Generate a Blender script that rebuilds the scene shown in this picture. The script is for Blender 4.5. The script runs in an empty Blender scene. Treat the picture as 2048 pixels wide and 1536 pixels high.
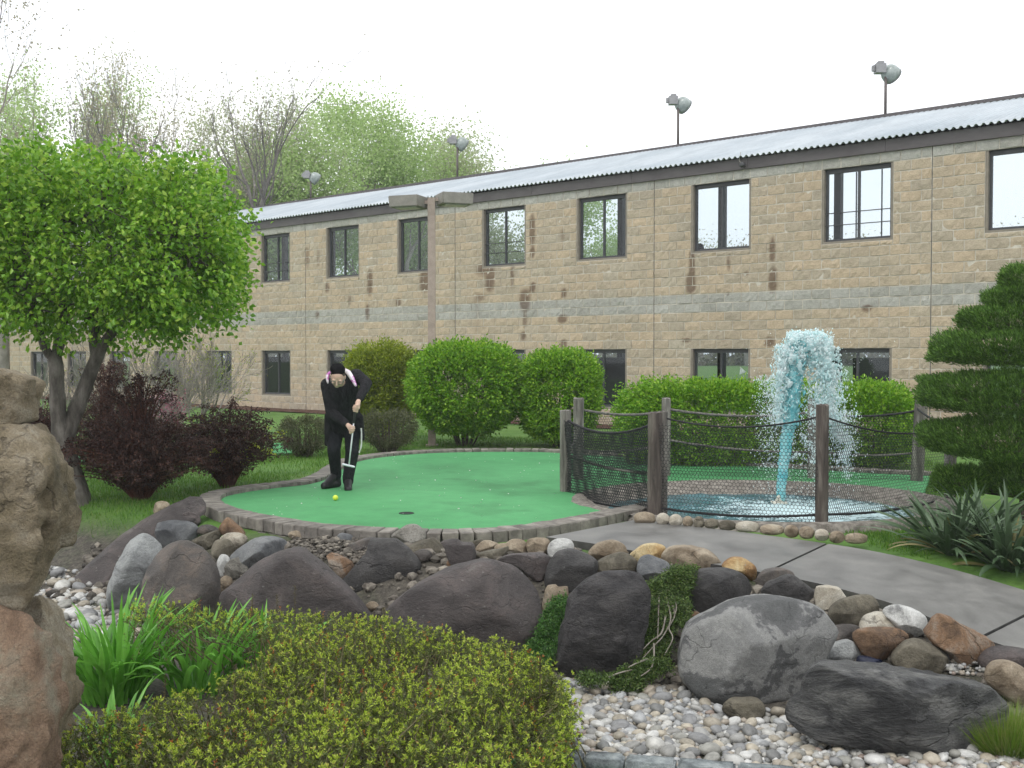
import bpy, bmesh, math, random
import numpy as np
from mathutils import Vector, Matrix, noise as mnoise
R0 = np.random.default_rng(7)
random.seed(7)
SC = bpy.context.scene
COL = SC.collection
# ------------------------------------------------------------------ camera, sky, sun, exposure
F, PITCH, CAMZ = 2160.0, 0.0271, 2.2
cam_d = bpy.data.cameras.new('camera')
cam = bpy.data.objects.new('camera', cam_d)
COL.objects.link(cam)
cam.location = (0, 0, CAMZ)
cam.rotation_euler = (math.pi/2 - PITCH, 0, 0)
cam_d.sensor_width = 36.0
cam_d.lens = F/2048*36.0
cam_d.clip_start = 0.05
cam_d.clip_end = 3000
SC.camera = cam
W_ = bpy.data.worlds.new('World')
SC.world = W_
W_.use_nodes = True
SUN_EL, SUN_ROT = math.radians(58), math.radians(208)
def build_world():
    nt = W_.node_tree
    n = nt.nodes
    n.clear()
    out = n.new('ShaderNodeOutputWorld')
    bg = n.new('ShaderNodeBackground')
    sky = n.new('ShaderNodeTexSky')
    sky.sky_type = 'NISHITA'
    sky.sun_disc = False
    sky.sun_elevation = SUN_EL
    sky.sun_rotation = SUN_ROT
    sky.dust_density = 5
    tc = n.new('ShaderNodeTexCoord')
    mp = n.new('ShaderNodeMapping')
    mp.inputs['Scale'].default_value = (1.2, 1.2, 3.5)
    nz = n.new('ShaderNodeTexNoise')
    nz.inputs['Scale'].default_value = 1.6
    nz.inputs['Detail'].default_value = 5
    rp = n.new('ShaderNodeValToRGB')
    rp.color_ramp.elements[0].position = .3
    rp.color_ramp.elements[0].color = (.80, .85, .90, 1)
    rp.color_ramp.elements[1].position = .7
    rp.color_ramp.elements[1].color = (1.0, 1.0, 1.0, 1)
    sc = n.new('ShaderNodeVectorMath')
    sc.operation = 'SCALE'
    sc.inputs['Scale'].default_value = 10.5
    mx = n.new('ShaderNodeMix')
    mx.data_type = 'RGBA'
    mx.inputs['Factor'].default_value = .93
    L = nt.links.new
    L(tc.outputs['Generated'], mp.inputs['Vector'])
    L(mp.outputs['Vector'], nz.inputs['Vector'])
    L(nz.outputs['Fac'], rp.inputs['Fac'])
    L(rp.outputs['Color'], sc.inputs[0])
    L(sky.outputs['Color'], mx.inputs[6])
    L(sc.outputs['Vector'], mx.inputs[7])
    L(mx.outputs[2], bg.inputs['Color'])
    bg.inputs['Strength'].default_value = .142
    L(bg.outputs['Background'], out.inputs['Surface'])
build_world()
sun_d = bpy.data.lights.new('sun', 'SUN')
sun_d.energy = 1.1
sun_d.angle = math.radians(25)
sun_d.color = (1, .97, .92)
sun = bpy.data.objects.new('sun', sun_d)
COL.objects.link(sun)
sun.rotation_euler = (math.pi/2 - SUN_EL, 0, math.radians(-28))
SC.view_settings.view_transform = 'Standard'
SC.view_settings.look = 'None'
SC.view_settings.exposure = 0.2
SC.view_settings.gamma = 1.0
SC.view_settings.use_curve_mapping = False
SC.render.engine = 'CYCLES'
SC.cycles.max_bounces = 6
SC.cycles.volume_bounces = 0
SC.cycles.transparent_max_bounces = 12
SC.cycles.use_adaptive_sampling = True

NUMW = ['first', 'second', 'third', 'fourth', 'fifth', 'sixth', 'seventh', 'eighth', 'ninth', 'tenth', 'eleventh', 'twelfth', 'thirteenth', 'last']
# ------------------------------------------------------------------ geometry helpers
CP, SP = math.cos(PITCH), math.sin(PITCH)
def ray(px, py):
    x = (px-1024)/F
    y = -(py-768)/F
    return np.array([x, CP + y*SP, -SP + y*CP])
def W(px, py, Y):
    d = ray(px, py)
    return np.array([0, 0, CAMZ]) + d*(Y/d[1])
def atz(px, py, z):
    d = ray(px, py)
    return np.array([0, 0, CAMZ]) + d*((z-CAMZ)/d[2])
XL = np.array([-30, -6, -3.7, -2.5, -1, .4, 1.5, 2.4, 3, 5, 30.])
YLOW = np.array([12., 10.6, 9.6, 8.8, 7.9, 7.2, 6.9, 6.5, 6.2, 5.6, 2.])
YUP = np.array([14., 13, 11.4, 10.2, 9.15, 9.0, 8.45, 7.7, 7.3, 6.6, 3.])
def G(x, y):
    x = np.asarray(x, float)
    y = np.asarray(y, float)
    lo = np.interp(x, XL, YLOW)
    up = np.interp(x, XL, YUP)
    t = np.clip((y-lo)/(up-lo), 0, 1)
    t = t*t*(3-2*t)
    zu = .56 - .17*np.maximum(0, x-1.1)*np.clip((9.6-y)/2.6, 0, 1)
    zu = zu - .06*np.clip((y-18)/12, 0, 1) + .012*np.sin(1.3*x+.4*y)*np.cos(.9*y)
    z = np.maximum(t*zu, 0) + .008*np.sin(3*x)*np.sin(2.3*y+x)
    e = np.hypot((x-2.72)/1.98, (y-11.75)/1.70)
    return z - .30*np.clip((1.0-e)/.12, 0, 1)
def hit(px, py, off=0.0):
    d = ray(px, py)
    t = 3.0
    o = np.array([0, 0, CAMZ])
    while t < 120:
        p = o + d*t
        if p[2] <= G(p[0], p[1]) + off:
            a, b = t-.1, t
            for _ in range(20):
                m = (a+b)/2
                p = o+d*m
                if p[2] <= G(p[0], p[1])+off:
                    b = m
                else:
                    a = m
            return o+d*b
        t += .1
    return o+d*t
def setp(o, label=None, cat=None, group=None, kind=None):
    if label: o['label'] = label
    if cat: o['category'] = cat
    if group: o['group'] = group
    if kind: o['kind'] = kind
    return o
def link(name, data, parent=None, mat=None):
    o = bpy.data.objects.new(name, data)
    COL.objects.link(o)
    if parent is not None:
        o.parent = parent
    if mat is not None and data is not None and len(data.materials) == 0:
        data.materials.append(mat)
    return o
def empty(name, loc=(0, 0, 0), rz=0):
    o = bpy.data.objects.new(name, None)
    COL.objects.link(o)
    o.location = loc
    o.rotation_euler = (0, 0, rz)
    o.empty_display_size = .1
    return o
def npmesh(name, V, Fs, smooth=False):
    """V (n,3); Fs (m,k) array or list of such arrays"""
    if not (isinstance(Fs, (list, tuple)) and len(Fs) and np.ndim(Fs[0]) == 2):
        Fs = [np.asarray(Fs)]
    G_ = []
    for f in Fs:
        f = np.asarray(f, dtype=np.int32)
        if len(f) and f.shape[1] == 4:
            dg = f[:, 0] == f[:, 3]
            G_ += [f[~dg], f[dg][:, :3]]
        else:
            G_.append(f)
    Fs = [f for f in G_ if len(f)]
    me = bpy.data.meshes.new(name)
    V = np.asarray(V, dtype=np.float32)
    me.vertices.add(len(V))
    me.vertices.foreach_set('co', V.ravel())
    idx = np.concatenate([f.ravel() for f in Fs])
    tot = np.concatenate([np.full(len(f), f.shape[1], np.int32) for f in Fs])
    st = np.concatenate([[0], np.cumsum(tot)[:-1]]).astype(np.int32)
    me.loops.add(len(idx))
    me.loops.foreach_set('vertex_index', idx)
    me.polygons.add(len(tot))
    me.polygons.foreach_set('loop_start', st)
    me.polygons.foreach_set('loop_total', tot)
    me.polygons.foreach_set('use_smooth', np.full(len(tot), bool(smooth)))
    me.update(calc_edges=True)
    me.validate()
    return me
def rebase(V, p):
    return np.asarray(V) - np.asarray(p)[None, :]
class MB:
    def __init__(s):
        s.V = []; s.Q = []; s.n = 0
    def add(s, V, Fq):
        V = np.asarray(V, float); Fq = np.asarray(Fq, int)
        s.V.append(V); s.Q.append(Fq + s.n); s.n += len(V)
        return s
    def box(s, x0, x1, y0, y1, z0, z1):
        V = [(x, y, z) for z in (z0, z1) for y in (y0, y1) for x in (x0, x1)]
        return s.add(V, [(0, 2, 3, 1), (4, 5, 7, 6), (0, 1, 5, 4), (2, 6, 7, 3), (0, 4, 6, 2), (1, 3, 7, 5)])
    def mesh(s, name, smooth=False):
        groups = {}
        for q in s.Q:
            groups.setdefault(q.shape[1], []).append(q)
        return npmesh(name, np.concatenate(s.V), [np.concatenate(g) for g in groups.values()], smooth)
def tube(pts, rad, sides=6, cap=True):
    pts = np.asarray(pts, float)
    n = len(pts)
    rad = np.broadcast_to(np.asarray(rad, float), (n,))
    T = np.gradient(pts, axis=0)
    T /= np.linalg.norm(T, axis=1)[:, None] + 1e-12
    a = np.array([0, 0, 1.]) if abs(T[0][2]) < .9 else np.array([1., 0, 0])
    A = np.cross(T, a)
    A /= np.linalg.norm(A, axis=1)[:, None] + 1e-12
    B = np.cross(T, A)
    th = np.linspace(0, 2*math.pi, sides, endpoint=False)
    V = pts[:, None, :] + rad[:, None, None]*(np.cos(th)[None, :, None]*A[:, None, :] + np.sin(th)[None, :, None]*B[:, None, :])
    V = V.reshape(-1, 3)
    i = np.arange(n-1)[:, None]*sides
    j = np.arange(sides)[None, :]
    k = (j+1) % sides
    Q = np.stack([i+j, i+k, i+sides+k, i+sides+j], -1).reshape(-1, 4)
    if cap:
        V = np.concatenate([V, pts[:1], pts[-1:]])
        c0, c1 = n*sides, n*sides+1
        Q = np.concatenate([Q, [(c0, (q+1) % sides, q, c0) for q in range(sides)], [(c1, (n-1)*sides+q, (n-1)*sides+(q+1) % sides, c1) for q in range(sides)]])
    return V, Q
def tubes(mb, lst, sides=5):
    for pts, rad in lst:
        V, Q = tube(pts, rad, sides, cap=False)
        mb.add(V, Q)
def rdir(rng, n):
    v = rng.normal(size=(n, 3))
    return v/np.linalg.norm(v, axis=1)[:, None]
def unit(v):
    v = np.asarray(v, float)
    return v/(np.linalg.norm(v, axis=-1)[..., None]+1e-12)
def leaves(P, D, L, Wd, rng, fold=.15, mid=.45):
    N = len(P)
    D = unit(D)
    L = np.broadcast_to(np.asarray(L, float), (N,))[:, None]
    Wd = np.broadcast_to(np.asarray(Wd, float), (N,))[:, None]
    S = unit(np.cross(D, rdir(rng, N)))
    Nn = np.cross(S, D)
    m = P + D*L*mid
    V = np.stack([P, m + S*Wd*.5 + Nn*Wd*fold, P + D*L, m - S*Wd*.5 + Nn*Wd*fold], 1).reshape(-1, 3)
    b = np.arange(N)[:, None]*4
    return V, np.concatenate([b, b+1, b+2, b+3], 1)
def lump(d, rng, k=5, n=10):
    out = np.zeros(len(d))
    for _ in range(n):
        w = rng.normal(size=3)*k
        out += np.sin(d@w + rng.uniform(0, 6.28))
    return out/math.sqrt(n)
def poly_in(poly, P):
    x, y = P[:, 0], P[:, 1]
    ins = np.zeros(len(P), bool)
    n = len(poly)
    for i in range(n):
        x0, y0 = poly[i]
        x1, y1 = poly[(i+1) % n]
        c = ((y0 > y) != (y1 > y)) & (x < (x1-x0)*(y-y0)/((y1-y0) if y1 != y0 else 1e-9)+x0)
        ins ^= c
    return ins
def resample(pts, step, closed=False):
    pts = np.asarray(pts, float)
    if closed:
        pts = np.vstack([pts, pts[:1]])
    d = np.concatenate([[0], np.cumsum(np.linalg.norm(np.diff(pts, axis=0), axis=1))])
    n = max(2, int(round(d[-1]/step))+1)
    t = np.linspace(0, d[-1], n)
    return np.stack([np.interp(t, d, pts[:, i]) for i in range(pts.shape[1])], 1)
def smooth_poly(pts, n=8, closed=False):
    """Catmull-Rom through the points"""
    P = np.asarray(pts, float)
    N = len(P)
    out = []
    rng_ = range(N if closed else N-1)
    for i in rng_:
        if closed:
            p0, p1, p2, p3 = P[(i-1) % N], P[i], P[(i+1) % N], P[(i+2) % N]
        else:
            p0, p1, p2, p3 = P[max(i-1, 0)], P[i], P[i+1], P[min(i+2, N-1)]
        for t in np.linspace(0, 1, n, endpoint=False):
            out.append(.5*((2*p1)+(-p0+p2)*t+(2*p0-5*p1+4*p2-p3)*t*t+(-p0+3*p1-3*p2+p3)*t**3))
    if not closed:
        out.append(P[-1])
    return np.array(out)

# ------------------------------------------------------------------ materials
def newmat(name):
    m = bpy.data.materials.new(name)
    m.use_nodes = True
    nt = m.node_tree
    b = nt.nodes['Principled BSDF']
    return m, nt, b
def ramp(nt, stops):
    r = nt.nodes.new('ShaderNodeValToRGB')
    e = r.color_ramp.elements
    while len(e) < len(stops):
        e.new(.5)
    for i, (p, c) in enumerate(stops):
        e[i].position = p
        e[i].color = (*c, 1)
    return r
def coords(nt, scale=(1, 1, 1), kind='Object', rnd=True):
    tc = nt.nodes.new('ShaderNodeTexCoord')
    mp = nt.nodes.new('ShaderNodeMapping')
    mp.inputs['Scale'].default_value = scale
    nt.links.new(tc.outputs[kind], mp.inputs['Vector'])
    if rnd:
        oi = nt.nodes.new('ShaderNodeObjectInfo')
        mu = nt.nodes.new('ShaderNodeMath')
        mu.operation = 'MULTIPLY'
        mu.inputs[1].default_value = 37.0
        nt.links.new(oi.outputs['Random'], mu.inputs[0])
        nt.links.new(mu.outputs[0], mp.inputs['Location'])
    return mp.outputs['Vector']
def noise_n(nt, vec, scale, detail=6, rough=.6, dist=0):
    n = nt.nodes.new('ShaderNodeTexNoise')
    n.inputs['Scale'].default_value = scale
    n.inputs['Detail'].default_value = detail
    n.inputs['Roughness'].default_value = rough
    n.inputs['Distortion'].default_value = dist
    nt.links.new(vec, n.inputs['Vector'])
    return n.outputs['Fac']
def math_n(nt, op, a, b=None, clamp=False):
    n = nt.nodes.new('ShaderNodeMath')
    n.operation = op
    n.use_clamp = clamp
    for i, v in enumerate((a, b)):
        if v is None: continue
        if isinstance(v, (int, float)):
            n.inputs[i].default_value = v
        else:
            nt.links.new(v, n.inputs[i])
    return n.outputs[0]
def mix_n(nt, fac, a, b, mode='MIX'):
    n = nt.nodes.new('ShaderNodeMix')
    n.data_type = 'RGBA'
    n.blend_type = mode
    for s, v in ((0, fac), (6, a), (7, b)):
        if isinstance(v, (int, float)):
            n.inputs[s].default_value = v
        elif isinstance(v, tuple):
            n.inputs[s].default_value = (*v, 1)
        else:
            nt.links.new(v, n.inputs[s])
    return n.outputs[2]
def bright(nt, col, fac):
    """multiply colour by a scalar socket"""
    n = nt.nodes.new('ShaderNodeVectorMath')
    n.operation = 'SCALE'
    nt.links.new(col, n.inputs[0])
    nt.links.new(fac, n.inputs['Scale'])
    return n.outputs['Vector']
def pmat(name, stops, scale=5, detail=6, rough=.7, bump=.3, bscale=None, isl=0, obj=0, stretch=(1, 1, 1), spec=.4, rv=0, dist=0, bdist=.02, speck=None, metal=0):
    m, nt, b = newmat(name)
    vec = coords(nt, stretch)
    f = noise_n(nt, vec, scale, detail, .62, dist)
    r = ramp(nt, [(.5+(p-.5)*.62, c) for p, c in stops])
    nt.links.new(f, r.inputs['Fac'])
    col = r.outputs['Color']
    f2 = noise_n(nt, vec, (bscale or scale*6), 5, .7)
    if speck:
        rp = ramp(nt, [(speck[0], (0, 0, 0)), (speck[0]+.08, (1, 1, 1))])
        nt.links.new(f2, rp.inputs['Fac'])
        col = mix_n(nt, rp.outputs['Color'], col, speck[1])
    fine = math_n(nt, 'ADD', math_n(nt, 'MULTIPLY', f2, .5), .75)
    col = bright(nt, col, fine)
    if isl:
        g = nt.nodes.new('ShaderNodeNewGeometry')
        k = math_n(nt, 'ADD', math_n(nt, 'MULTIPLY', g.outputs['Random Per Island'], 2*isl), 1-isl)
        col = bright(nt, col, k)
    if obj:
        g = nt.nodes.new('ShaderNodeObjectInfo')
        k = math_n(nt, 'ADD', math_n(nt, 'MULTIPLY', g.outputs['Random'], 2*obj), 1-obj)
        col = bright(nt, col, k)
    nt.links.new(col, b.inputs['Base Color'])
    if rv:
        k = math_n(nt, 'ADD', math_n(nt, 'MULTIPLY', f, rv*2), rough-rv, True)
        nt.links.new(k, b.inputs['Roughness'])
    else:
        b.inputs['Roughness'].default_value = rough
    b.inputs['Specular IOR Level'].default_value = spec
    b.inputs['Metallic'].default_value = metal
    if bump:
        bp = nt.nodes.new('ShaderNodeBump')
        bp.inputs['Strength'].default_value = bump
        bp.inputs['Distance'].default_value = bdist
        s = math_n(nt, 'ADD', f, f2)
        nt.links.new(s, bp.inputs['Height'])
        nt.links.new(bp.outputs['Normal'], b.inputs['Normal'])
    return m
def leafmat(name, stops, trans=.35, rough=.45, spec=.35):
    m, nt, b = newmat(name)
    g = nt.nodes.new('ShaderNodeNewGeometry')
    r = ramp(nt, stops)
    nt.links.new(g.outputs['Random Per Island'], r.inputs['Fac'])
    nt.links.new(r.outputs['Color'], b.inputs['Base Color'])
    b.inputs['Roughness'].default_value = rough
    b.inputs['Specular IOR Level'].default_value = spec
    t = nt.nodes.new('ShaderNodeBsdfTranslucent')
    nt.links.new(r.outputs['Color'], t.inputs['Color'])
    mx = nt.nodes.new('ShaderNodeMixShader')
    mx.inputs[0].default_value = trans
    nt.links.new(b.outputs[0], mx.inputs[1])
    nt.links.new(t.outputs[0], mx.inputs[2])
    nt.links.new(mx.outputs[0], nt.nodes['Material Output'].inputs['Surface'])
    return m
def flat(name, c, rough=.6, spec=.4, metal=0):
    return pmat(name, [(.3, tuple(x*.88 for x in c)), (.7, tuple(x*1.1 for x in c))], scale=9, rough=rough, bump=.05, spec=spec, metal=metal)

# ------------------------------------------------------------------ ground
def ground():
    fx = np.arange(-9, 8.01, .11)
    xs = np.concatenate([[-240, -150, -80, -50, -34, -24, -18, -14, -11], fx, [9, 11, 14, 18, 24, 34, 50, 80, 150, 240]])
    fy = np.arange(3.5, 20.01, .11)
    ys = np.concatenate([[-40, -20, -5, 1, 2.5], fy, [20.5, 21.2, 22, 23, 24.5, 26, 28, 30, 33, 36, 40, 45, 52, 60, 75, 100, 150, 220, 320]])
    Xg, Yg = np.meshgrid(xs, ys)
    Z = G(Xg, Yg)
    V = np.stack([Xg, Yg, Z], -1).reshape(-1, 3)
    nx, ny = len(xs), len(ys)
    i = (np.arange(ny-1)[:, None]*nx + np.arange(nx-1)[None, :]).ravel()
    Q = np.stack([i, i+1, i+nx+1, i+nx], 1)
    me = npmesh('ground', V, Q, True)
    lo = np.interp(Xg, XL, YLOW).ravel()
    up = np.interp(Xg, XL, YUP).ravel()
    y = V[:, 1]
    wx = np.clip((V[:, 0]+3.0)/1.2, 0, 1)
    soil = 1 - np.clip((y-(lo*(.45-.4*wx)+up*(.55+.4*wx)))/(.5-.3*wx), 0, 1)
    ca = me.color_attributes.new('zone', 'FLOAT_COLOR', 'POINT')
    c = np.zeros((len(V), 4), np.float32)
    c[:, 0] = soil
    c[:, 3] = 1
    ca.data.foreach_set('color', c.ravel())
    m, nt, b = newmat('lawn_and_soil')
    vec = coords(nt, rnd=False)
    f = noise_n(nt, vec, 1.3, 6, .65)
    f2 = noise_n(nt, vec, 26, 5, .7)
    g = ramp(nt, [(.3, (.045, .105, .015)), (.5, (.075, .17, .02)), (.66, (.12, .21, .035)), (.78, (.10, .10, .04))])
    nt.links.new(f, g.inputs['Fac'])
    s = ramp(nt, [(.35, (.035, .03, .024)), (.65, (.10, .088, .07))])
    nt.links.new(f2, s.inputs['Fac'])
    at = nt.nodes.new('ShaderNodeAttribute')
    at.attribute_name = 'zone'
    sep = nt.nodes.new('ShaderNodeSeparateColor')
    nt.links.new(at.outputs['Color'], sep.inputs[0])
    k = math_n(nt, 'ADD', sep.outputs[0], math_n(nt, 'MULTIPLY', math_n(nt, 'SUBTRACT', f, .5), .9), True)
    col = mix_n(nt, k, g.outputs['Color'], s.outputs['Color'])
    col = bright(nt, col, math_n(nt, 'ADD', math_n(nt, 'MULTIPLY', f2, .8), .6))
    nt.links.new(col, b.inputs['Base Color'])
    b.inputs['Roughness'].default_value = .9
    bp = nt.nodes.new('ShaderNodeBump')
    bp.inputs['Strength'].default_value = .6
    bp.inputs['Distance'].default_value = .03
    nt.links.new(f2, bp.inputs['Height'])
    nt.links.new(bp.outputs['Normal'], b.inputs['Normal'])
    o = link('ground', me, None, m)
    setp(o, 'grassy ground sloping down to a gravel bed', 'ground', kind='structure')
ground()

# ------------------------------------------------------------------ the block building
BX0, BY0, BTH, BZ0 = -6.308, 33.085, .7072, 2.33
BL, BC = .4064, .2032
bld = empty('block_building', (BX0, BY0, BZ0), -BTH)
setp(bld, 'long two-storey tan block building with dark sliding windows and corrugated roof', 'building')
CB, SB = math.cos(BTH), math.sin(BTH)
def b_world(u, n, z):
    return np.array([BX0+CB*u+SB*n, BY0-SB*u+CB*n, BZ0+z])
def b_u(px, n=0.0):
    k = (px-1024)/F
    return (k*(BY0+CB*n)-(BX0+SB*n))/(CB+k*SB)
def b_inv(px, py):
    d = ray(px, py)
    # plane: points with n=0
    nn = np.array([SB, CB])
    t = (nn@np.array([BX0, BY0]))/(nn@d[:2])
    p = np.array([0, 0, CAMZ])+d*t
    return CB*(p[0]-BX0)-SB*(p[1]-BY0), p[2]-BZ0
U0, U1 = -49*BL, 58*BL
VB, VT = -9, 19
WIN = []      # (u0,u1,z0,z1,bay,idx,storey)
for bay in range(-3, 4):
    for i, (a, c) in enumerate(((2.4, 6.05), (10.0, 13.65))):
        ub = bay*15.5
        WIN.append(((ub+a)*BL, (ub+c)*BL, 10.5*BC, 18*BC, bay, i, 1))
        WIN.append(((ub+a)*BL, (ub+c)*BL, -7*BC, 0, bay, i, 0))
WIN = [w for w in WIN if w[1] < U1-.1 and w[0] > U0+.1]
STAINS = [  # px, py, half width px, half height px, strength
    (700, 600, 3, 10, .7), (655, 575, 4, 10, .8), (740, 565, 5, 24, .9), (735, 625, 4, 16, .8), (635, 630, 4, 9, .7), (615, 515, 5, 20, .6), (637, 515, 4, 20, .5),
    (850, 560, 8, 22, 1), (797, 605, 5, 8, .8), (965, 540, 14, 12, .7), (980, 555, 8, 26, 1), (1025, 545, 4, 30, .7), (1065, 460, 5, 30, .9), (1065, 505, 4, 10, 1), (1125, 470, 6, 14, .5),
    (1050, 600, 9, 20, 1), (1066, 575, 5, 10, 1), (1050, 640, 4, 14, .8), (1128, 585, 5, 9, .9), (1125, 638, 8, 8, 1), (1128, 690, 6, 10, .9), (955, 630, 9, 50, .35), (960, 595, 12, 9, .6), (1047, 673, 5, 9, .9),
    (1384, 530, 5, 26, 1), (1382, 567, 8, 18, 1.1), (1545, 500, 5, 22, 1), (1546, 560, 7, 22, 1.1), (1458, 525, 4, 16, .7), (1492, 549, 6, 5, .8), (1372, 682, 9, 5, .8), (1540, 685, 9, 9, 1),
    (1735, 618, 9, 6, 1.1), (1456, 588, 5, 5, .6), (1450, 680, 8, 6, .5), (895, 690, 5, 8, .4), (1318, 612, 3, 5, .5), (905, 555, 3, 6, .5)]
ST = []
for (px, py, hw, hh, s) in STAINS:
    u, z = b_inv(px, py)
    u2, _ = b_inv(px+hw, py)
    _, z2 = b_inv(px, py-hh)
    ST.append((u, z, abs(u2-u), abs(z2-z), s))
ST = np.array(ST)
def stain_at(u, z):
    d = np.abs(u[:, None]-ST[None, :, 0])/ST[None, :, 2]
    e = np.abs(z[:, None]-ST[None, :, 1])/ST[None, :, 3]
    v = ST[None, :, 4]*np.exp(-.6*d**2.0-.5*e**4)
    return np.minimum(v.max(1), 1.0)
def block_mat():
    m, nt, b = newmat('split_face_block')
    vec = coords(nt, rnd=False, kind='Generated')
    g = nt.nodes.new('ShaderNodeNewGeometry')
    vec = g.outputs['Position']
    at = nt.nodes.new('ShaderNodeAttribute')
    at.attribute_name = 'blk'
    sep = nt.nodes.new('ShaderNodeSeparateColor')
    nt.links.new(at.outputs['Color'], sep.inputs[0])
    f = noise_n(nt, vec, 9, 8, .72)
    f2 = noise_n(nt, vec, 38, 6, .75)
    tan = ramp(nt, [(.0, (.325, .282, .218)), (.45, (.378, .312, .228)), (.75, (.405, .325, .232)), (1, (.355, .314, .246))])
    nt.links.new(sep.outputs[0], tan.inputs['Fac'])
    gry = ramp(nt, [(.0, (.285, .28, .25)), (1, (.345, .34, .31))])
    nt.links.new(sep.outputs[0], gry.inputs['Fac'])
    col = mix_n(nt, sep.outputs[2], tan.outputs['Color'], gry.outputs['Color'])
    col = bright(nt, col, math_n(nt, 'ADD', math_n(nt, 'MULTIPLY', f, .8), .68))
    col = bright(nt, col, math_n(nt, 'ADD', math_n(nt, 'MULTIPLY', f2, .8), .64))
    big = noise_n(nt, vec, .7, 4, .6)
    col = bright(nt, col, math_n(nt, 'ADD', math_n(nt, 'MULTIPLY', big, .4), .82))
    st = math_n(nt, 'MULTIPLY', math_n(nt, 'SUBTRACT', math_n(nt, 'ADD', sep.outputs[1], math_n(nt, 'MULTIPLY', f, .9)), .70), 2.4, True)
    st = math_n(nt, 'MULTIPLY', st, .72)
    col = mix_n(nt, st, col, (.10, .055, .032))
    nt.links.new(col, b.inputs['Base Color'])
    b.inputs['Roughness'].default_value = .9
    b.inputs['Specular IOR Level'].default_value = .2
    bp = nt.nodes.new('ShaderNodeBump')
    bp.inputs['Strength'].default_value = .8
    bp.inputs['Distance'].default_value = .02
    nt.links.new(math_n(nt, 'ADD', f, f2), bp.inputs['Height'])
    nt.links.new(bp.outputs['Normal'], b.inputs['Normal'])
    return m
M_BLOCK = block_mat()
M_MORTAR = pmat('mortar', [(.3, (.42, .385, .32)), (.7, (.55, .515, .445))], scale=4, rough=.9, bump=.2)
M_FRAME = flat('dark_window_frame', (.05, .052, .056), .45)
M_JAMB = flat('jamb_concrete', (.22, .195, .16), .85)
M_FASCIA = pmat('fascia_metal', [(.3, (.075, .066, .068)), (.7, (.10, .09, .092))], scale=3, rough=.5, bump=.04, stretch=(.3, 1, 1))
M_ROOF = pmat('corrugated_roof', [(.3, (.33, .375, .41)), (.7, (.43, .47, .50))], scale=.8, rough=.45, bump=.05, stretch=(1, .2, 1), spec=.5, metal=.2)
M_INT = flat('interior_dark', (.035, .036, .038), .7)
M_SLAB = flat('interior_concrete', (.16, .155, .145), .8)
def glass_mat():
    m, nt, b = newmat('window_glass')
    nt.nodes.remove(b)
    tr = nt.nodes.new('ShaderNodeBsdfTransparent')
    tr.inputs['Color'].default_value = (.80, .84, .86, 1)
    gl = nt.nodes.new('ShaderNodeBsdfGlossy')
    gl.inputs['Roughness'].default_value = .02
    lw = nt.nodes.new('ShaderNodeLayerWeight')
    lw.inputs['Blend'].default_value = .5
    fk = math_n(nt, 'ADD', math_n(nt, 'MULTIPLY', math_n(nt, 'POWER', lw.outputs['Facing'], 4.0), .6), .03, True)
    mx = nt.nodes.new('ShaderNodeMixShader')
    nt.links.new(fk, mx.inputs[0])
    nt.links.new(tr.outputs[0], mx.inputs[1])
    nt.links.new(gl.outputs[0], mx.inputs[2])
    nt.links.new(mx.outputs[0], nt.nodes['Material Output'].inputs['Surface'])
    return m
M_GLASS = glass_mat()
NXB, NZB = 7, 4
def block_piece(u0, u1, z0, z1, gray, rng):
    """split-face block: rim ring set back to the mortar line, face uneven"""
    g = .0075
    u0 += g; u1 -= g; z0 += g; z1 -= g
    e = .012
    us = np.concatenate([[u0], np.linspace(u0+e*.4, u1-e*.4, NXB-1), [u1]])
    zs = np.concatenate([[z0], np.linspace(z0+e*.4, z1-e*.4, NZB-1), [z1]])
    Ug, Zg = np.meshgrid(us, zs)
    dep = np.full(Ug.shape, .0)
    inner = rng.normal(0, .004, size=(NZB-1, NXB-1)) - .006 - .008*rng.random()
    # broken edges
    inner[0, :] += .006*rng.random(NXB-1)
    inner[-1, :] += .006*rng.random(NXB-1)
    dep[1:-1, 1:-1] = inner
    dep[0, :] = dep[-1, :] = .004
    dep[:, 0] = dep[:, -1] = .004
    V = np.stack([Ug, dep, Zg], -1).reshape(-1, 3)
    nx = NXB+1
    i = (np.arange(NZB)[:, None]*nx+np.arange(NXB)[None, :]).ravel()
    Q = np.stack([i, i+1, i+nx+1, i+nx], 1)
    return V, Q
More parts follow.
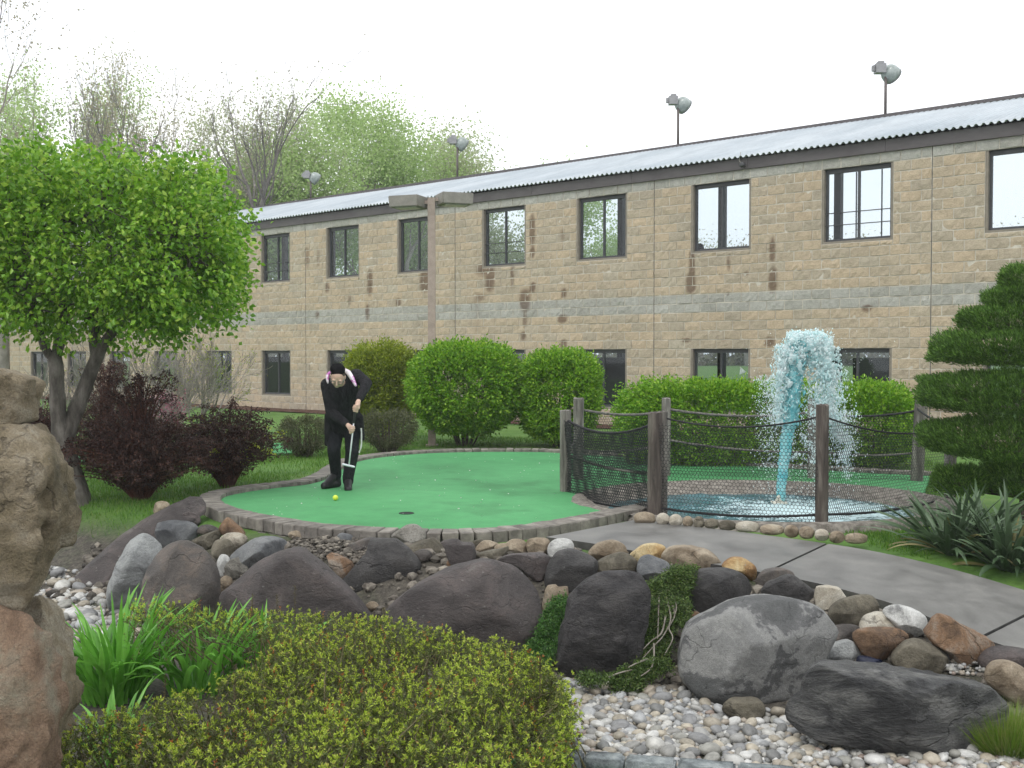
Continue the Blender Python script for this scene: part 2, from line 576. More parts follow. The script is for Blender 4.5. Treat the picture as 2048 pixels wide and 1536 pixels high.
def building():
    rng = np.random.default_rng(11)
    pieces = []
    joints = [j*15.5*BL for j in range(-3, 5)]
    for r in range(VB, VT):
        z0, z1 = r*BC, (r+1)*BC
        gray = 1.0 if (4 <= r < 6 or r == 18) else 0.0
        for bay in range(-4, 4):
            ua, ub = bay*15.5*BL, (bay+1)*15.5*BL
            edges = [ua]
            x = ua + (BL if r % 2 == 0 else BL*.5)
            while x < ub-.02:
                edges.append(x)
                x += BL
            edges.append(ub)
            edges[0] += .004
            edges[-1] -= .004
            for a, c in zip(edges[:-1], edges[1:]):
                a, c = max(a, U0), min(c, U1)
                if c-a < .03: continue
                rects = [(a, c, z0, z1)]
                for w in WIN:
                    if w[3] <= z0+1e-6 or w[2] >= z1-1e-6: continue
                    nr = []
                    for (p, q, s, t) in rects:
                        if w[1] <= p or w[0] >= q:
                            nr.append((p, q, s, t)); continue
                        if w[0] > p+.02: nr.append((p, w[0], s, t))
                        if w[1] < q-.02: nr.append((w[1], q, s, t))
                        if w[2] > s+.02: nr.append((max(p, w[0]), min(q, w[1]), s, w[2]))
                    rects = nr
                for rc in rects:
                    pieces.append((rc, gray))
    def vis(rc):
        um, zm = (rc[0][0]+rc[0][1])/2, (rc[0][2]+rc[0][3])/2
        p = b_world(um, 0, zm)
        px = 1024+F*p[0]/p[1]
        py = 710-F*(p[2]-CAMZ)/p[1]
        if not (0 < px < 2040 and 0 < py < 770): return -1
        if px > 1860 and py > 640: return -1
        return (rc[0][1]-rc[0][0])*(rc[0][3]-rc[0][2])/p[1]**2
    order = sorted(range(len(pieces)), key=lambda i: -vis(pieces[i]))
    single = set(order[:300])
    SV, SQ, SCOL, n = [], [], [], 0
    for i, (rc, gray) in enumerate(pieces):
        V, Q = block_piece(*rc, gray, rng)
        t = rng.random()
        col = np.zeros((len(V), 4), np.float32)
        col[:, 0] = t
        col[:, 1] = stain_at(V[:, 0], V[:, 2])
        col[:, 2] = gray
        col[:, 3] = 1
        if i in single:
            c = np.array([(rc[0]+rc[1])/2, 0, (rc[2]+rc[3])/2])
            me = npmesh('block', V-c, Q)
            ca = me.color_attributes.new('blk', 'FLOAT_COLOR', 'POINT')
            ca.data.foreach_set('color', col.ravel())
            o = link('block', me, bld, M_BLOCK)
            o.location = c
        else:
            SV.append(V); SQ.append(Q+n); SCOL.append(col); n += len(V)
    me = npmesh('block_courses', np.concatenate(SV), np.concatenate(SQ))
    ca = me.color_attributes.new('blk', 'FLOAT_COLOR', 'POINT')
    ca.data.foreach_set('color', np.concatenate(SCOL).ravel())
    o = link('block_courses', me, bld, M_BLOCK)
    o['kind'] = 'stuff'
    # mortar wall with openings
    us = sorted({U0, U1} | {w[0] for w in WIN} | {w[1] for w in WIN})
    zs = sorted({VB*BC-.3, VT*BC} | {w[2] for w in WIN} | {w[3] for w in WIN})
    mb = MB()
    for a, c in zip(us[:-1], us[1:]):
        for s, t in zip(zs[:-1], zs[1:]):
            um, zm = (a+c)/2, (s+t)/2
            if any(w[0] < um < w[1] and w[2] < zm < w[3] for w in WIN): continue
            mb.add([(a, .001, s), (c, .001, s), (c, .001, t), (a, .001, t)], [(0, 1, 2, 3)])
            mb.add([(a, .22, s), (c, .22, s), (c, .22, t), (a, .22, t)], [(3, 2, 1, 0)])
    for a, b_ in ((U0, 0), (U1, 1)):
        mb.add([(a, .001, zs[0]), (a, .22, zs[0]), (a, .22, zs[-1]), (a, .001, zs[-1])], [(0, 1, 2, 3)])
    link('wall', mb.mesh('wall'), bld, M_MORTAR)
    # control joints
    for j in joints:
        if U0 < j < U1:
            mb = MB().box(j-.006, j+.006, -.002, .0005, VB*BC, VT*BC)
            link('control_joint', mb.mesh('control_joint'), bld, M_INT)
    # windows
    wi = 0
    for (a, c, s, t, bay, i, st) in WIN:
        wp = b_world((a+c)/2, 0, s)
        px = 1024+F*wp[0]/wp[1]
        if px > 2200: continue
        ww, hh = c-a, t-s
        mb = MB()   # jamb and sill reveal
        mb.box(a, a+.05, .008, .215, s, t)
        mb.box(c-.05, c, .008, .215, s, t)
        mb.box(a+.05, c-.05, .008, .215, s, s+.045)
        wob = link('window', mb.mesh('window'), bld, M_JAMB)
        fr = MB()
        y0, y1 = .09, .15
        a2, c2, s2, t2 = a+.05, c-.05, s+.045, t
        fr.box(a2, a2+.045, y0, y1, s2, t2)
        fr.box(c2-.045, c2, y0, y1, s2, t2)
        fr.box(a2+.045, c2-.045, y0, y1, s2, s2+.05)
        fr.box(a2+.045, c2-.045, y0-.004, y1, t2-.09, t2)
        link('frame', fr.mesh('frame'), wob, M_FRAME)
        um = (a2+c2)/2 + (.0 if i else -.02)
        mu = MB().box(um-.019, um+.019, y0+.003, y1+.01, s2+.05, t2-.09)
        link('mullion', mu.mesh('mullion'), wob, M_FRAME)
        for (p, q, yy) in ((a2+.04, um-.017, .118), (um+.017, c2-.04, .132)):
            pm = MB().box(p, q, yy, yy+.005, s2+.045, t2-.085)
            link('pane', pm.mesh('pane'), wob, M_GLASS)
        if st == 1 and (bay, i) in ((2, 1), (1, 0), (-1, 1)):
            for fz in (.27, .48):
                bm_ = MB().box(a2, c2, y0-.035, y0-.02, s2+hh*fz*.78, s2+hh*fz*.78+.018)
                link('guard_bar', bm_.mesh('guard_bar'), wob, M_FRAME)
        if (bay, i, st) == (2, 1, 1):
            for fu in (.44, .82):
                bm_ = MB().box(a2+(c2-a2)*fu-.012, a2+(c2-a2)*fu+.012, y1+.02, y1+.04, s2+.05, t2-.09)
                link('guard_bar', bm_.mesh('guard_bar'), wob, M_FRAME)
    # fascia, roof
    D = 4.6
    zt = VT*BC
    fm = MB()
    for j in range(-12, 14):
        p, q = j*3.0, (j+1)*3.0
        p, q = max(p, U0-.15), min(q, U1+.1)
        if q-p < .1: continue
        m1 = MB().box(p+.003, q-.003, -.06, .02, zt+.002, zt+.235)
        link('fascia_board', m1.mesh('fascia_board'), bld, M_FASCIA)
    pitch = .135
    uu = np.arange(U0-.2, U1+.2, pitch/8)
    ph = 2*math.pi*uu/pitch
    prof = .024*np.tanh(1.8*np.sin(ph))
    rows = []
    for yy in np.linspace(-.16, D, 5):
        rows.append(np.stack([uu, np.full_like(uu, yy), zt+.275+.30*(yy+.16)+prof+.012*np.sin(uu*.31+yy)], 1))
    top = np.concatenate(rows)
    nU = len(uu)
    i = (np.arange(4)[:, None]*nU+np.arange(nU-1)[None, :]).ravel()
    Q = np.stack([i, i+1, i+nU+1, i+nU], 1)
    bot = top.copy(); bot[:, 2] -= .012
    nT = len(top)
    e = np.arange(nU-1)
    Q2 = np.stack([e, e+nT, e+1+nT, e+1], 1)
    link('roof', npmesh('roof', np.concatenate([top, bot]), np.concatenate([Q, Q[:, ::-1]+nT, Q2]), True), bld, M_ROOF)
    mb = MB().box(U0-.2, U1+.2, D-.02, D+.08, zt+.28+.30*(D+.16), zt+.36+.30*(D+.16))
    link('ridge_cap', mb.mesh('ridge_cap'), bld, M_FASCIA)
    mb = MB().box(U0, U1, .222, D, zt+.06, zt+.24)
    V = mb.V[0]
    V[:, 2] += .30*(V[:, 1])*.98
    link('ceiling', mb.mesh('ceiling'), bld, M_INT)
    mb = MB().box(U0, U1, .222, D+.6, 4.2*BC, 5.2*BC)
    link('upper_floor', mb.mesh('upper_floor'), bld, M_SLAB)
    mb = MB().box(U0, U1, .222, D+.6, VB*BC-.2, VB*BC+.06)
    link('lower_floor', mb.mesh('lower_floor'), bld, M_SLAB)
    mb = MB().box(U0+.002, U0+.2, .222, D, VB*BC, zt+.2)
    link('end_wall', mb.mesh('end_wall'), bld, M_MORTAR)
    uf, zf = b_inv(1490, 331)
    V, Q = tube([(uf, -.06, zf), (uf, -.10, zf), (uf, -.15, zf), (uf, -.17, zf)], [.02, .055, .06, .03], 12)
    fx = link('fascia_lamp', npmesh('fascia_lamp', V, Q, True), bld, M_FRAME)
    V, Q = tube(smooth_poly([(uf-.02, -.08, zf+.03), (uf-.09, -.085, zf+.10), (uf-.07, -.085, zf+.22), (uf-.05, -.10, zf+.28)], 6), .006, 5)
    link('wire', npmesh('wire', V, Q, True), fx, M_MORTAR)
    # columns along the open far side
    us = [b_u(1675, D), b_u(1444, D), b_u(1243, D), b_u(1060, D), b_u(880, D), b_u(760, D), b_u(666, D), b_u(572, D), b_u(1905, D), b_u(2150, D), b_u(460, D)]
    for u in us:
        mb = MB().box(u-.085, u+.085, D-.1, D+.07, VB*BC+.06, zt+.2+.3*D)
        link('column', mb.mesh('column'), bld, M_INT)
    for u in (b_u(700, 3), b_u(550, 3), b_u(1235, 3), b_u(1745, 3.0)):
        mb = MB().box(u-.04, u+.04, 2.0, 4.3, VB*BC+.07, -1.0*BC)
        link('bay_divider', mb.mesh('bay_divider'), bld, M_INT)
    return D
B_D = building()

# floodlights on the roof
M_STEEL = flat('galvanised_steel', (.26, .26, .265), .5, .5, .4)
M_POLE_DK = flat('brown_pole_paint', (.11, .09, .085), .5)
M_LENS = pmat('lamp_lens', [(.3, (.22, .255, .24)), (.7, (.32, .36, .345))], scale=6, rough=.2, bump=0, spec=.6)
def floodlight(px, pyb, pyt, lab, side):
    u = b_u(px, B_D)
    for _ in range(6):
        p = b_world(u, B_D+.02, 0)
        cur = 1024+F*p[0]/p[1]
        u += (px-cur)*p[1]/F/(CB+.1)
    p = b_world(u, B_D+.05, VT*BC+.30*(B_D+.16)+.3)
    zt = CAMZ + (710-pyt)/F*p[1]
    o = empty('roof_floodlight', p)
    setp(o, lab, 'floodlight', 'floodlights on poles along the roof ridge')
    h = zt-p[2]
    V, Q = tube([(0, 0, 0), (0, 0, h)], .035, 8)
    link('pole', npmesh('pole', V, Q, True), o, M_POLE_DK)
    # ballast housing: bevelled box
    mb = MB()
    mb.box(-.26, -.02, -.11, .11, h-.02, h+.20)
    mb.box(-.20, -.06, -.08, .08, h+.205, h+.26)
    mb.box(-.33, -.265, -.05, .05, h+.03, h+.16)
    link('ballast_housing', mb.mesh('ballast_housing'), o, M_STEEL)
    # bowl reflector tilted down and outwards
    prof = [(0, .05), (.02, .12), (.06, .175), (.13, .21), (.22, .225), (.30, .225)]
    ax = unit(np.array([.62, .35, -.42]))
    pts = [np.array([-.01, 0, h+.10]) + ax*a for a, r in prof]
    V, Q = tube(pts, [r for a, r in prof], 16, True)
    link('reflector', npmesh('reflector', V, Q, True), o, M_LENS)
    V, Q = tube([pts[-1]+ax*.005, pts[-1]+ax*.02], [.232, .228], 16, True)
    link('rim', npmesh('rim', V, Q), o, M_STEEL)
floodlight(622, 410, 358, 'lowest roof floodlight standing in front of the green trees', 0)
floodlight(914, 358, 290, 'roof floodlight second from the tree, beside the tree tops', 0)
floodlight(1353, 293, 212, 'roof floodlight against white sky above the third joint of the roof', 0)
floodlight(1765, 245, 150, 'tallest roof floodlight, nearest the right-hand end of the roof', 0)

# ------------------------------------------------------------------ mulch bed along the wall, far small greens
def poly_sheet(name, pts3, mat, thick=None):
    bm = bmesh.new()
    vs = [bm.verts.new(p) for p in pts3]
    f = bm.faces.new(vs)
    if f.normal.z < 0:
        f.normal_flip()
    if thick:
        r = bmesh.ops.extrude_face_region(bm, geom=[f])
        for v in r['geom']:
            if isinstance(v, bmesh.types.BMVert):
                v.co.z -= thick
        bmesh.ops.recalc_face_normals(bm, faces=bm.faces)
    bmesh.ops.triangulate(bm, faces=[f for f in bm.faces if len(f.verts) > 4])
    me = bpy.data.meshes.new(name)
    bm.to_mesh(me)
    bm.free()
    return me
M_MULCH = pmat('bark_mulch', [(.3, (.045, .02, .012)), (.7, (.15, .075, .045))], scale=14, rough=.95, bump=1, bdist=.04)
p0, p1 = b_world(-16, -.02, 0), b_world(23, -.02, 0)
q1, q0 = b_world(23, -1.3, 0), b_world(-16, -1.3, 0)
def strip(name, A0, A1, B0, B1, n, mat, off):
    V = []
    for t in np.linspace(0, 1, n):
        for s in np.linspace(0, 1, 5):
            p = (A0*(1-t)+A1*t)*(1-s)+(B0*(1-t)+B1*t)*s
            V.append((p[0], p[1], float(G(p[0], p[1]))+off+.03*math.sin(s*3.14)))
    i = (np.arange(n-1)[:, None]*5+np.arange(4)[None, :]).ravel()
    return link(name, npmesh(name, V, np.stack([i, i+1, i+6, i+5], 1), True), None, mat)
setp(strip('mulch_bed', p0, p1, q0, q1, 60, M_MULCH, .02), 'reddish bark mulch strip along the foot of the building', 'mulch', kind='structure')
def turf_mat():
    m, nt, b = newmat('artificial_turf')
    vec = coords(nt, rnd=False)
    f = noise_n(nt, vec, .55, 5, .6)
    f2 = noise_n(nt, vec, 160, 3, .7)
    f3 = noise_n(nt, vec, 5, 6, .7)
    r = ramp(nt, [(.28, (.036, .18, .060)), (.5, (.060, .265, .094)), (.75, (.080, .315, .118))])
    nt.links.new(f, r.inputs['Fac'])
    col = bright(nt, r.outputs['Color'], math_n(nt, 'ADD', math_n(nt, 'MULTIPLY', f3, .5), .75))
    col = bright(nt, col, math_n(nt, 'ADD', math_n(nt, 'MULTIPLY', f2, .5), .75))
    geo = nt.nodes.new('ShaderNodeNewGeometry')
    dt = nt.nodes.new('ShaderNodeVectorMath'); dt.operation = 'DOT_PRODUCT'
    nt.links.new(geo.outputs['Position'], dt.inputs[0])
    A3, B3 = atz(640, 975, .62), atz(1120, 988, .62)
    tn = unit(np.array([-(B3-A3)[1], (B3-A3)[0], 0]))
    dt.inputs[1].default_value = tuple(tn)
    sd_ = math_n(nt, 'SUBTRACT', dt.outputs['Value'], float(tn@A3))
    line = math_n(nt, 'SUBTRACT', 1.0, math_n(nt, 'MULTIPLY', math_n(nt, 'ABSOLUTE', sd_), 70), True)
    half = math_n(nt, 'MULTIPLY', math_n(nt, 'GREATER_THAN', sd_, 0.0), -.07)
    col = bright(nt, col, math_n(nt, 'ADD', math_n(nt, 'ADD', math_n(nt, 'MULTIPLY', line, -.28), 1.03), half))
    damp = ramp(nt, [(.60, (1, 1, 1)), (.68, (.80, .81, .80))])
    nt.links.new(noise_n(nt, vec, .9, 6, .6), damp.inputs['Fac'])
    col = mix_n(nt, 1.0, col, damp.outputs['Color'], 'MULTIPLY')
    nt.links.new(col, b.inputs['Base Color'])
    b.inputs['Roughness'].default_value = .75
    b.inputs['Specular IOR Level'].default_value = .35
    bp = nt.nodes.new('ShaderNodeBump')
    bp.inputs['Strength'].default_value = .35
    bp.inputs['Distance'].default_value = .006
    nt.links.new(f2, bp.inputs['Height'])
    nt.links.new(bp.outputs['Normal'], b.inputs['Normal'])
    return m
M_TURF = turf_mat()
M_BRICK = pmat('kerb_paver', [(.25, (.10, .09, .08)), (.5, (.17, .155, .135)), (.75, (.25, .23, .20))], scale=6, rough=.8, bump=.5, obj=.16, bscale=60, bdist=.01)
M_CONC = pmat('wet_concrete', [(.2, (.085, .083, .078)), (.42, (.128, .125, .117)), (.55, (.15, .147, .138)), (.78, (.195, .19, .175))], scale=2.4, dist=.3, detail=9, rough=.5, bump=.12, rv=.22, bscale=90, spec=.45, bdist=.006)
M_CONC_D = pmat('dark_concrete_edge', [(.3, (.035, .034, .032)), (.7, (.075, .072, .066))], scale=5, rough=.7, bump=.3)  # slab sides are a darker concrete than the tops
for k, (pp, lab) in enumerate((([(95, 924), (178, 922), (176, 906), (150, 902), (100, 904)], 'small sliver of green turf glimpsed beside the forked trunk'),
                               ([(540, 908), (575, 908), (600, 900), (650, 893), (600, 884), (545, 886)], 'small sliver of green turf behind the left low grey bush'))):
    P3 = [hit(x, y, .03) for x, y in pp]
    z = np.mean([p[2] for p in P3])
    o = link('putting_green', poly_sheet('putting_green', [(p[0], p[1], z) for p in P3], M_TURF, .08), None, M_TURF)
    setp(o, lab, 'putting green', kind='structure')

# ------------------------------------------------------------------ main putting green, kerb, pond basin, path
GZ = .62
front = [(440, 1003), (452, 1014), (480, 1025), (540, 1038), (640, 1054), (760, 1063), (900, 1066), (1000, 1062), (1100, 1049), (1200, 1030), (1276, 1014)]
back = [(440, 1003), (452, 993), (500, 983), (560, 975), (620, 968), (660, 955), (685, 938), (710, 925), (760, 915), (850, 907), (950, 904), (1050, 904), (1120, 906), (1300, 918), (1500, 932), (1700, 944), (1860, 952)]
fr_w = smooth_poly([atz(x, y, GZ)[:2] for x, y in front], 6)
bk_w = smooth_poly([atz(x, y, GZ)[:2] for x, y in back], 6)
PC = np.array([2.72, 11.75]); PRX, PRY = 2.03, 1.75
angs = np.linspace(math.radians(16), math.radians(222), 40)
arc = np.stack([PC[0]+PRX*np.cos(angs), PC[1]+PRY*np.sin(angs)], 1)
green_poly = np.concatenate([fr_w[::-1], bk_w[1:], arc])
o = link('putting_green', poly_sheet('putting_green', [(x, y, GZ) for x, y in green_poly], M_TURF, .07), None, M_TURF)
setp(o, 'large kidney-shaped green turf putting surface edged with pavers', 'putting green', kind='structure')
kerb = empty('paver_kerb', (*fr_w[0], .56))
setp(kerb, 'curved kerb of small grey pavers around the large putting green', 'kerb')
def brick_mesh(w, d, h, k):
    rng = np.random.default_rng(100+k)
    bm = bmesh.new()
    bmesh.ops.create_cube(bm, size=1)
    for v in bm.verts:
        v.co.x *= w; v.co.y *= d; v.co.z *= h
    bmesh.ops.bevel(bm, geom=list(bm.edges), offset=.008, segments=1, affect='EDGES')
    for v in bm.verts:
        v.co += Vector(rng.normal(0, .0022, 3))
    me = bpy.data.meshes.new('brick')
    bm.to_mesh(me); bm.free()
    me.materials.append(M_BRICK)
    return me
KP = .142
BRM = [brick_mesh(KP*(1+.10*(k % 3-1))-.008, .235, .115, k) for k in range(6)]
def lay(path, zc, inward, off, jit=.006, dz=0):
    T = unit(np.gradient(path, axis=0))
    nr = np.stack([T[:, 1], -T[:, 0]], 1)*inward
    P = resample(path+nr*(off+.06), KP)
    T = unit(np.gradient(P, axis=0))
    off = -.06
    for i in range(len(P)):
        nrm = np.array([T[i][1], -T[i][0]])*inward
        c = P[i]+nrm*(off+random.uniform(-jit, jit))
        o = link('brick', random.choice(BRM), kerb)
        o.location = (c[0]-kerb.location[0], c[1]-kerb.location[1], zc-kerb.location[2]+random.uniform(-.003, .003))
        o.rotation_euler = (random.uniform(-.015, .015), random.uniform(-.015, .015), math.atan2(T[i][1], T[i][0])+random.uniform(-.02, .02))
    return P
lay(fr_w[1:], .605, 1, .12)
lay(bk_w, .605, -1, .12)
lay(fr_w[2:-3], .485, 1, .125, .01)
# pond basin: sloping liner bank and dyed water
def ring(name, radii, zs, mat, n=72, jit=0):
    V = []
    rng = np.random.default_rng(3)
    for (rx, ry, cy), z in zip(radii, zs):
        for a in np.linspace(0, 2*math.pi, n, endpoint=False):
            k = 1+jit*rng.normal()
            V.append((PC[0]+rx*k*math.cos(a), PC[1]+cy+ry*k*math.sin(a), z))
    Q = []
    for r in range(len(zs)-1):
        for i in range(n):
            j = (i+1) % n
            Q.append((r*n+i, r*n+j, (r+1)*n+j, (r+1)*n+i))
    return npmesh(name, V, np.array(Q)[:, ::-1], True)
M_LINER = pmat('pond_bank_gravel', [(.3, (.12, .105, .088)), (.5, (.20, .18, .155)), (.7, (.29, .265, .23))], scale=16, rough=.85, bump=.8, bscale=70)
o = link('pond_bank', ring('pond_bank', [(2.12, 1.84, 0), (2.06, 1.78, 0), (1.98, 1.7, 0), (1.75, 1.42, .1), (1.55, 1.2, .12), (1.3, 1.0, .12)], [.50, GZ+.004, GZ+.02, .55, .45, .40], M_LINER, jit=.006), None, M_LINER)
setp(o, 'grey-brown gravelly bank sloping into the fountain pond', 'pond bank', kind='structure')
def water_mat():
    m, nt, b = newmat('pond_water')
    vec = coords(nt, rnd=False)
    f = noise_n(nt, vec, 2.2, 7, .72, .6)
    f2 = noise_n(nt, vec, 15, 6, .72)
    geo = nt.nodes.new('ShaderNodeNewGeometry')
    dst = nt.nodes.new('ShaderNodeVectorMath'); dst.operation = 'DISTANCE'
    dst.inputs[1].default_value = (3.25, 11.7, .5)
    nt.links.new(geo.outputs['Position'], dst.inputs[0])
    near = math_n(nt, 'SUBTRACT', 1.25, dst.outputs['Value'])
    k = math_n(nt, 'ADD', math_n(nt, 'ADD', math_n(nt, 'MULTIPLY', near, .42), math_n(nt, 'MULTIPLY', f, .9)), math_n(nt, 'MULTIPLY', f2, .9))
    r = ramp(nt, [(.0, (0, 0, 0)), (.60, (0, 0, 0)), (.74, (1, 1, 1))])
    nt.links.new(math_n(nt, 'MULTIPLY', k, .62), r.inputs['Fac'])
    w = ramp(nt, [(.35, (.018, .055, .065)), (.6, (.05, .19, .22)), (.8, (.10, .38, .42))])
    nt.links.new(f, w.inputs['Fac'])
    col = mix_n(nt, r.outputs['Color'], w.outputs['Color'], (.62, .80, .83))
    nt.links.new(col, b.inputs['Base Color'])
    nt.links.new(math_n(nt, 'ADD', math_n(nt, 'MULTIPLY', r.outputs['Color'], .5), .08), b.inputs['Roughness'])
    bp = nt.nodes.new('ShaderNodeBump')
    bp.inputs['Strength'].default_value = .9
    bp.inputs['Distance'].default_value = .05
    nt.links.new(math_n(nt, 'ADD', f2, f), bp.inputs['Height'])
    nt.links.new(bp.outputs['Normal'], b.inputs['Normal'])
    return m
WZ = .50
M_WATER = water_mat()
def pond_water():
    n, m = 96, 26
    V = [(PC[0], PC[1]+.1, WZ)]
    rng = np.random.default_rng(5)
    for r in range(1, m+1):
        for i in range(n):
            a = 2*math.pi*i/n
            x = PC[0]+1.70*r/m*math.cos(a); y = PC[1]+.1+1.40*r/m*math.sin(a)
            d = math.hypot(x-3.05, y-12.0)
            z = WZ + .02*math.sin(14*d)*math.exp(-d*.7) + rng.normal(0, .007)*math.exp(-d*.5)
            V.append((x, y, z))
    Q = []
    for i in range(n):
        Q.append((0, 1+i, 1+(i+1) % n, 0))
    for r in range(m-1):
        for i in range(n):
            j = (i+1) % n
            Q.append((1+r*n+i, 1+(r+1)*n+i, 1+(r+1)*n+j, 1+r*n+j))
    o = link('pond_water', npmesh('pond_water', V, Q, True), None, M_WATER)
    setp(o, 'churned blue-dyed pond water with white foam', 'water', kind='structure')
pond_water()
# concrete path with three slabs
far_e = [(1278, 1038), (1380, 1052), (1500, 1066), (1640, 1085), (1735, 1100), (1830, 1120), (1940, 1148), (2048, 1180), (2200, 1225)]
near_e = [(1092, 1074), (1180, 1086), (1270, 1102), (1400, 1124), (1520, 1144), (1650, 1170), (1800, 1212), (1930, 1264), (2048, 1306), (2250, 1390)]
FE = smooth_poly([hit(x, y, .065) for x, y in far_e], 10)
NE = smooth_poly([hit(x, y, .065) for x, y in near_e], 10)
FE, NE = resample(FE, .02), resample(NE, .02)
def frac(E, px, py):
    p = hit(px, py, .065)
    return int(np.argmin(np.linalg.norm(E-p, axis=1)))
cut_n = [0, frac(NE, 1530, 1145), frac(NE, 1960, 1275), len(NE)-1]
cut_f = [0, frac(FE, 1655, 1086), frac(FE, 2110, 1200), len(FE)-1]
path = empty('path', (2.2, 8.6, .5))
setp(path, 'damp grey concrete path curving past the pond', 'path', kind='structure')
for s in range(3):
    a = resample(NE[cut_n[s]:cut_n[s+1]+1], .1)
    b = FE[cut_f[s]:cut_f[s+1]+1]
    if len(a) < 3: continue
    b = np.stack([np.interp(np.linspace(0, 1, len(a)), np.linspace(0, 1, len(b)), b[:, i]) for i in range(3)], 1)
    gap = .012
    a = a.copy(); b = b.copy()
    m = 9
    n = len(a)
    t = np.linspace(0, 1, m)
    top = (a[:, None, :]*(1-t)[None, :, None]+b[:, None, :]*t[None, :, None])
    dirv = unit(top[-1]-top[-2])
    if s < 2: top[-1] -= dirv*gap
    if s > 0: top[0] += unit(top[1]-top[0])*gap
    topf = top.reshape(-1, 3)
    bot = topf.copy(); bot[:, 2] -= .13
    i = (np.arange(n-1)[:, None]*m+np.arange(m-1)[None, :]).ravel()
    Q = np.stack([i, i+m, i+m+1, i+1], 1)[:, ::-1]
    N_ = n*m
    idx = np.arange(N_).reshape(n, m)
    def side(line):
        line = np.asarray(line)
        return np.stack([line[:-1], line[1:], line[1:]+N_, line[:-1]+N_], 1)
    QS = np.concatenate([side(idx[:, 0]), side(idx[::-1, -1]), side(idx[0, ::-1]), side(idx[-1, :])])
    me = npmesh('slab', rebase(np.concatenate([topf, bot]), path.location), [np.concatenate([Q, QS])])
    me.materials.append(M_CONC)
    me.materials.append(M_CONC_D)
    mi = np.zeros(len(me.polygons), np.int32); mi[len(Q):] = 1
    me.polygons.foreach_set('material_index', mi)
    o = link('slab', me, path)

# ------------------------------------------------------------------ rocks
RK = {}
def rock_mat(key, stops, scale=3, rough=.55, bump=.5, stretch=(1, 1, 1), rv=0, bscale=30, dist=.5, bdist=.03, detail=8, speck=None, crack=.5):
    m, nt, b = newmat('rock_'+key)
    vec = coords(nt, stretch)
    f = noise_n(nt, vec, scale, detail, .66, dist)
    r = ramp(nt, [(.5+(p-.5)*.62, c) for p, c in stops])
    nt.links.new(f, r.inputs['Fac'])
    col = r.outputs['Color']
    f2 = noise_n(nt, vec, bscale, 8, .75)
    f3 = noise_n(nt, vec, bscale*4.5, 4, .7)
    # warped fracture lines
    wv = nt.nodes.new('ShaderNodeTexNoise')
    wv.inputs['Scale'].default_value = 4.0
    wv.inputs['Detail'].default_value = 5
    nt.links.new(vec, wv.inputs['Vector'])
    va = nt.nodes.new('ShaderNodeVectorMath'); va.operation = 'MULTIPLY_ADD'
    nt.links.new(wv.outputs['Color'], va.inputs[0])
    va.inputs[1].default_value = (.55, .55, .55)
    nt.links.new(vec, va.inputs[2])
    vo = nt.nodes.new('ShaderNodeTexVoronoi')
    vo.feature = 'DISTANCE_TO_EDGE'
    vo.inputs['Scale'].default_value = 2.3
    nt.links.new(va.outputs['Vector'], vo.inputs['Vector'])
    mk = noise_n(nt, vec, 2.0, 3, .6)
    ln = math_n(nt, 'SUBTRACT', 1.0, math_n(nt, 'MULTIPLY', vo.outputs['Distance'], 42), True)
    ln = math_n(nt, 'MULTIPLY', ln, math_n(nt, 'MULTIPLY', math_n(nt, 'SUBTRACT', mk, .47), 7, True), True)
    ln = math_n(nt, 'MULTIPLY', ln, crack)
    if speck:
        rp = ramp(nt, [(speck[0]-.06, (0, 0, 0)), (speck[0]-.01, (1, 1, 1))])
        nt.links.new(f2, rp.inputs['Fac'])
        col = mix_n(nt, rp.outputs['Color'], col, speck[1])
    col = bright(nt, col, math_n(nt, 'ADD', math_n(nt, 'MULTIPLY', f2, 1.0), .5))
    col = bright(nt, col, math_n(nt, 'ADD', math_n(nt, 'MULTIPLY', f3, 1.5), .27))
    # pale lichen flecks
    lf = ramp(nt, [(.645, (0, 0, 0)), (.69, (1, 1, 1))])
    nt.links.new(noise_n(nt, vec, 17, 6, .7), lf.inputs['Fac'])
    col = mix_n(nt, math_n(nt, 'MULTIPLY', lf.outputs['Color'], .5), col, (.30, .30, .27))
    col = mix_n(nt, ln, col, (.012, .011, .010))
    nt.links.new(col, b.inputs['Base Color'])
    rr = math_n(nt, 'ADD', math_n(nt, 'MULTIPLY', f2, .45), rough-.2, True)
    nt.links.new(rr, b.inputs['Roughness'])
    b.inputs['Specular IOR Level'].default_value = .4
    h = math_n(nt, 'ADD', math_n(nt, 'ADD', math_n(nt, 'MULTIPLY', f, 1.4), math_n(nt, 'MULTIPLY', f2, .8)), math_n(nt, 'MULTIPLY', f3, .22))
    h = math_n(nt, 'SUBTRACT', h, math_n(nt, 'MULTIPLY', ln, .7))
    bp = nt.nodes.new('ShaderNodeBump')
    bp.inputs['Strength'].default_value = min(1, bump*1.2+.15)
    bp.inputs['Distance'].default_value = bdist*1.5
    nt.links.new(h, bp.inputs['Height'])
    nt.links.new(bp.outputs['Normal'], b.inputs['Normal'])
    RK[key] = m
rock_mat('purple', [(.28, (.048, .040, .039)), (.5, (.078, .066, .063)), (.66, (.105, .085, .080)), (.8, (.15, .135, .125))], scale=2.6, rough=.5, bump=.5, stretch=(1, 1, 1.6), rv=.1, bscale=34, dist=.5)
rock_mat('dark', [(.28, (.033, .031, .031)), (.5, (.055, .052, .051)), (.7, (.085, .08, .077))], scale=3, rough=.55, bump=.7, bscale=30, stretch=(1, 1, 1.5))
rock_mat('grey', [(.3, (.07, .074, .08)), (.5, (.13, .135, .14)), (.7, (.2, .205, .205))], scale=3.2, rough=.55, bump=.4, bscale=40)
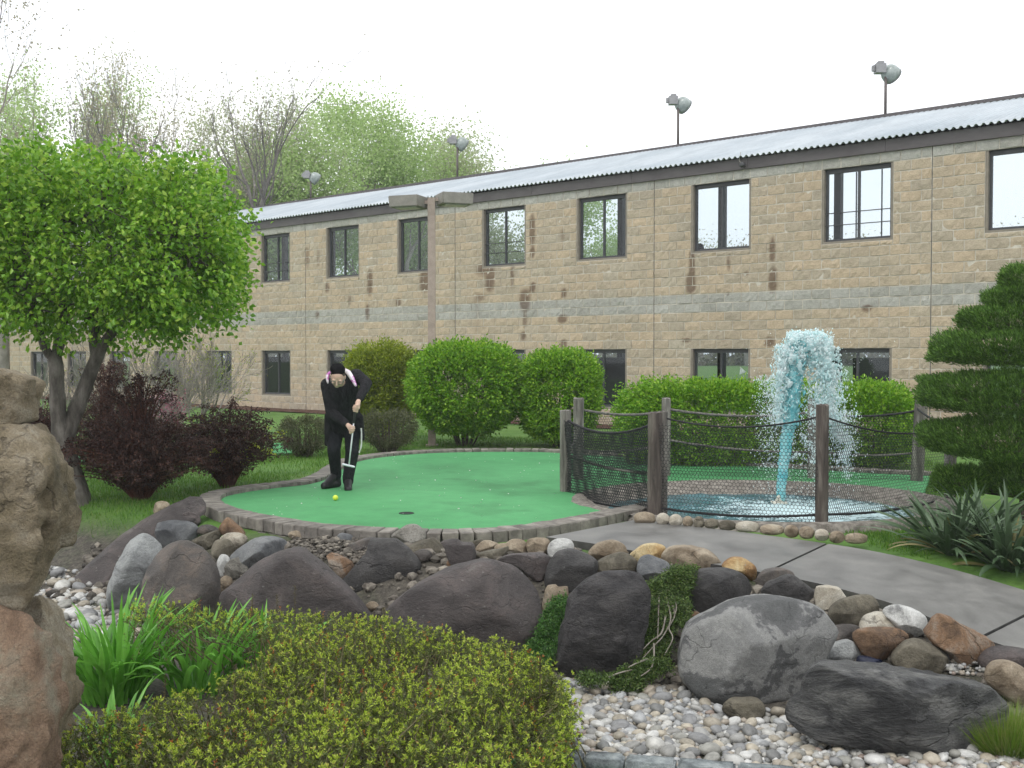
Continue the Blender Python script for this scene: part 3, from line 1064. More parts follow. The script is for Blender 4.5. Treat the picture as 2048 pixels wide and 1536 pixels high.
rock_mat('pale', [(.16, (.06, .06, .063)), (.3, (.19, .195, .195)), (.5, (.30, .31, .305)), (.8, (.40, .405, .39))], scale=3.4, rough=.6, bump=.5, dist=.8, bscale=30)
rock_mat('patchy', [(.36, (.075, .077, .076)), (.47, (.10, .10, .10)), (.50, (.19, .19, .185)), (.58, (.23, .23, .22)), (.7, (.17, .17, .165))], scale=2.4, rough=.6, bump=.35, dist=.4, bscale=40, detail=5)
rock_mat('log', [(.25, (.022, .022, .023)), (.45, (.045, .045, .046)), (.56, (.095, .095, .093)), (.72, (.20, .198, .188))], scale=2.6, rough=.4, bump=.9, stretch=(.5, 1, 1.7), dist=1.2, bscale=14, bdist=.05, rv=.12)
rock_mat('pitted', [(.3, (.035, .032, .034)), (.5, (.07, .065, .066)), (.75, (.11, .102, .10))], scale=5, rough=.65, bump=1, bscale=26, bdist=.05, stretch=(1, 1, 1.8))
rock_mat('tan', [(.28, (.13, .095, .06)), (.5, (.25, .20, .14)), (.7, (.36, .30, .22)), (.85, (.42, .38, .30))], scale=4.5, rough=.6, bump=.4, bscale=50)
rock_mat('gold', [(.3, (.24, .13, .05)), (.5, (.40, .27, .12)), (.7, (.52, .42, .24))], scale=5, rough=.6, bump=.4, bscale=50)
rock_mat('cream', [(.25, (.16, .14, .11)), (.42, (.38, .34, .27)), (.7, (.52, .49, .42))], scale=4, rough=.6, bump=.35, bscale=50)
rock_mat('white', [(.3, (.2, .2, .195)), (.45, (.44, .44, .42)), (.7, (.58, .58, .56))], scale=4, rough=.6, bump=.35, bscale=50)
rock_mat('olive', [(.28, (.07, .06, .042)), (.5, (.135, .12, .088)), (.72, (.22, .195, .145))], scale=4, rough=.6, bump=.5, bscale=40)
rock_mat('rust', [(.3, (.08, .05, .032)), (.5, (.17, .105, .062)), (.62, (.25, .15, .085)), (.78, (.3, .25, .2))], scale=4, rough=.65, bump=.6, bscale=40)
rock_mat('brown', [(.3, (.055, .048, .044)), (.5, (.088, .077, .069)), (.66, (.125, .10, .083)), (.8, (.18, .16, .14))], scale=3.5, rough=.5, bump=.4, bscale=40)
rock_mat('speckled', [(.3, (.15, .14, .12)), (.5, (.27, .255, .22)), (.7, (.38, .36, .32))], scale=6, rough=.7, bump=.6, bscale=70, speck=(.62, (.08, .08, .07)))
rock_mat('mossy', [(.2, (.10, .085, .05)), (.38, (.24, .195, .12)), (.5, (.34, .28, .19)), (.62, (.42, .37, .28)), (.8, (.28, .19, .11))], scale=2.4, rough=.75, bump=.9, bscale=26, bdist=.04, detail=9)
rock_mat('redmossy', [(.2, (.10, .065, .042)), (.4, (.24, .155, .10)), (.55, (.33, .225, .15)), (.75, (.34, .30, .22))], scale=2.6, rough=.75, bump=.9, bscale=26, bdist=.04, detail=9)
rock_mat('blue', [(.3, (.010, .013, .03)), (.7, (.02, .026, .06))], scale=5, rough=.3, bump=.1)
def polar(poly, th):
    c = poly.mean(0)
    # area centroid
    x, y = poly[:, 0], poly[:, 1]
    x1, y1 = np.roll(x, -1), np.roll(y, -1)
    cr = x*y1-x1*y
    A = cr.sum()/2
    if abs(A) > 1e-9:
        c = np.array([((x+x1)*cr).sum()/(6*A), ((y+y1)*cr).sum()/(6*A)])
    out = []
    P = poly-c
    Qn = np.roll(P, -1, axis=0)
    for t in th:
        d = np.array([math.cos(t), math.sin(t)])
        best = 0
        e = Qn-P
        den = d[0]*e[:, 1]-d[1]*e[:, 0]
        with np.errstate(divide='ignore', invalid='ignore'):
            s = (P[:, 0]*e[:, 1]-P[:, 1]*e[:, 0])/den
            w = (P[:, 0]*d[1]-P[:, 1]*d[0])/den
        ok = (np.abs(den) > 1e-12) & (w >= -1e-6) & (w <= 1+1e-6) & (s > 0)
        if ok.any(): best = s[ok].max()
        out.append(best)
    return c, np.array(out)
def rock(label, poly, mkey, T=None, Y=None, name='boulder', cat='boulder', amp=.035, freq=3.0, sq=.8, nth=60, nph=30, group=None, lean=0.0, smooth=True, boty=None, tilt=0.0, cuts=7):
    P = smooth_poly(np.array(poly, float), 4, True) if sq > .56 else resample(np.array(poly, float), 3.0, True)[:-1]
    cx = P[:, 0].mean()
    by = boty or P[:, 1].max()
    wpx = P[:, 0].max()-P[:, 0].min(); hpx = P[:, 1].max()-P[:, 1].min()
    if Y is None:
        Y = hit(cx, by)[1]
    if T is None:
        T = .5*.78*min(wpx, hpx*1.25)/F*Y
    if not lean:
        Yc = Y + T*.45
    else:
        Yc = Y
    W3 = np.array([W(x, y, Yc) for x, y in P])
    pl = W3[:, [0, 2]]
    th = np.linspace(0, 2*math.pi, nth, endpoint=False)
    c, R = polar(pl, th)
    ph = np.linspace(0, math.pi, nph)
    V = []
    for f in ph:
        rho = max(0.0, math.sin(f))**sq
        dep = -math.copysign(abs(math.cos(f))**(sq*.9+.1), math.cos(f))*T
        for t, r in zip(th, R):
            bk = 1-.22*max(0, dep/T)
            V.append((r*rho*math.cos(t)*bk, dep, r*rho*math.sin(t)*bk))
    V = np.array(V)
    seed = Vector((random.uniform(0, 90), random.uniform(0, 90), random.uniform(0, 90)))
    sc = min(wpx, hpx)/F*Y
    fq = freq/sc*.45
    for k in range(len(V)):
        v = Vector(V[k])
        n = mnoise.fractal(v*fq+seed, .9, 2.2, 4)
        d = v.normalized() if v.length > 1e-6 else Vector((0, -1, 0))
        V[k] += np.array(d)*n*amp*sc*(1.6 if abs(V[k][1]) > T*.3 else .55)
    prng = np.random.default_rng(int(abs(seed[0])*1000))
    ext = np.array([np.abs(V[:, 0]).max(), T, np.abs(V[:, 2]).max()])
    for _ in range(cuts):
        n_ = unit(np.array([prng.normal(0, .55), -1.0, prng.normal(.12, .5)]))
        sup = (V@n_).max()
        dlim = sup*prng.uniform(.72, .92)
        ex = np.maximum(0, V@n_-dlim)
        V -= ex[:, None]*n_[None]*.88
    for k in range(len(V)):
        v = Vector(V[k])
        n = mnoise.fractal(v*fq*3.1+seed, .8, 2.1, 3)
        n -= .6*max(0, .12-abs(mnoise.noise(v*fq*1.3+seed*1.7)))/.12*.5
        d = v.normalized() if v.length > 1e-6 else Vector((0, -1, 0))
        V[k] += np.array(d)*n*amp*sc*.30
    if tilt:
        V[:, 1] += V[:, 2]*tilt
    Q = []
    for a in range(nph-1):
        for i in range(nth):
            j = (i+1) % nth
            Q.append((a*nth+i, (a+1)*nth+i, (a+1)*nth+j, a*nth+j))
    # merge poles
    me = npmesh(name, V, Q, smooth)
    bm = bmesh.new(); bm.from_mesh(me)
    bmesh.ops.remove_doubles(bm, verts=bm.verts, dist=1e-5)
    bmesh.ops.recalc_face_normals(bm, faces=bm.faces)
    bm.to_mesh(me); bm.free()
    o = link(name, me, None, RK[mkey])
    o.location = (c[0], Yc, c[1])
    setp(o, label, cat, group)
    return o
def reg(ox, oy, s, pts):
    return [(ox+x/s, oy+y/s) for x, y in pts]
SA = 2048/440.0
A = lambda p: reg(120, 960, SA, p)
B = lambda p: reg(420, 1030, SA, p)
C = lambda p: reg(760, 1030, SA, p)
D_ = lambda p: reg(1080, 1030, SA, p)
E_ = lambda p: reg(1460, 1080, 2048/588.0, p)
GRK = 'stones of the bank below the putting green'
ROCKS = [
 ('long dark purple boulder leaning up to the kerb end beside the lawn', A([(100, 1120), (60, 1050), (150, 930), (280, 790), (480, 570), (700, 400), (900, 290), (1100, 180), (1180, 150), (1260, 170), (1305, 250), (1290, 330), (1150, 420), (1000, 560), (800, 800), (600, 1000), (450, 1150), (280, 1160)]), 'purple', dict(T=.28, tilt=.75, Y=10.35, lean=1)),
 ('pale grey upright boulder between the long dark boulder and the brown one', A([(470, 1160), (460, 1050), (500, 900), (560, 720), (640, 580), (720, 500), (800, 485), (880, 530), (945, 590), (940, 700), (880, 850), (820, 1000), (740, 1150), (620, 1240), (500, 1240)]), 'pale', dict(T=.2, amp=.05)),
 ('tall rounded dark brown boulder beside the pale grey boulder', A([(690, 1290), (740, 1080), (790, 880), (850, 740), (960, 620), (1100, 575), (1230, 580), (1360, 650), (1450, 770), (1490, 900), (1490, 1100), (1440, 1300), (1200, 1360), (900, 1360)]), 'brown', dict(T=.25)),
 ('flat-topped light grey stone above the pale upright boulder', A([(890, 500), (900, 430), (930, 390), (1050, 378), (1200, 383), (1265, 410), (1292, 460), (1275, 540), (1200, 600), (1050, 640), (950, 620)]), 'grey', dict(T=.16, sq=.6)),
 ('small reddish stone touching the kerb end', A([(1105, 380), (1130, 315), (1210, 298), (1290, 330), (1315, 390), (1270, 440), (1180, 440)]), 'purple', {}),
 ('grey-tan slab tilted below the kerb', A([(1210, 565), (1350, 500), (1480, 458), (1512, 510), (1450, 585), (1410, 650), (1340, 630), (1260, 600)]), 'olive', dict(sq=.55)),
 ('small brown stone wedged behind the tilted slab', A([(1285, 500), (1300, 430), (1380, 412), (1460, 438), (1485, 475), (1400, 510)]), 'brown', {}),
 ('pointed tan-brown stone against the kerb face', A([(1475, 460), (1540, 362), (1572, 348), (1640, 400), (1705, 460), (1735, 530), (1620, 540), (1530, 510)]), 'rust', dict(sq=.6)),
 ('smooth cream stone under the pointed tan stone', A([(1485, 560), (1540, 500), (1640, 485), (1720, 508), (1748, 550), (1710, 610), (1640, 650), (1560, 630)]), 'cream', {}),
 ('round olive-brown stone in front of the cream stone', A([(1403, 660), (1420, 590), (1490, 545), (1570, 550), (1628, 600), (1622, 680), (1560, 725), (1450, 725)]), 'olive', dict(T=.07)),
 ('white egg-shaped stone standing on end', A([(1463, 770), (1490, 700), (1530, 688), (1577, 720), (1592, 790), (1570, 880), (1515, 910), (1480, 860)]), 'white', dict(T=.06)),
 ('pinkish mottled stone beside the white egg-shaped stone', A([(1530, 810), (1590, 740), (1680, 718), (1725, 770), (1755, 835), (1700, 890), (1600, 925), (1550, 890)]), 'speckled', dict(T=.07)),
 ('tan stone squeezed below the white egg-shaped stone', A([(1450, 1110), (1470, 960), (1530, 888), (1595, 905), (1605, 960), (1560, 1040), (1500, 1130)]), 'tan', dict(T=.08)),
 ('small tan stone on the grass behind the long dark boulder', A([(862, 300), (890, 215), (950, 193), (1015, 215), (1020, 280), (940, 320)]), 'tan', {}),
 ('smooth blue-grey stone behind the biggest left-hand dome boulder', B([(170, 410), (230, 340), (350, 250), (450, 203), (560, 193), (660, 213), (725, 262), (710, 330), (620, 400), (480, 460), (380, 490), (280, 470), (200, 440)]), 'grey', dict(T=.2)),
 ('huge purple-brown dome boulder behind the lily leaves', B([(30, 1030), (38, 870), (90, 730), (220, 620), (400, 470), (560, 370), (740, 298), (860, 278), (960, 365), (1060, 448), (1180, 558), (1320, 690), (1440, 820), (1540, 960), (1610, 1080), (1500, 1180), (1200, 1230), (800, 1240), (300, 1200), (80, 1130)]), 'purple', dict(T=.36, freq=2.2)),
 ('orange-brown angular stone lying in the gravel pocket', B([(1085, 372), (1130, 343), (1230, 388), (1320, 438), (1358, 490), (1335, 565), (1250, 600), (1190, 545), (1120, 462)]), 'rust', dict(sq=.55, T=.09, amp=.06)),
 ('dark wedge-shaped boulder pointing down between two dome boulders', B([(1250, 590), (1380, 470), (1465, 350), (1478, 215), (1500, 200), (1600, 208), (1740, 213), (1840, 288), (1950, 400), (1995, 480), (1935, 580), (1815, 690), (1720, 800), (1605, 930), (1560, 915), (1450, 825), (1330, 690)]), 'dark', dict(sq=.5, T=.2, Y=8.75)),
 ('brownish stone half hidden behind the dark wedge boulder', B([(1245, 295), (1400, 230), (1490, 205), (1600, 230), (1500, 330), (1350, 330)]), 'brown', dict(T=.1)),
 ('speckled grey-tan stone sitting highest against the pavers', B([(1688, 190), (1760, 130), (1840, 88), (1920, 83), (1990, 138), (2015, 210), (1960, 270), (1840, 295), (1740, 250)]), 'speckled', dict(T=.11)),
 ('angular olive-brown stone right of the dark wedge boulder', C([(240, 295), (380, 230), (500, 203), (560, 238), (622, 310), (652, 400), (645, 500), (560, 580), (400, 590), (310, 580), (330, 420)]), 'olive', dict(sq=.55, T=.14, Y=9.05)),
 ('purple notched stone under the kerb pavers', C([(565, 248), (650, 223), (720, 220), (775, 250), (860, 253), (888, 300), (888, 410), (820, 470), (680, 510), (640, 420), (600, 300)]), 'purple', dict(T=.13)),
 ('huge purple-grey dome boulder in the middle of the bank', C([(-20, 1000), (60, 890), (180, 770), (330, 640), (480, 560), (640, 480), (820, 428), (980, 403), (1140, 428), (1280, 478), (1390, 558), (1475, 660), (1505, 780), (1515, 900), (1490, 1060), (1430, 1200), (1330, 1310), (1000, 1370), (500, 1340), (100, 1200)]), 'purple', dict(T=.38, freq=2.2)),
 ('thin pale olive stone lying on another flat stone', C([(885, 315), (940, 250), (1010, 233), (1100, 263), (1145, 292), (1070, 325), (950, 350), (900, 350)]), 'tan', dict(T=.07)),
 ('flat olive-grey stone underneath the thin pale stone', C([(875, 410), (890, 360), (1000, 328), (1130, 308), (1205, 288), (1205, 340), (1130, 395), (1000, 425), (900, 430)]), 'olive', dict(T=.07)),
 ('tan rounded stone first in the row below the path corner', C([(1135, 300), (1200, 240), (1280, 220), (1352, 240), (1385, 300), (1375, 360), (1280, 375), (1190, 360)]), 'tan', {}),
 ('squarish tan stone second in the row below the path corner', C([(1373, 345), (1360, 250), (1410, 213), (1530, 210), (1583, 240), (1575, 330), (1510, 375), (1420, 372)]), 'tan', dict(sq=.6)),
 ('white and grey stone third in the row below the path corner', C([(1555, 350), (1570, 270), (1630, 223), (1730, 216), (1793, 250), (1795, 315), (1720, 360), (1640, 395), (1580, 395)]), 'white', {}),
 ('shiny purple stone overhanging the middle dome boulder', C([(1090, 415), (1200, 363), (1350, 353), (1530, 363), (1590, 410), (1560, 520), (1490, 620), (1400, 570), (1300, 480), (1200, 440)]), 'purple', dict(T=.13, sq=.6)),
 ('dark grey rounded boulder above the orange-tan stone', C([(1533, 650), (1548, 500), (1590, 410), (1650, 338), (1760, 310), (1870, 338), (1985, 390), (2030, 440), (2000, 540), (1890, 640), (1790, 710), (1640, 700)]), 'dark', dict(T=.2)),
 ('orange-tan blocky stone above the left creeping juniper', C([(1500, 870), (1530, 700), (1560, 648), (1640, 643), (1665, 668), (1755, 658), (1750, 760), (1640, 830), (1540, 890)]), 'tan', dict(sq=.55)),
 ('broad pitted dark boulder between the two creeping junipers', D_([(250, 750), (340, 640), (450, 560), (600, 508), (740, 498), (870, 518), (955, 580), (995, 680), (1005, 850), (985, 1000), (960, 1200), (940, 1400), (850, 1500), (400, 1520), (200, 1535), (130, 1460), (170, 1100), (230, 900)]), 'pitted', dict(T=.26, sq=.6, amp=.04, freq=5)),
 ('tan stone touching the path edge above the grey-olive stone', D_([(445, 355), (500, 278), (600, 238), (690, 230), (775, 268), (815, 340), (790, 400), (640, 420), (540, 430), (480, 410)]), 'tan', {}),
 ('grey-olive stone resting on the pitted boulder', D_([(490, 500), (540, 420), (650, 368), (760, 343), (855, 378), (910, 440), (890, 530), (740, 550), (600, 560), (520, 555)]), 'olive', dict(T=.12)),
 ('bright golden-cream stone at the path edge', D_([(830, 380), (900, 308), (960, 273), (1050, 256), (1135, 273), (1170, 312), (1140, 420), (1000, 440), (920, 440)]), 'gold', {}),
 ('light grey ball-like stone in front of the golden-cream stone', D_([(900, 485), (928, 400), (1000, 362), (1080, 388), (1170, 428), (1230, 490), (1160, 575), (1060, 625), (960, 612), (905, 545)]), 'grey', dict(T=.12)),
 ('wide furrowed tan stone at the path edge', D_([(1125, 400), (1180, 308), (1260, 280), (1400, 288), (1530, 308), (1605, 350), (1685, 440), (1670, 490), (1540, 510), (1400, 515), (1220, 510)]), 'tan', dict(T=.17)),
 ('rusty golden stone under the path joint', D_([(1685, 475), (1760, 398), (1840, 388), (1930, 418), (2010, 490), (2008, 570), (1980, 625), (1900, 560), (1780, 510)]), 'gold', dict(T=.1)),
 ('dark purple oval boulder beside the right creeping juniper', D_([(1365, 570), (1450, 508), (1600, 483), (1740, 488), (1860, 528), (1955, 600), (2000, 695), (1910, 760), (1770, 820), (1630, 880), (1500, 930), (1400, 900), (1375, 750)]), 'dark', dict(T=.22)),
 ('small brown stone under the dark purple oval boulder', D_([(1340, 1040), (1395, 908), (1495, 915), (1440, 1010), (1390, 1070)]), 'rust', dict(T=.07)),
 ('large smooth pale grey boulder with darker patches', [(1356, 1335), (1362, 1290), (1372, 1258), (1395, 1235), (1432, 1213), (1472, 1195), (1520, 1188), (1575, 1194), (1622, 1209), (1652, 1235), (1668, 1258), (1655, 1285), (1640, 1315), (1612, 1350), (1582, 1380), (1500, 1400), (1420, 1395), (1375, 1372)], 'patchy', dict(T=.38, amp=.05, freq=2.4, nth=84, nph=40, cuts=6)),
 ('brown-topped stone tucked under the second path slab', E_([(175, 280), (230, 213), (330, 188), (400, 203), (445, 240), (420, 310), (290, 330), (200, 330)]), 'brown', dict(T=.1)),
 ('dark wedge stone resting above the large pale boulder', E_([(212, 370), (250, 298), (310, 268), (420, 233), (520, 298), (605, 370), (600, 450), (460, 450), (320, 420)]), 'dark', dict(T=.13)),
 ('cream angular stone below the middle of the second path slab', E_([(582, 400), (600, 323), (680, 313), (755, 323), (805, 390), (760, 450), (700, 480), (630, 490), (595, 460)]), 'cream', dict(sq=.55, T=.1)),
 ('olive rounded stone right of the cream angular stone', E_([(678, 505), (740, 428), (850, 388), (950, 375), (1005, 400), (1035, 480), (1000, 560), (910, 610), (780, 620), (715, 575)]), 'olive', dict(T=.13)),
 ('cream stone with orange crown in the middle of the heap', E_([(895, 610), (930, 528), (1040, 498), (1105, 518), (1165, 570), (1200, 640), (1050, 665), (940, 650)]), 'cream', dict(T=.1)),
 ('white oval stone leaning on the path edge', E_([(1062, 505), (1100, 458), (1190, 448), (1295, 488), (1365, 560), (1358, 635), (1275, 680), (1190, 640), (1120, 570)]), 'white', dict(T=.12)),
 ('small orange-grey stone beside the pale boulder', E_([(635, 700), (680, 618), (760, 588), (870, 588), (905, 622), (870, 700), (770, 745), (650, 745)]), 'brown', dict(T=.09)),
 ('reddish-brown rounded stone in front of the cream-crowned stone', E_([(850, 675), (900, 618), (1050, 602), (1185, 618), (1255, 690), (1200, 790), (1110, 845), (960, 830), (890, 755)]), 'rust', dict(T=.14)),
 ('light grey angular stone on top of the long dark boulder', E_([(575, 805), (610, 758), (720, 713), (830, 688), (905, 728), (915, 785), (875, 855), (700, 862), (610, 855)]), 'pale', dict(sq=.5, T=.09, amp=.05)),
 ('dark greenish ball-like stone right of the reddish-brown stone', E_([(1115, 830), (1170, 748), (1250, 693), (1320, 688), (1425, 738), (1505, 810), (1540, 890), (1450, 945), (1300, 940), (1170, 900)]), 'olive', dict(T=.17)),
 ('angular grey stone with a rusty orange face at the path edge', E_([(1355, 650), (1400, 538), (1450, 497), (1520, 518), (1650, 598), (1750, 658), (1815, 712), (1790, 790), (1690, 860), (1600, 885), (1510, 800), (1400, 720)]), 'rust', dict(sq=.5, T=.14, amp=.05)),
 ('dark purple stone at the right-hand end of the path edge', E_([(1720, 840), (1760, 768), (1850, 742), (2000, 748), (2180, 800), (2200, 920), (1980, 950), (1780, 910)]), 'purple', dict(T=.15)),
 ('big tan oval stone above the grass tuft', E_([(1770, 970), (1800, 888), (1870, 842), (1970, 848), (2075, 920), (2120, 1050), (2110, 1160), (2000, 1170), (1900, 1090), (1815, 1020)]), 'tan', dict(T=.17)),
 ('long low black-grey boulder like a log beside the gravel', E_([(370, 1255), (395, 1130), (480, 1060), (500, 960), (560, 898), (620, 852), (850, 858), (1100, 888), (1400, 938), (1650, 988), (1825, 1018), (1925, 1090), (2000, 1160), (1990, 1270), (1900, 1370), (1750, 1480), (1600, 1495), (1400, 1480), (1200, 1450), (900, 1400), (640, 1370), (500, 1330)]), 'log', dict(T=.3, amp=.075, freq=3.6, nth=110, nph=46, sq=.6, cuts=12)),
 ('small dark blue shiny stone wedged between the angular stone and the log boulder', E_([(875, 850), (900, 806), (1000, 812), (1050, 830), (1055, 868), (950, 880), (890, 876)]), 'blue', dict(T=.05, amp=.02, cuts=2)),
 ('small olive rock lying in the gravel before the pale boulder', E_([(-60, 1180), (0, 1108), (120, 1096), (200, 1106), (245, 1160), (225, 1235), (100, 1250), (0, 1230)]), 'olive', dict(T=.1)),
]
EXTRA = [(1010, 1098, 22, 13, 'tan'), (1120, 1126, 20, 12, 'cream'), (845, 1112, 20, 14, 'brown'), (960, 1090, 18, 11, 'olive'), (690, 1075, 17, 10, 'grey'), (1668, 1278, 16, 11, 'cream'), (1690, 1232, 15, 10, 'grey'), (1760, 1258, 14, 9, 'tan'), (1845, 1315, 15, 10, 'pale'), (1905, 1335, 14, 9, 'white'), (1350, 1150, 17, 11, 'grey'), (1258, 1150, 15, 10, 'brown'), (590, 1070, 16, 9, 'tan'), (1560, 1178, 14, 9, 'rust'), (1730, 1210, 12, 8, 'olive'), (905, 1128, 14, 9, 'rust'), (745, 1212, 13, 10, 'tan')]
EXW = ['near the end of the notched purple stone', 'just under the path corner', 'beside the dark wedge boulder', 'above the middle dome boulder', 'left of the highest speckled stone', 'at the shoulder of the large pale boulder', 'under the second slab beside the olive stone', 'between the white oval and the olive stone', 'behind the long log boulder', 'in the small gravel pocket by the big tan stone', 'before the furrowed tan stone', 'on the shoulder of the pitted boulder', 'above the left dome boulder', 'between the dark stones by the path joint', 'in the shadow of the path edge', 'at the foot of the olive-brown stone', 'in the gap under the wedge boulder']
for k, (x, y, a_, b_, mk) in enumerate(EXTRA):
    pl_ = [(x+a_*math.cos(t)*random.uniform(.85, 1.1), y+b_*math.sin(t)*random.uniform(.85, 1.1)) for t in np.linspace(0, 6.28, 10)[:-1]]
    rock('small '+{'tan': 'tan', 'cream': 'cream', 'brown': 'brown', 'olive': 'olive', 'grey': 'grey', 'pale': 'mottled grey', 'white': 'white', 'rust': 'rusty'}[mk]+' stone '+EXW[k], pl_, mk, group=GRK, nth=30, nph=14, cuts=4)
for lab, poly, mk, kw in ROCKS:
    rock(lab, poly, mk, group=GRK, **kw)
# stacked rocks on the left, close to the camera
GST = 'rocks stacked at the left edge'
rock('lowest rust-red rock of the left-hand stack', [(-150, 1300), (-60, 1210), (20, 1215), (60, 1232), (80, 1290), (94, 1360), (108, 1420), (104, 1560), (85, 1720), (-150, 1720)], 'redmossy', T=.24, Y=4.3, lean=1, group=GST, amp=.085, freq=5.5, sq=.5, nth=100, nph=52, cuts=16)
rock('tan rock beneath the biggest rock of the left-hand stack', [(-30, 1230), (10, 1195), (70, 1185), (95, 1200), (112, 1260), (130, 1330), (134, 1400), (124, 1470), (112, 1640), (-30, 1650)], 'mossy', T=.28, Y=4.75, lean=1, group=GST, amp=.085, freq=5.5, sq=.5, nth=100, nph=52, cuts=16)
rock('biggest mossy tan rock bulging from the left-hand stack', [(-190, 900), (-60, 860), (30, 846), (60, 842), (80, 862), (108, 895), (128, 930), (140, 985), (138, 1040), (118, 1095), (100, 1150), (78, 1185), (20, 1200), (-60, 1205), (-190, 1160)], 'mossy', T=.32, Y=4.55, lean=1, group=GST, amp=.085, freq=5.5, sq=.7, nth=100, nph=52, cuts=16)
rock('blocky grey rock on top of the left-hand stack', [(-150, 760), (-60, 745), (20, 738), (55, 748), (70, 757), (64, 800), (62, 842), (40, 855), (-40, 868), (-150, 860)], 'mossy', T=.24, Y=4.6, lean=1, group=GST, amp=.085, freq=6, sq=.5, nth=100, nph=52, cuts=14)

# row of edging stones along the path
EDG = [(430, 540, 1010), (545, 610, 1017), (610, 675, 1023), (680, 730, 1030), (735, 790, 1033), (790, 865, 1040), (865, 950, 1048), (950, 1075, 1055), (1075, 1195, 1070), (1200, 1270, 1078), (1275, 1350, 1085), (1355, 1425, 1098), (1430, 1505, 1108), (1510, 1625, 1115)]
for k, (a, b_, cy) in enumerate(EDG):
    x0, x1, y = 1100+a/2.56, 1100+b_/2.56, 640+cy/2.56
    h = 10.5+random.uniform(-1, 1.5)
    x0 -= 1; x1 += 1
    xm = (x0+x1)/2
    rock(NUMW[k]+' pale edging stone of the row along the path, counted from the kerb', [(x0, y+3), (x0+3, y-h*.6), (xm-3, y-h), (xm+5, y-h*.95), (x1-2, y-h*.5), (x1, y+4), (x1-4, y+h*.9), (xm, y+h*1.2), (x0+4, y+h*.9)], random.choice(['tan', 'tan', 'olive', 'cream']), name='edging_stone', cat='edging stone', group='edging stones along the path', nth=26, nph=12, amp=.03, cuts=3, Y=hit(xm, y+h*.9, .065)[1])

# ------------------------------------------------------------------ pebbles
PEB_COL = [(.30, .295, .28), (.40, .395, .375), (.20, .20, .20), (.50, .495, .475), (.28, .25, .20), (.25, .245, .22), (.38, .34, .27), (.16, .16, .155), (.24, .235, .22), (.44, .43, .40), (.33, .335, .335), (.31, .27, .22), (.20, .205, .21), (.36, .35, .32), (.27, .26, .235), (.24, .19, .16)]
def pebble_mat():
    m, nt, b = newmat('river_pebble')
    oi = nt.nodes.new('ShaderNodeObjectInfo')
    g = nt.nodes.new('ShaderNodeNewGeometry')
    k = math_n(nt, 'FRACT', math_n(nt, 'ADD', oi.outputs['Random'], g.outputs['Random Per Island']))
    r = ramp(nt, [(i/len(PEB_COL), c) for i, c in enumerate(PEB_COL)])
    r.color_ramp.interpolation = 'CONSTANT'
    nt.links.new(k, r.inputs['Fac'])
    f = noise_n(nt, g.outputs['Position'], 45, 5, .7)
    col = bright(nt, r.outputs['Color'], math_n(nt, 'ADD', math_n(nt, 'MULTIPLY', f, .8), .62))
    nt.links.new(col, b.inputs['Base Color'])
    b.inputs['Roughness'].default_value = .5
    return m
M_PEB = pebble_mat()
def ico(sub):
    bm = bmesh.new()
    bmesh.ops.create_icosphere(bm, subdivisions=sub, radius=1)
    V = np.array([v.co[:] for v in bm.verts]); T = np.array([[v.index for v in f.verts] for f in bm.faces])
    bm.free()
    return V, T
ICO1, ICO2, ICO3 = ico(1), ico(2), ico(3)
def lumpy(V, rng, amp):
    d = unit(V)
    return d*(1+amp*lump(d, rng, 1.6, 8))[:, None]
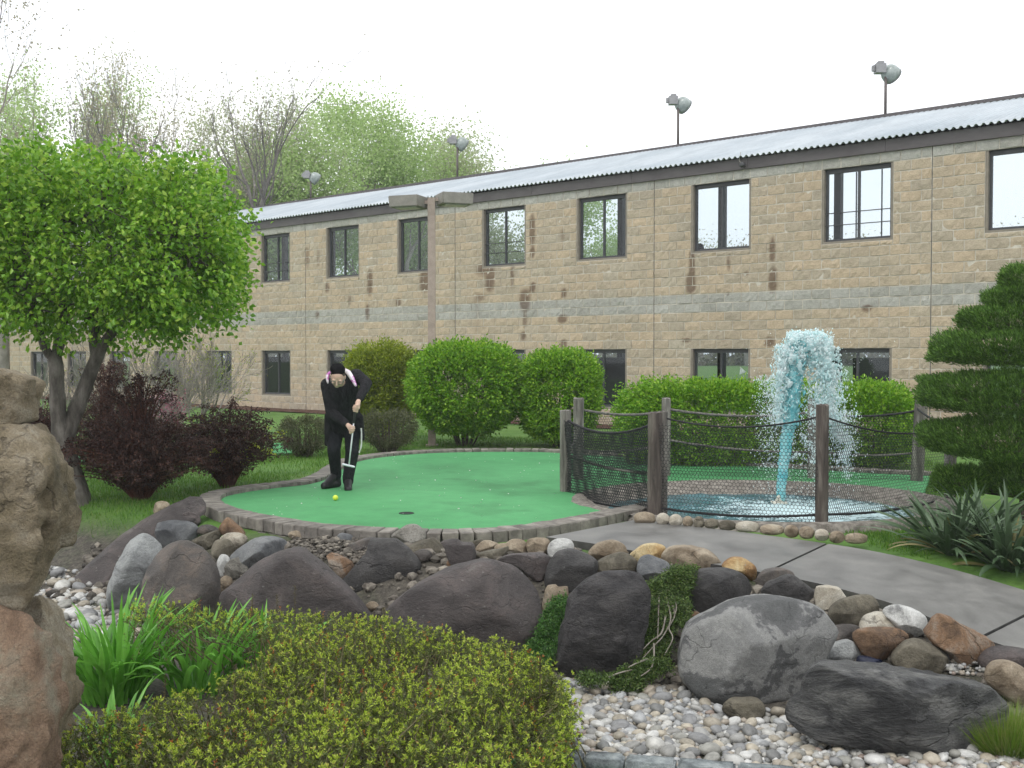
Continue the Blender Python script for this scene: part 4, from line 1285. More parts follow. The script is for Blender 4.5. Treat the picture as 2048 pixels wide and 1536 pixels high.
def gravel():
    rng = np.random.default_rng(21)
    meshes = []
    PM = []
    PN = ['warm grey', 'light grey', 'dark grey', 'whitish', 'brownish', 'olive grey', 'tan', 'blackish', 'dull grey', 'cream', 'bluish grey', 'rusty tan']
    for c in PEB_COL[:12]:
        PM.append(pmat('pebble_stone', [(.3, tuple(x*.8 for x in c)), (.7, tuple(min(1, x*1.15) for x in c))], scale=1.6, rough=.5, bump=.1, bscale=9))
    for k in range(10):
        V = lumpy(ICO2[0], rng, .13)
        me = npmesh('pebble', V, ICO2[1], True)
        me.materials.append(M_PEB)
        meshes.append(me)
    spread_k = 0
    small = [lumpy(ICO1[0], rng, .13) for _ in range(8)]
    # candidate spots: gravel bed at right, and the patch at left
    def zone(polypx, n, smin, smax, mindist):
        xs = np.array(polypx)[:, 0]; ys = np.array(polypx)[:, 1]
        W2 = np.array([atz(x, y, .03)[:2] for x, y in polypx])
        lo, hi = W2.min(0), W2.max(0)
        out = []
        P = rng.uniform(lo, hi, size=(n*6, 2))
        P = P[poly_in(W2, P)]
        cell = {}
        for p in P:
            s = rng.uniform(smin, smax) if rng.random() < .8 else rng.uniform(smax, smax*1.35)
            key = (int(p[0]/.2), int(p[1]/.2))
            ok = True
            for a in (-1, 0, 1):
                for b in (-1, 0, 1):
                    for q, t in cell.get((key[0]+a, key[1]+b), ()):
                        if np.hypot(*(q-p)) < (s+t)*mindist:
                            ok = False
            if not ok: continue
            cell.setdefault(key, []).append((p, s))
            out.append((p, s))
            if len(out) >= n: break
        return out
    right = zone([(1085, 1345), (1200, 1360), (1370, 1375), (1440, 1410), (1580, 1420), (1620, 1450), (1880, 1490), (2060, 1500), (2060, 1640), (1020, 1640), (1060, 1500)], 2100, .022, .041, .80)
    left = zone([(80, 1215), (80, 1150), (150, 1160), (240, 1200), (300, 1225), (330, 1260), (60, 1300)], 230, .03, .055, .8)
    topz = zone([(1780, 1295), (1990, 1330), (2000, 1350), (1900, 1350), (1800, 1320)], 40, .015, .03, .8)
    allp = [(p, s, 0) for p, s in right] + [(p, s, 1) for p, s in left]
    def vis(t):
        p, s, z = t
        px = 1024+F*p[0]/p[1]
        py = 710+F*CAMZ/p[1]
        if not (0 < px < 2048 and py < 1536): return -1
        if z == 1 and px > 260: return -1
        return s/p[1]
    allp.sort(key=lambda t: -vis(t))
    SV, SQ, n = [], [], 0
    for i, (p, s, z) in enumerate(allp):
        gz = float(G(p[0], p[1]))
        sc = np.array([s*rng.uniform(1.0, 1.45), s*rng.uniform(.8, 1.1), s*rng.uniform(.55, .8)])
        rot = rng.uniform(0, 6.28)
        tilt = rng.normal(0, .2, 2)
        lift = sc[2]*rng.uniform(.35, .9)
        if i < 300 and vis((p, s, z)) > 0:
            o = link('pebble', meshes[i % 10], None)
            o.location = (p[0], p[1], gz+lift)
            o.scale = sc
            o.rotation_euler = (tilt[0], tilt[1], rot)
            ci = int(rng.integers(0, 12))
            o.material_slots[0].link = 'OBJECT'
            o.material_slots[0].material = PM[ci]
            qx, qy = 1024+F*p[0]/p[1], 710+F*CAMZ/p[1]
            where = 'in the gravel patch beside the stacked rocks' if z == 1 else 'beside the yew' if qx < 1200 else 'behind the stone kerb' if qx < 1480 and qy > 1455 else 'below the log-like boulder' if qx > 1600 else 'below the large pale boulder' if qx > 1370 else 'below the pitted boulder'
            size = 'flat ' if sc[2] < .62*s else 'long ' if sc[0] > 1.3*s else 'round '
            setp(o, size+PN[ci]+' river pebble '+where, 'pebble', 'larger pebbles of the gravel bed')
        else:
            M3 = np.array(Matrix.Rotation(rot, 3, 'Z')@Matrix.Rotation(tilt[0], 3, 'X'))
            V = (small[i % 8]*sc)@M3.T + np.array([p[0], p[1], gz+lift])
            SV.append(V); SQ.append(ICO1[1]+n); n += len(V)
    # second layer of smaller stones filling between
    fill = []
    for polypx, cnt in (([(1085, 1345), (1200, 1360), (1370, 1375), (1440, 1410), (1580, 1420), (1620, 1450), (1880, 1490), (2060, 1500), (2060, 1640), (1020, 1640), (1060, 1500)], 3600), ([(60, 1260), (80, 1150), (150, 1160), (240, 1200), (330, 1260), (60, 1320)], 500)):
        W2 = np.array([atz(x, y, .02)[:2] for x, y in polypx])
        P = rng.uniform(W2.min(0), W2.max(0), size=(cnt*3, 2))
        P = P[poly_in(W2, P)][:cnt]
        fill += list(P)
    for _ in range(130):
        q = hit(rng.uniform(1890, 2000), rng.uniform(1318, 1352))
        fill.append(np.array([q[0], q[1], 2.0]))
    for i, p in enumerate(fill):
        s = rng.uniform(.012, .026)
        gz = float(G(p[0], p[1]))
        if len(p) == 3:
            s *= .8
            gz += .03*(p[2] == 1.0) + rng.uniform(0, .04)
        V = (small[i % 8]*np.array([s*1.3, s, s*.8]))@np.array(Matrix.Rotation(rng.uniform(0, 6.28), 3, 'Z')).T + np.array([p[0], p[1], gz+s*.3])
        SV.append(V); SQ.append(ICO1[1]+n); n += len(V)
    o = link('gravel', npmesh('gravel', np.concatenate(SV), np.concatenate(SQ), True), None, M_PEB)
    setp(o, 'mixed grey, white and tan river gravel below the boulders', 'gravel', kind='stuff')
gravel()

# kerb blocks and turf of the next hole at the bottom edge
M_KSTONE = pmat('weathered_kerb_stone', [(.25, (.075, .085, .09)), (.5, (.20, .225, .23)), (.7, (.33, .36, .36))], scale=7, rough=.8, bump=.9, bscale=34, bdist=.03)
kb = empty('stone_kerb', (*atz(1240, 1520, .06)[:2], 0))
setp(kb, 'rough grey stone kerb between the gravel and the near green turf', 'kerb')
KB = [(1084, 1166), (1168, 1248), (1250, 1351), (1353, 1470), (1472, 1590)]
for k, (a, b_) in enumerate(KB):
    yA, yB = 1498+(a-1084)*.075, 1498+(b_-1084)*.075
    PA, PB = atz(a+1, yA, .10), atz(b_-1, yB, .10)
    L = np.linalg.norm(PB-PA)
    bm = bmesh.new()
    bmesh.ops.create_cube(bm, size=1)
    for v in bm.verts:
        v.co.x *= L; v.co.y *= .13; v.co.z *= .16
    bmesh.ops.bevel(bm, geom=list(bm.edges), offset=.012, segments=2, affect='EDGES')
    bmesh.ops.subdivide_edges(bm, edges=[e for e in bm.edges if e.calc_length() > .05], cuts=4, use_grid_fill=True)
    for v in bm.verts:
        n = mnoise.noise_vector(v.co*16+Vector((k*9, 0, 0)))
        v.co += n*.006
    me = bpy.data.meshes.new('kerb_block'); bm.to_mesh(me); bm.free()
    for p in me.polygons: p.use_smooth = True
    o = link('kerb_block', me, kb, M_KSTONE)
    c = (PA+PB)/2
    o.location = (c[0]-kb.location[0], c[1]-kb.location[1]-.03, .02)
    o.rotation_euler = (0, 0, math.atan2(PB[1]-PA[1], PB[0]-PA[0]))
tp = [atz(x, y, .03) for x, y in [(1000, 1505), (1080, 1512), (1250, 1524), (1480, 1543), (1480, 1700), (1000, 1700)]]
o = link('putting_green', poly_sheet('putting_green', tp, M_TURF, .05), None, M_TURF)
setp(o, 'strip of green turf at the bottom edge below the stone kerb', 'putting green', kind='structure')

# ------------------------------------------------------------------ trees
M_BARK = pmat('pear_bark', [(.3, (.075, .066, .055)), (.5, (.135, .12, .102)), (.72, (.22, .20, .175))], scale=9, rough=.85, bump=.9, stretch=(1, 1, .35), bscale=60)
M_BARK_F = pmat('far_bark', [(.3, (.21, .19, .165)), (.7, (.30, .275, .245))], scale=3, rough=.9, bump=.3)
M_BARK_DK = pmat('dark_far_bark', [(.3, (.11, .10, .095)), (.7, (.17, .16, .15))], scale=3, rough=.9, bump=.3)
def grow(rng, p, d, L, r, lev, maxlev, polys, anchors, kids=(4, 5), up=.12, ang=(.35, .8), keep=.62, wob=.12, leafy=1):
    n = 5
    pts = [np.array(p, float)]
    dd = unit(np.array(d, float))
    for i in range(n):
        dd = unit(dd + rng.normal(0, wob, 3) + np.array([0, 0, up]))
        pts.append(pts[-1]+dd*L/n)
    pts = np.array(pts)
    r1 = r*(.55 if lev < maxlev else .3)
    polys.append((pts, np.linspace(r, r1, n+1)))
    if lev >= maxlev-leafy+1 or lev == maxlev:
        for t in np.linspace(.25, 1, 4):
            k = t*n
            i = min(int(k), n-1)
            anchors.append(pts[i]*(1-(k-i))+pts[i+1]*(k-i))
    if lev >= maxlev:
        return
    nk = rng.integers(kids[0], kids[1]+1)
    for j in range(nk):
        t = rng.uniform(.35, 1.0) if j else 1.0
        k = t*n
        i = min(int(k), n-1)
        q = pts[i]*(1-(k-i))+pts[i+1]*(k-i)
        base = unit(pts[min(i+1, n)]-pts[i])
        side = unit(np.cross(base, rdir(rng, 1)[0]))
        a = rng.uniform(*ang)*(.5 if j == 0 else 1)
        nd = base*math.cos(a)+side*math.sin(a)
        rr = r*(1-.45*t)*rng.uniform(.45, .65)
        grow(rng, q, nd, L*keep*rng.uniform(.75, 1.15), rr, lev+1, maxlev, polys, anchors, kids, up, ang, keep, wob, leafy)
def far_tree(label, px, topy, Y, lm, bark, seed, nleaf, lsize, kids=(4, 5), maxlev=4, ang=(.3, .75), sd=.5, trunkfrac=.34, name='deciduous_tree', group='spring trees behind the building', r=None, up=.12, fork=None, widthk=1.0):
    rng = np.random.default_rng(seed)
    x = (px-1024)/F*Y
    gz = float(G(x, Y))
    H = CAMZ + (710-topy)/F*Y - gz
    o = empty(name, (x, Y, gz))
    setp(o, label, 'tree', group)
    polys, anchors = [], []
    L = H*trunkfrac
    r = r or H*.014
    if fork:
        for (dx, dy) in fork:
            grow(rng, (dx*.2, dy*.2, 0), (dx*.25, dy*.25, 1), L, r*.85, 0, maxlev, polys, anchors, kids, up, ang)
    else:
        grow(rng, (0, 0, 0), (rng.normal(0, .04), rng.normal(0, .04), 1), L, r, 0, maxlev, polys, anchors, kids, up, ang)
    A_ = np.array(anchors)
    # scale so that the top meets the photographed height
    k = H/A_[:, 2].max()
    S = np.array([k*widthk, k*widthk, k])
    mb = MB()
    big = [(p*S, rr*k) for p, rr in polys if rr[0]*k > .02]
    fine = [(p*S, np.maximum(rr*k, .006)) for p, rr in polys if rr[0]*k <= .02]
    tubes(mb, big, 6)
    if fine:
        tubes(mb, fine, 3)
    link('trunk', mb.mesh('trunk', True), o, bark)
    A_ = A_*S
    if nleaf:
        idx = rng.integers(0, len(A_), nleaf)
        P = A_[idx]+rng.normal(0, sd, (nleaf, 3))*np.array([1, 1, .8])
        D = rdir(rng, nleaf)+np.array([0, 0, -.2])
        V, Q = leaves(P, D, lsize*rng.uniform(.6, 1.3, nleaf), lsize*.7, rng)
        c = link('crown', npmesh('crown', V, Q), o, lm)
    return o
LM_PALE = leafmat('spring_leaf_pale', [(0, (.36, .42, .22)), (.5, (.45, .50, .30)), (1, (.52, .54, .36))], .68)
LM_FRESH = leafmat('spring_leaf_fresh', [(0, (.32, .46, .15)), (.5, (.42, .56, .22)), (1, (.52, .62, .32))], .68)
LM_OLIVE = leafmat('spring_bud_olive', [(0, (.38, .36, .22)), (.5, (.46, .44, .28)), (1, (.50, .48, .33))], .68)
LM_BUD = leafmat('bud_brown', [(0, (.28, .24, .18)), (.5, (.37, .33, .24)), (1, (.42, .40, .30))], .68)
far_tree('sparse budding tree cut by the top left corner of the sky', 5, -60, 40, LM_BUD, M_BARK_F, 1, 2600, .12, sd=.45)
far_tree('thin green-leaved tree behind the trimmed round tree, leftmost of the leafy ones', 95, 120, 52, LM_FRESH, M_BARK_F, 2, 17000, .14, widthk=.62, sd=.5, ang=(.2, .5), fork=((-1, 0), (1, .3), (.2, -1)))
far_tree('slender yellowish tree rising between the thin green tree and the bare forked tree', 225, 95, 50, LM_OLIVE, M_BARK_F, 3, 8000, .12, widthk=.6, sd=.45, ang=(.2, .45), fork=((-1, 0), (1, .4)))
far_tree('tall nearly bare tree with two dark forked trunks', 420, 62, 42, LM_BUD, M_BARK_DK, 14, 1500, .11, sd=.35, fork=((-1.6, 0), (1.8, .3)), ang=(.25, .6), r=.26, kids=(4, 5))
far_tree('brownish sparsely budding tree right of the bare forked tree', 545, 172, 58, LM_PALE, M_BARK_F, 5, 15000, .14, widthk=.75, sd=.5, fork=((-1, 0), (.8, .4), (0, -1)))
far_tree('bright green tree rising behind the lowest floodlight', 640, 245, 55, LM_FRESH, M_BARK_F, 6, 24000, .18, sd=.7, trunkfrac=.3, widthk=1.15)
far_tree('largest pale green tree crown above the roof', 785, 180, 62, LM_FRESH, M_BARK_F, 7, 30000, .18, sd=.8, trunkfrac=.3, widthk=1.05)
far_tree('yellow-green tree behind the second floodlight', 940, 268, 68, LM_PALE, M_BARK_F, 8, 18000, .19, sd=.8, trunkfrac=.3)
far_tree('last small tree crown before the roof meets white sky', 1050, 292, 76, LM_PALE, M_BARK_F, 9, 17000, .20, sd=.9, trunkfrac=.3, widthk=1.2)
far_tree('green tree filling the fifth upper window', 1180, 372, 80, LM_FRESH, M_BARK_F, 10, 26000, .22, sd=1.0, trunkfrac=.28, widthk=1.1)
far_tree('green tree seen low behind the bare forked tree', 480, 330, 60, LM_FRESH, M_BARK_F, 12, 17000, .18, sd=.9, trunkfrac=.28)
far_tree('pale tree standing behind the trimmed round tree', 320, 300, 60, LM_PALE, M_BARK_F, 13, 13000, .18, sd=.9, trunkfrac=.28)
far_tree('green tree at the far left beyond the end of the building', -30, 290, 48, LM_FRESH, M_BARK_F, 15, 18000, .18, sd=.7, trunkfrac=.28, widthk=1.2)
far_tree('budding tree behind the fourth upper window', 860, 330, 72, LM_FRESH, M_BARK_F, 16, 20000, .22, sd=.9, trunkfrac=.28, widthk=1.2)
for k, px in enumerate(range(1270, 2200, 75)):
    jx = px+R0.uniform(-20, 20)
    far_tree((NUMW[k] if k < 13 else 'last')+' distant tree, counted from the left, of the line across the driving range', jx, 468+R0.uniform(0, 26), 165+R0.uniform(-8, 8), (LM_BUD, LM_OLIVE, LM_PALE)[k % 3], M_BARK_F, 40+k, 4500, .38, maxlev=3, sd=1.5, group='distant tree line across the range', trunkfrac=.3, widthk=1.3, kids=(5, 6))
def far_scrub():
    rng = np.random.default_rng(77)
    N = 16000
    x = rng.uniform(-60, 150, N); y = 172+rng.normal(0, 4, N); z = .3+np.abs(rng.normal(0, 1.6, N))
    V, Q = leaves(np.stack([x, y, z], 1), rdir(rng, N), .9, .7, rng)
    o = link('undergrowth', npmesh('undergrowth', V, Q), None, leafmat('scrub', [(0, (.10, .11, .05)), (.5, (.17, .15, .09)), (1, (.2, .21, .1))], .3))
    setp(o, 'low brushy undergrowth at the far edge of the range', 'undergrowth', kind='stuff')
far_scrub()

# trimmed ornamental pear on the left
def pear_tree():
    rng = np.random.default_rng(31)
    Yt = 11.2
    bpt = hit(150, 1008)
    Yt = bpt[1]
    o = empty('ornamental_tree', bpt)
    setp(o, 'trimmed round green tree with forked grey trunk beside the dark red shrubs', 'tree')
    def pl(pts, dy=None):
        n = len(pts)
        dy = dy or [0]*n
        return np.array([W(x, y, Yt+d) for (x, y), d in zip(pts, dy)])-bpt
    s = 1/F*Yt
    polys = []
    polys.append((smooth_poly(pl([(155, 1030), (146, 985), (136, 930), (124, 880), (122, 850)]), 5), None, (36, 30, 22, 20, 19)))
    polys.append((smooth_poly(pl([(124, 880), (117, 830), (114, 775), (112, 730), (105, 705)], [0, -.03, -.05, -.05, -.05]), 5), None, (17, 16, 14.5, 14, 12)))
    polys.append((smooth_poly(pl([(128, 885), (148, 830), (168, 780), (184, 738), (200, 700)], [0, .05, .08, .1, .1]), 5), None, (17, 16, 15, 14, 13)))
    polys.append((smooth_poly(pl([(108, 722), (90, 695), (76, 650), (60, 590), (30, 520)], [-.05, -.1, -.2, -.3, -.4]), 5), None, (9, 8, 7, 6, 3)))
    polys.append((smooth_poly(pl([(110, 720), (122, 670), (128, 610), (130, 540), (120, 440)], [-.05, .05, .1, .15, .2]), 5), None, (11, 10.5, 9, 7, 3)))
    polys.append((smooth_poly(pl([(192, 712), (188, 670), (200, 600), (215, 520), (225, 420)], [.1, .1, .1, 0, 0]), 5), None, (10, 10, 8, 6, 3)))
    polys.append((smooth_poly(pl([(198, 702), (222, 668), (265, 610), (320, 550), (380, 480)], [.1, .05, -.1, -.2, -.3]), 5), None, (11, 10, 7, 5, 2.5)))
    polys.append((smooth_poly(pl([(170, 640), (240, 585), (300, 540), (420, 520)], [.1, .3, .5, .6]), 5), None, (6, 5, 4, 2)))
    mb = MB()
    for p, _, r in polys:
        rr = np.interp(np.linspace(0, 1, len(p)), np.linspace(0, 1, len(r)), r)*s
        V, Q = tube(p, rr*(1+.05*rng.normal(size=len(rr))), 12, False)
        mb.add(V, Q)
    link('trunk', mb.mesh('trunk', True), o, M_BARK)
    # crown: clumps inside a flattened globe, many thin twigs
    cc = W(205, 490, Yt)-bpt
    def inside(d):
        return None
    N = 620
    pts = []
    while len(pts) < N:
        q = rng.uniform(-1, 1, 3)
        rad = (np.abs(q)**3.2).sum()**(1/3.2)
        if rad > 1 or rad < .48 and rng.random() < .8: continue
        # lift the underside near the trunk
        if q[2] < -.55 and abs(q[0]+.15) < .35 and rng.random() < .6: continue
        pts.append(q)
    pts = np.array(pts)
    S = np.array([1.50, 1.4, .98])
    wob = 1+.05*lump(pts, rng, 3, 8)
    cl = cc+pts*S*wob[:, None]
    cl[:, 2] += -.05
    tw = []
    hubs = np.concatenate([p[len(p)//2:] for p, _, r in polys[3:]])
    for c in cl:
        h = hubs[np.argmin(np.linalg.norm(hubs-c, axis=1)+rng.uniform(0, .3, len(hubs)))]
        m = (h+c)/2+rng.normal(0, .07, 3)
        tw.append((np.array([h, m, c]), np.array([.012, .008, .003])))
    mb = MB(); tubes(mb, tw, 4)
    link('twigs', mb.mesh('twigs', True), o, M_BARK)
    per = 62
    P = np.repeat(cl, per, 0)+rng.normal(0, .105, (N*per, 3))
    out = unit(P-cc)
    D = out*.7+rdir(rng, len(P))*.8+np.array([0, 0, -.25])
    V, Q = leaves(P, D, .068*rng.uniform(.6, 1.25, len(P)), .05*rng.uniform(.8, 1.2, len(P)), rng, fold=.22)
    link('crown', npmesh('crown', V, Q), o, leafmat('pear_leaf', [(0, (.10, .24, .016)), (.4, (.175, .37, .028)), (.75, (.27, .48, .04)), (1, (.41, .57, .085))], .38, .35, .5))
    # scattered white blossom tufts
    N = 260
    q = rdir(rng, N)*rng.uniform(.35, .85, N)[:, None]
    q[:, 0] = np.abs(q[:, 0])*.8+.0
    q[:, 2] = -np.abs(q[:, 2])*.7
    P = cc+q*S
    P = np.repeat(P, 4, 0)+rng.normal(0, .02, (N*4, 3))
    V, Q = leaves(P, rdir(rng, len(P)), .022, .02, rng)
    link('blossom', npmesh('blossom', V, Q), o, leafmat('blossom_white', [(0, (.45, .47, .45)), (1, (.65, .66, .62))], .3))
pear_tree()

# ------------------------------------------------------------------ shrubs
M_STEM = pmat('shrub_stem', [(.3, (.05, .04, .03)), (.7, (.11, .09, .07))], scale=10, rough=.9, bump=.3)
def shrub(name, label, px0, px1, top, base, lm, N, L, Wd, seed, Y=None, depth=None, p=2.6, clump=26, sd=.05, shell=.16, bottom=.12, cat='shrub', group=None, droop=.1, lumpk=.06, base_narrow=.35, nstem=14, skip=0.0):
    rng = np.random.default_rng(seed)
    xm = (px0+px1)/2
    b = hit(xm, base) if Y is None else None
    if b is None:
        b = W(xm, base, Y)
        b[2] = G(b[0], b[1])
    Y = b[1]
    rx = (px1-px0)/2/F*Y
    H = CAMZ+(710-top)/F*Y-b[2]
    ry = depth or rx
    o = empty(name, b)
    setp(o, label, cat, group)
    nc = N//clump
    q = rng.uniform(-1, 1, (nc*9, 3))
    rad = (np.abs(q)**p).sum(1)**(1/p)
    q, rad = q[rad > .05], rad[rad > .05]
    q = q/rad[:, None]*(1-np.abs(rng.normal(0, shell, len(q))))[:, None]
    q = q[:nc]
    q *= (1+lumpk*lump(q, rng, 4, 8))[:, None]
    h0 = bottom*H
    zc, zr = (H+h0)/2, (H-h0)/2
    C_ = q*np.array([rx, ry, zr])
    # taper toward the foot
    t = np.clip(-q[:, 2], 0, 1)
    C_[:, :2] *= (1-base_narrow*t**2)[:, None]
    C_[:, 2] += zc
    P = np.repeat(C_, clump, 0)+rng.normal(0, sd, (len(C_)*clump, 3))
    ctr = np.array([0, 0, zc])
    D = unit(P-ctr)*.75+rdir(rng, len(P))*.75+np.array([0, 0, .25-droop])
    V, Q = leaves(P, D, L*rng.uniform(.6, 1.3, len(P)), Wd*rng.uniform(.8, 1.2, len(P)), rng, fold=.2)
    link('foliage', npmesh('foliage', V, Q), o, lm)
    st = []
    for k in range(nstem):
        a = rng.uniform(0, 6.28); rr = rng.uniform(.2, .75)
        e = np.array([rx*rr*math.cos(a), ry*rr*math.sin(a), H*rng.uniform(.5, .85)])
        s0 = np.array([.12*rx*math.cos(a), .12*ry*math.sin(a), -.05])
        m = (s0+e)/2+np.array([e[0]*.15, e[1]*.15, -.05])
        st.append((smooth_poly([s0, m, e], 4), None))
    mb = MB()
    for p_, _ in st:
        V, Q = tube(p_, np.linspace(.018, .006, len(p_)), 5, False)
        mb.add(V, Q)
    link('stems', mb.mesh('stems', True), o, M_STEM)
    return o
LM_BURN = leafmat('bright_shrub_leaf', [(0, (.09, .23, .012)), (.4, (.15, .33, .016)), (.75, (.23, .43, .024)), (1, (.34, .50, .05))], .35, .4)
LM_YEL = leafmat('yellow_green_leaf', [(0, (.14, .20, .014)), (.5, (.23, .30, .02)), (1, (.34, .39, .035))], .35)
LM_DULL = leafmat('dull_bush_leaf', [(0, (.05, .06, .025)), (.5, (.085, .10, .04)), (1, (.15, .15, .07))], .25)
shrub('round_shrub', 'largest rounded bright green bush left of its smaller twin', 820, 1040, 686, 892, LM_BURN, 54000, .062, .036, 51, p=2.8, shell=.17, lumpk=.035, base_narrow=.22, group='rounded bright green bushes', bottom=.14)
shrub('round_shrub', 'smaller rounded bright green bush touching the largest one', 1036, 1200, 704, 893, LM_BURN, 41000, .062, .036, 52, p=2.9, shell=.17, lumpk=.035, base_narrow=.2, group='rounded bright green bushes', bottom=.08)
shrub('conifer_shrub', 'yellow-green upright bush behind the golfer and the bushes', 690, 832, 690, 860, LM_YEL, 44000, .062, .03, 53, Y=20.8, p=2.8, sd=.06, shell=.25)
shrub('low_bush', 'low greyish bush left of the golfer', 562, 660, 836, 914, LM_DULL, 9000, .035, .016, 54, p=2.6, group='low greyish bushes', sd=.035, nstem=26, base_narrow=.5)
shrub('low_bush', 'low greyish bush right of the golfer', 722, 832, 824, 904, LM_DULL, 10000, .035, .016, 55, p=2.6, group='low greyish bushes', sd=.035, nstem=26, base_narrow=.5)
shrub('hedge', 'long clipped bright green hedge behind the pond and rope fence', 1246, 1668, 768, 934, LM_BURN, 62000, .055, .03, 56, depth=.55, p=4.5, bottom=.03, base_narrow=.08, cat='hedge', nstem=30)
shrub('hedge', 'shorter clipped hedge right of the fountain', 1672, 1815, 770, 934, LM_BURN, 19000, .055, .03, 57, depth=.55, p=3.4, bottom=.03, base_narrow=.1, cat='hedge', nstem=20)
LM_DOCK = leafmat('far_weed', [(0, (.12, .17, .06)), (1, (.24, .27, .12))], .3)
# dark red barberry shrubs: arching leafy stems
LM_RED = leafmat('barberry_leaf', [(0, (.022, .011, .010)), (.5, (.042, .019, .016)), (.85, (.075, .032, .024)), (1, (.13, .06, .038))], .18, .5, .3)
LM_LIME = leafmat('lime_sprig', [(0, (.28, .33, .03)), (1, (.45, .48, .07))], .3)
M_REDSTEM = pmat('red_stem', [(.3, (.06, .022, .016)), (.7, (.11, .045, .03))], scale=9, rough=.8, bump=.2)
def barberry(label, px0, px1, top, base, seed, nst=150, Y=None, lime=0, upright=0, dense=7000):
    rng = np.random.default_rng(seed)
    xm = (px0+px1)/2
    b = hit(xm, base) if Y is None else W(xm, base, Y)
    b[2] = G(b[0], b[1])
    Y = b[1]
    R = (px1-px0)/2/F*Y*1.08
    H = CAMZ+(710-top)/F*Y-b[2]
    o = empty('barberry_shrub', b)
    setp(o, label, 'shrub', 'dark red shrubs by the lawn')
    st, LP, LD, YP, YD = [], [], [], [], []
    for k in range(nst+upright):
        a = rng.uniform(0, 6.28)
        if k < nst:
            rr = R*math.sqrt(rng.uniform(.1, 1.25)); hh = H*rng.uniform(.45, 1.0)*(1-.35*(rr/R)**2)
        else:
            rr = R*rng.uniform(.05, .5); hh = H*rng.uniform(.95, 1.25)
        e = np.array([rr*math.cos(a), rr*math.sin(a), hh])
        m = e*np.array([.42, .42, .72])
        p = smooth_poly([np.array([.05*math.cos(a), .05*math.sin(a), -.03]), m, e, e+np.array([.18*math.cos(a), .18*math.sin(a), -.03])*rng.uniform(.3, 1)], 6)
        V, Q = tube(p, np.linspace(.009, .002, len(p)), 3, False)
        st.append((V, Q))
        n = 46
        t = rng.uniform(.25, 1, n)*(len(p)-1)
        i = np.minimum(t.astype(int), len(p)-2)
        fr = (t-i)[:, None]
        pp = p[i]*(1-fr)+p[i+1]*fr+rng.normal(0, .015, (n, 3))
        tg = unit(p[i+1]-p[i])
        dd = tg*.4+rdir(rng, n)*.9
        if k < lime:
            YP.append(pp[n//3:]); YD.append(dd[n//3:])
        else:
            LP.append(pp); LD.append(dd)
    q = rdir(rng, dense)*(rng.uniform(.2, .95, dense)**.5)[:, None]
    q = q*np.array([R*.95, R*.95, H*.40])+np.array([0, 0, H*.46])
    tt = np.clip((H*.46-q[:, 2])/(H*.4), 0, 1)
    q[:, :2] *= (1-.28*tt)[:, None]
    LP.append(q); LD.append(rdir(rng, dense))
    P, D = np.concatenate(LP), np.concatenate(LD)
    V, Q = leaves(P, D, .036*rng.uniform(.6, 1.3, len(P)), .017, rng)
    link('foliage', npmesh('foliage', V, Q), o, LM_RED)
    if YP:
        P, D = np.concatenate(YP), np.concatenate(YD)
        V, Q = leaves(P, D, .038, .022, rng)
        link('yellow_sprigs', npmesh('yellow_sprigs', V, Q), o, LM_LIME)
    mb = MB()
    for V, Q in st: mb.add(V, Q)
    link('stems', mb.mesh('stems', True), o, M_REDSTEM)
barberry('dark red shrub nearest the kerb, with yellow-green sprigs', 365, 545, 790, 975, 61, nst=190, lime=9)
barberry('big dark red shrub between the forked trunk and the kerb shrub', 165, 400, 800, 1000, 62, nst=230, upright=60, dense=11000)
barberry('dark red shrub glimpsed behind the rock stack and trunk', 20, 150, 790, 925, 63, nst=120, Y=14.5)
barberry('reddish shrub behind the forked trunk near the wall', 130, 300, 765, 905, 64, nst=110, Y=16.5, upright=50)
# grey leafless shrub and pink-flowering shrub against the wall
M_GREYTWIG = pmat('grey_twig', [(.3, (.17, .155, .135)), (.7, (.30, .28, .25))], scale=8, rough=.9, bump=.2)
def twig_shrub(name, label, px, base, Y, H, seed, lm=None, nl=0, ls=.03, spread=1.0, n0=9, mat=None, lev=3, z0=.5):
    rng = np.random.default_rng(seed)
    b = W(px, base, Y); b[2] = G(b[0], b[1])
    o = empty(name, b)
    setp(o, label, 'shrub')
    polys, anchors = [], []
    for k in range(n0):
        a = rng.uniform(0, 6.28)
        grow(rng, (0, 0, 0), (spread*math.cos(a), spread*math.sin(a), 1.0), H*.45, .028, 0, lev, polys, anchors, (4, 5), .1, (.3, .8), .62, .16)
    A_ = np.array(anchors)
    k = H/A_[:, 2].max()
    mb = MB()
    tubes(mb, [(p*k, np.maximum(r, .0045)) for p, r in polys], 3)
    link('branches', mb.mesh('branches', True), o, mat or M_GREYTWIG)
    if nl:
        P = A_[rng.integers(0, len(A_), nl)]*k+rng.normal(0, .04, (nl, 3))
        V, Q = leaves(P, rdir(rng, nl), ls, ls*.7, rng)
        link('flowers' if ls < .045 else 'foliage', npmesh('foliage', V, Q), o, lm)
twig_shrub('leafless_shrub', 'wide grey leafless shrub against the wall below the round tree', 300, 845, 19.5, 2.1, 71, LM_YEL, 700, .03, 1.1, 12)
twig_shrub('leafless_shrub', 'smaller grey leafless shrub with yellowish buds near the first lower window', 400, 840, 21.5, 2.2, 72, LM_YEL, 1600, .035, .7, 8)
twig_shrub('leafless_shrub', 'thin grey twiggy shrub left of the forked trunk', 90, 850, 18.5, 1.7, 73, None, 0, .03, .9, 6)
twig_shrub('flowering_shrub', 'small pink-flowering shrub in front of the grey leafless shrub', 322, 850, 17.6, 1.15, 74, leafmat('pink_blossom', [(0, (.30, .04, .08)), (.6, (.40, .16, .22)), (1, (.45, .3, .36))], .3), 1500, .035, .5, 6)

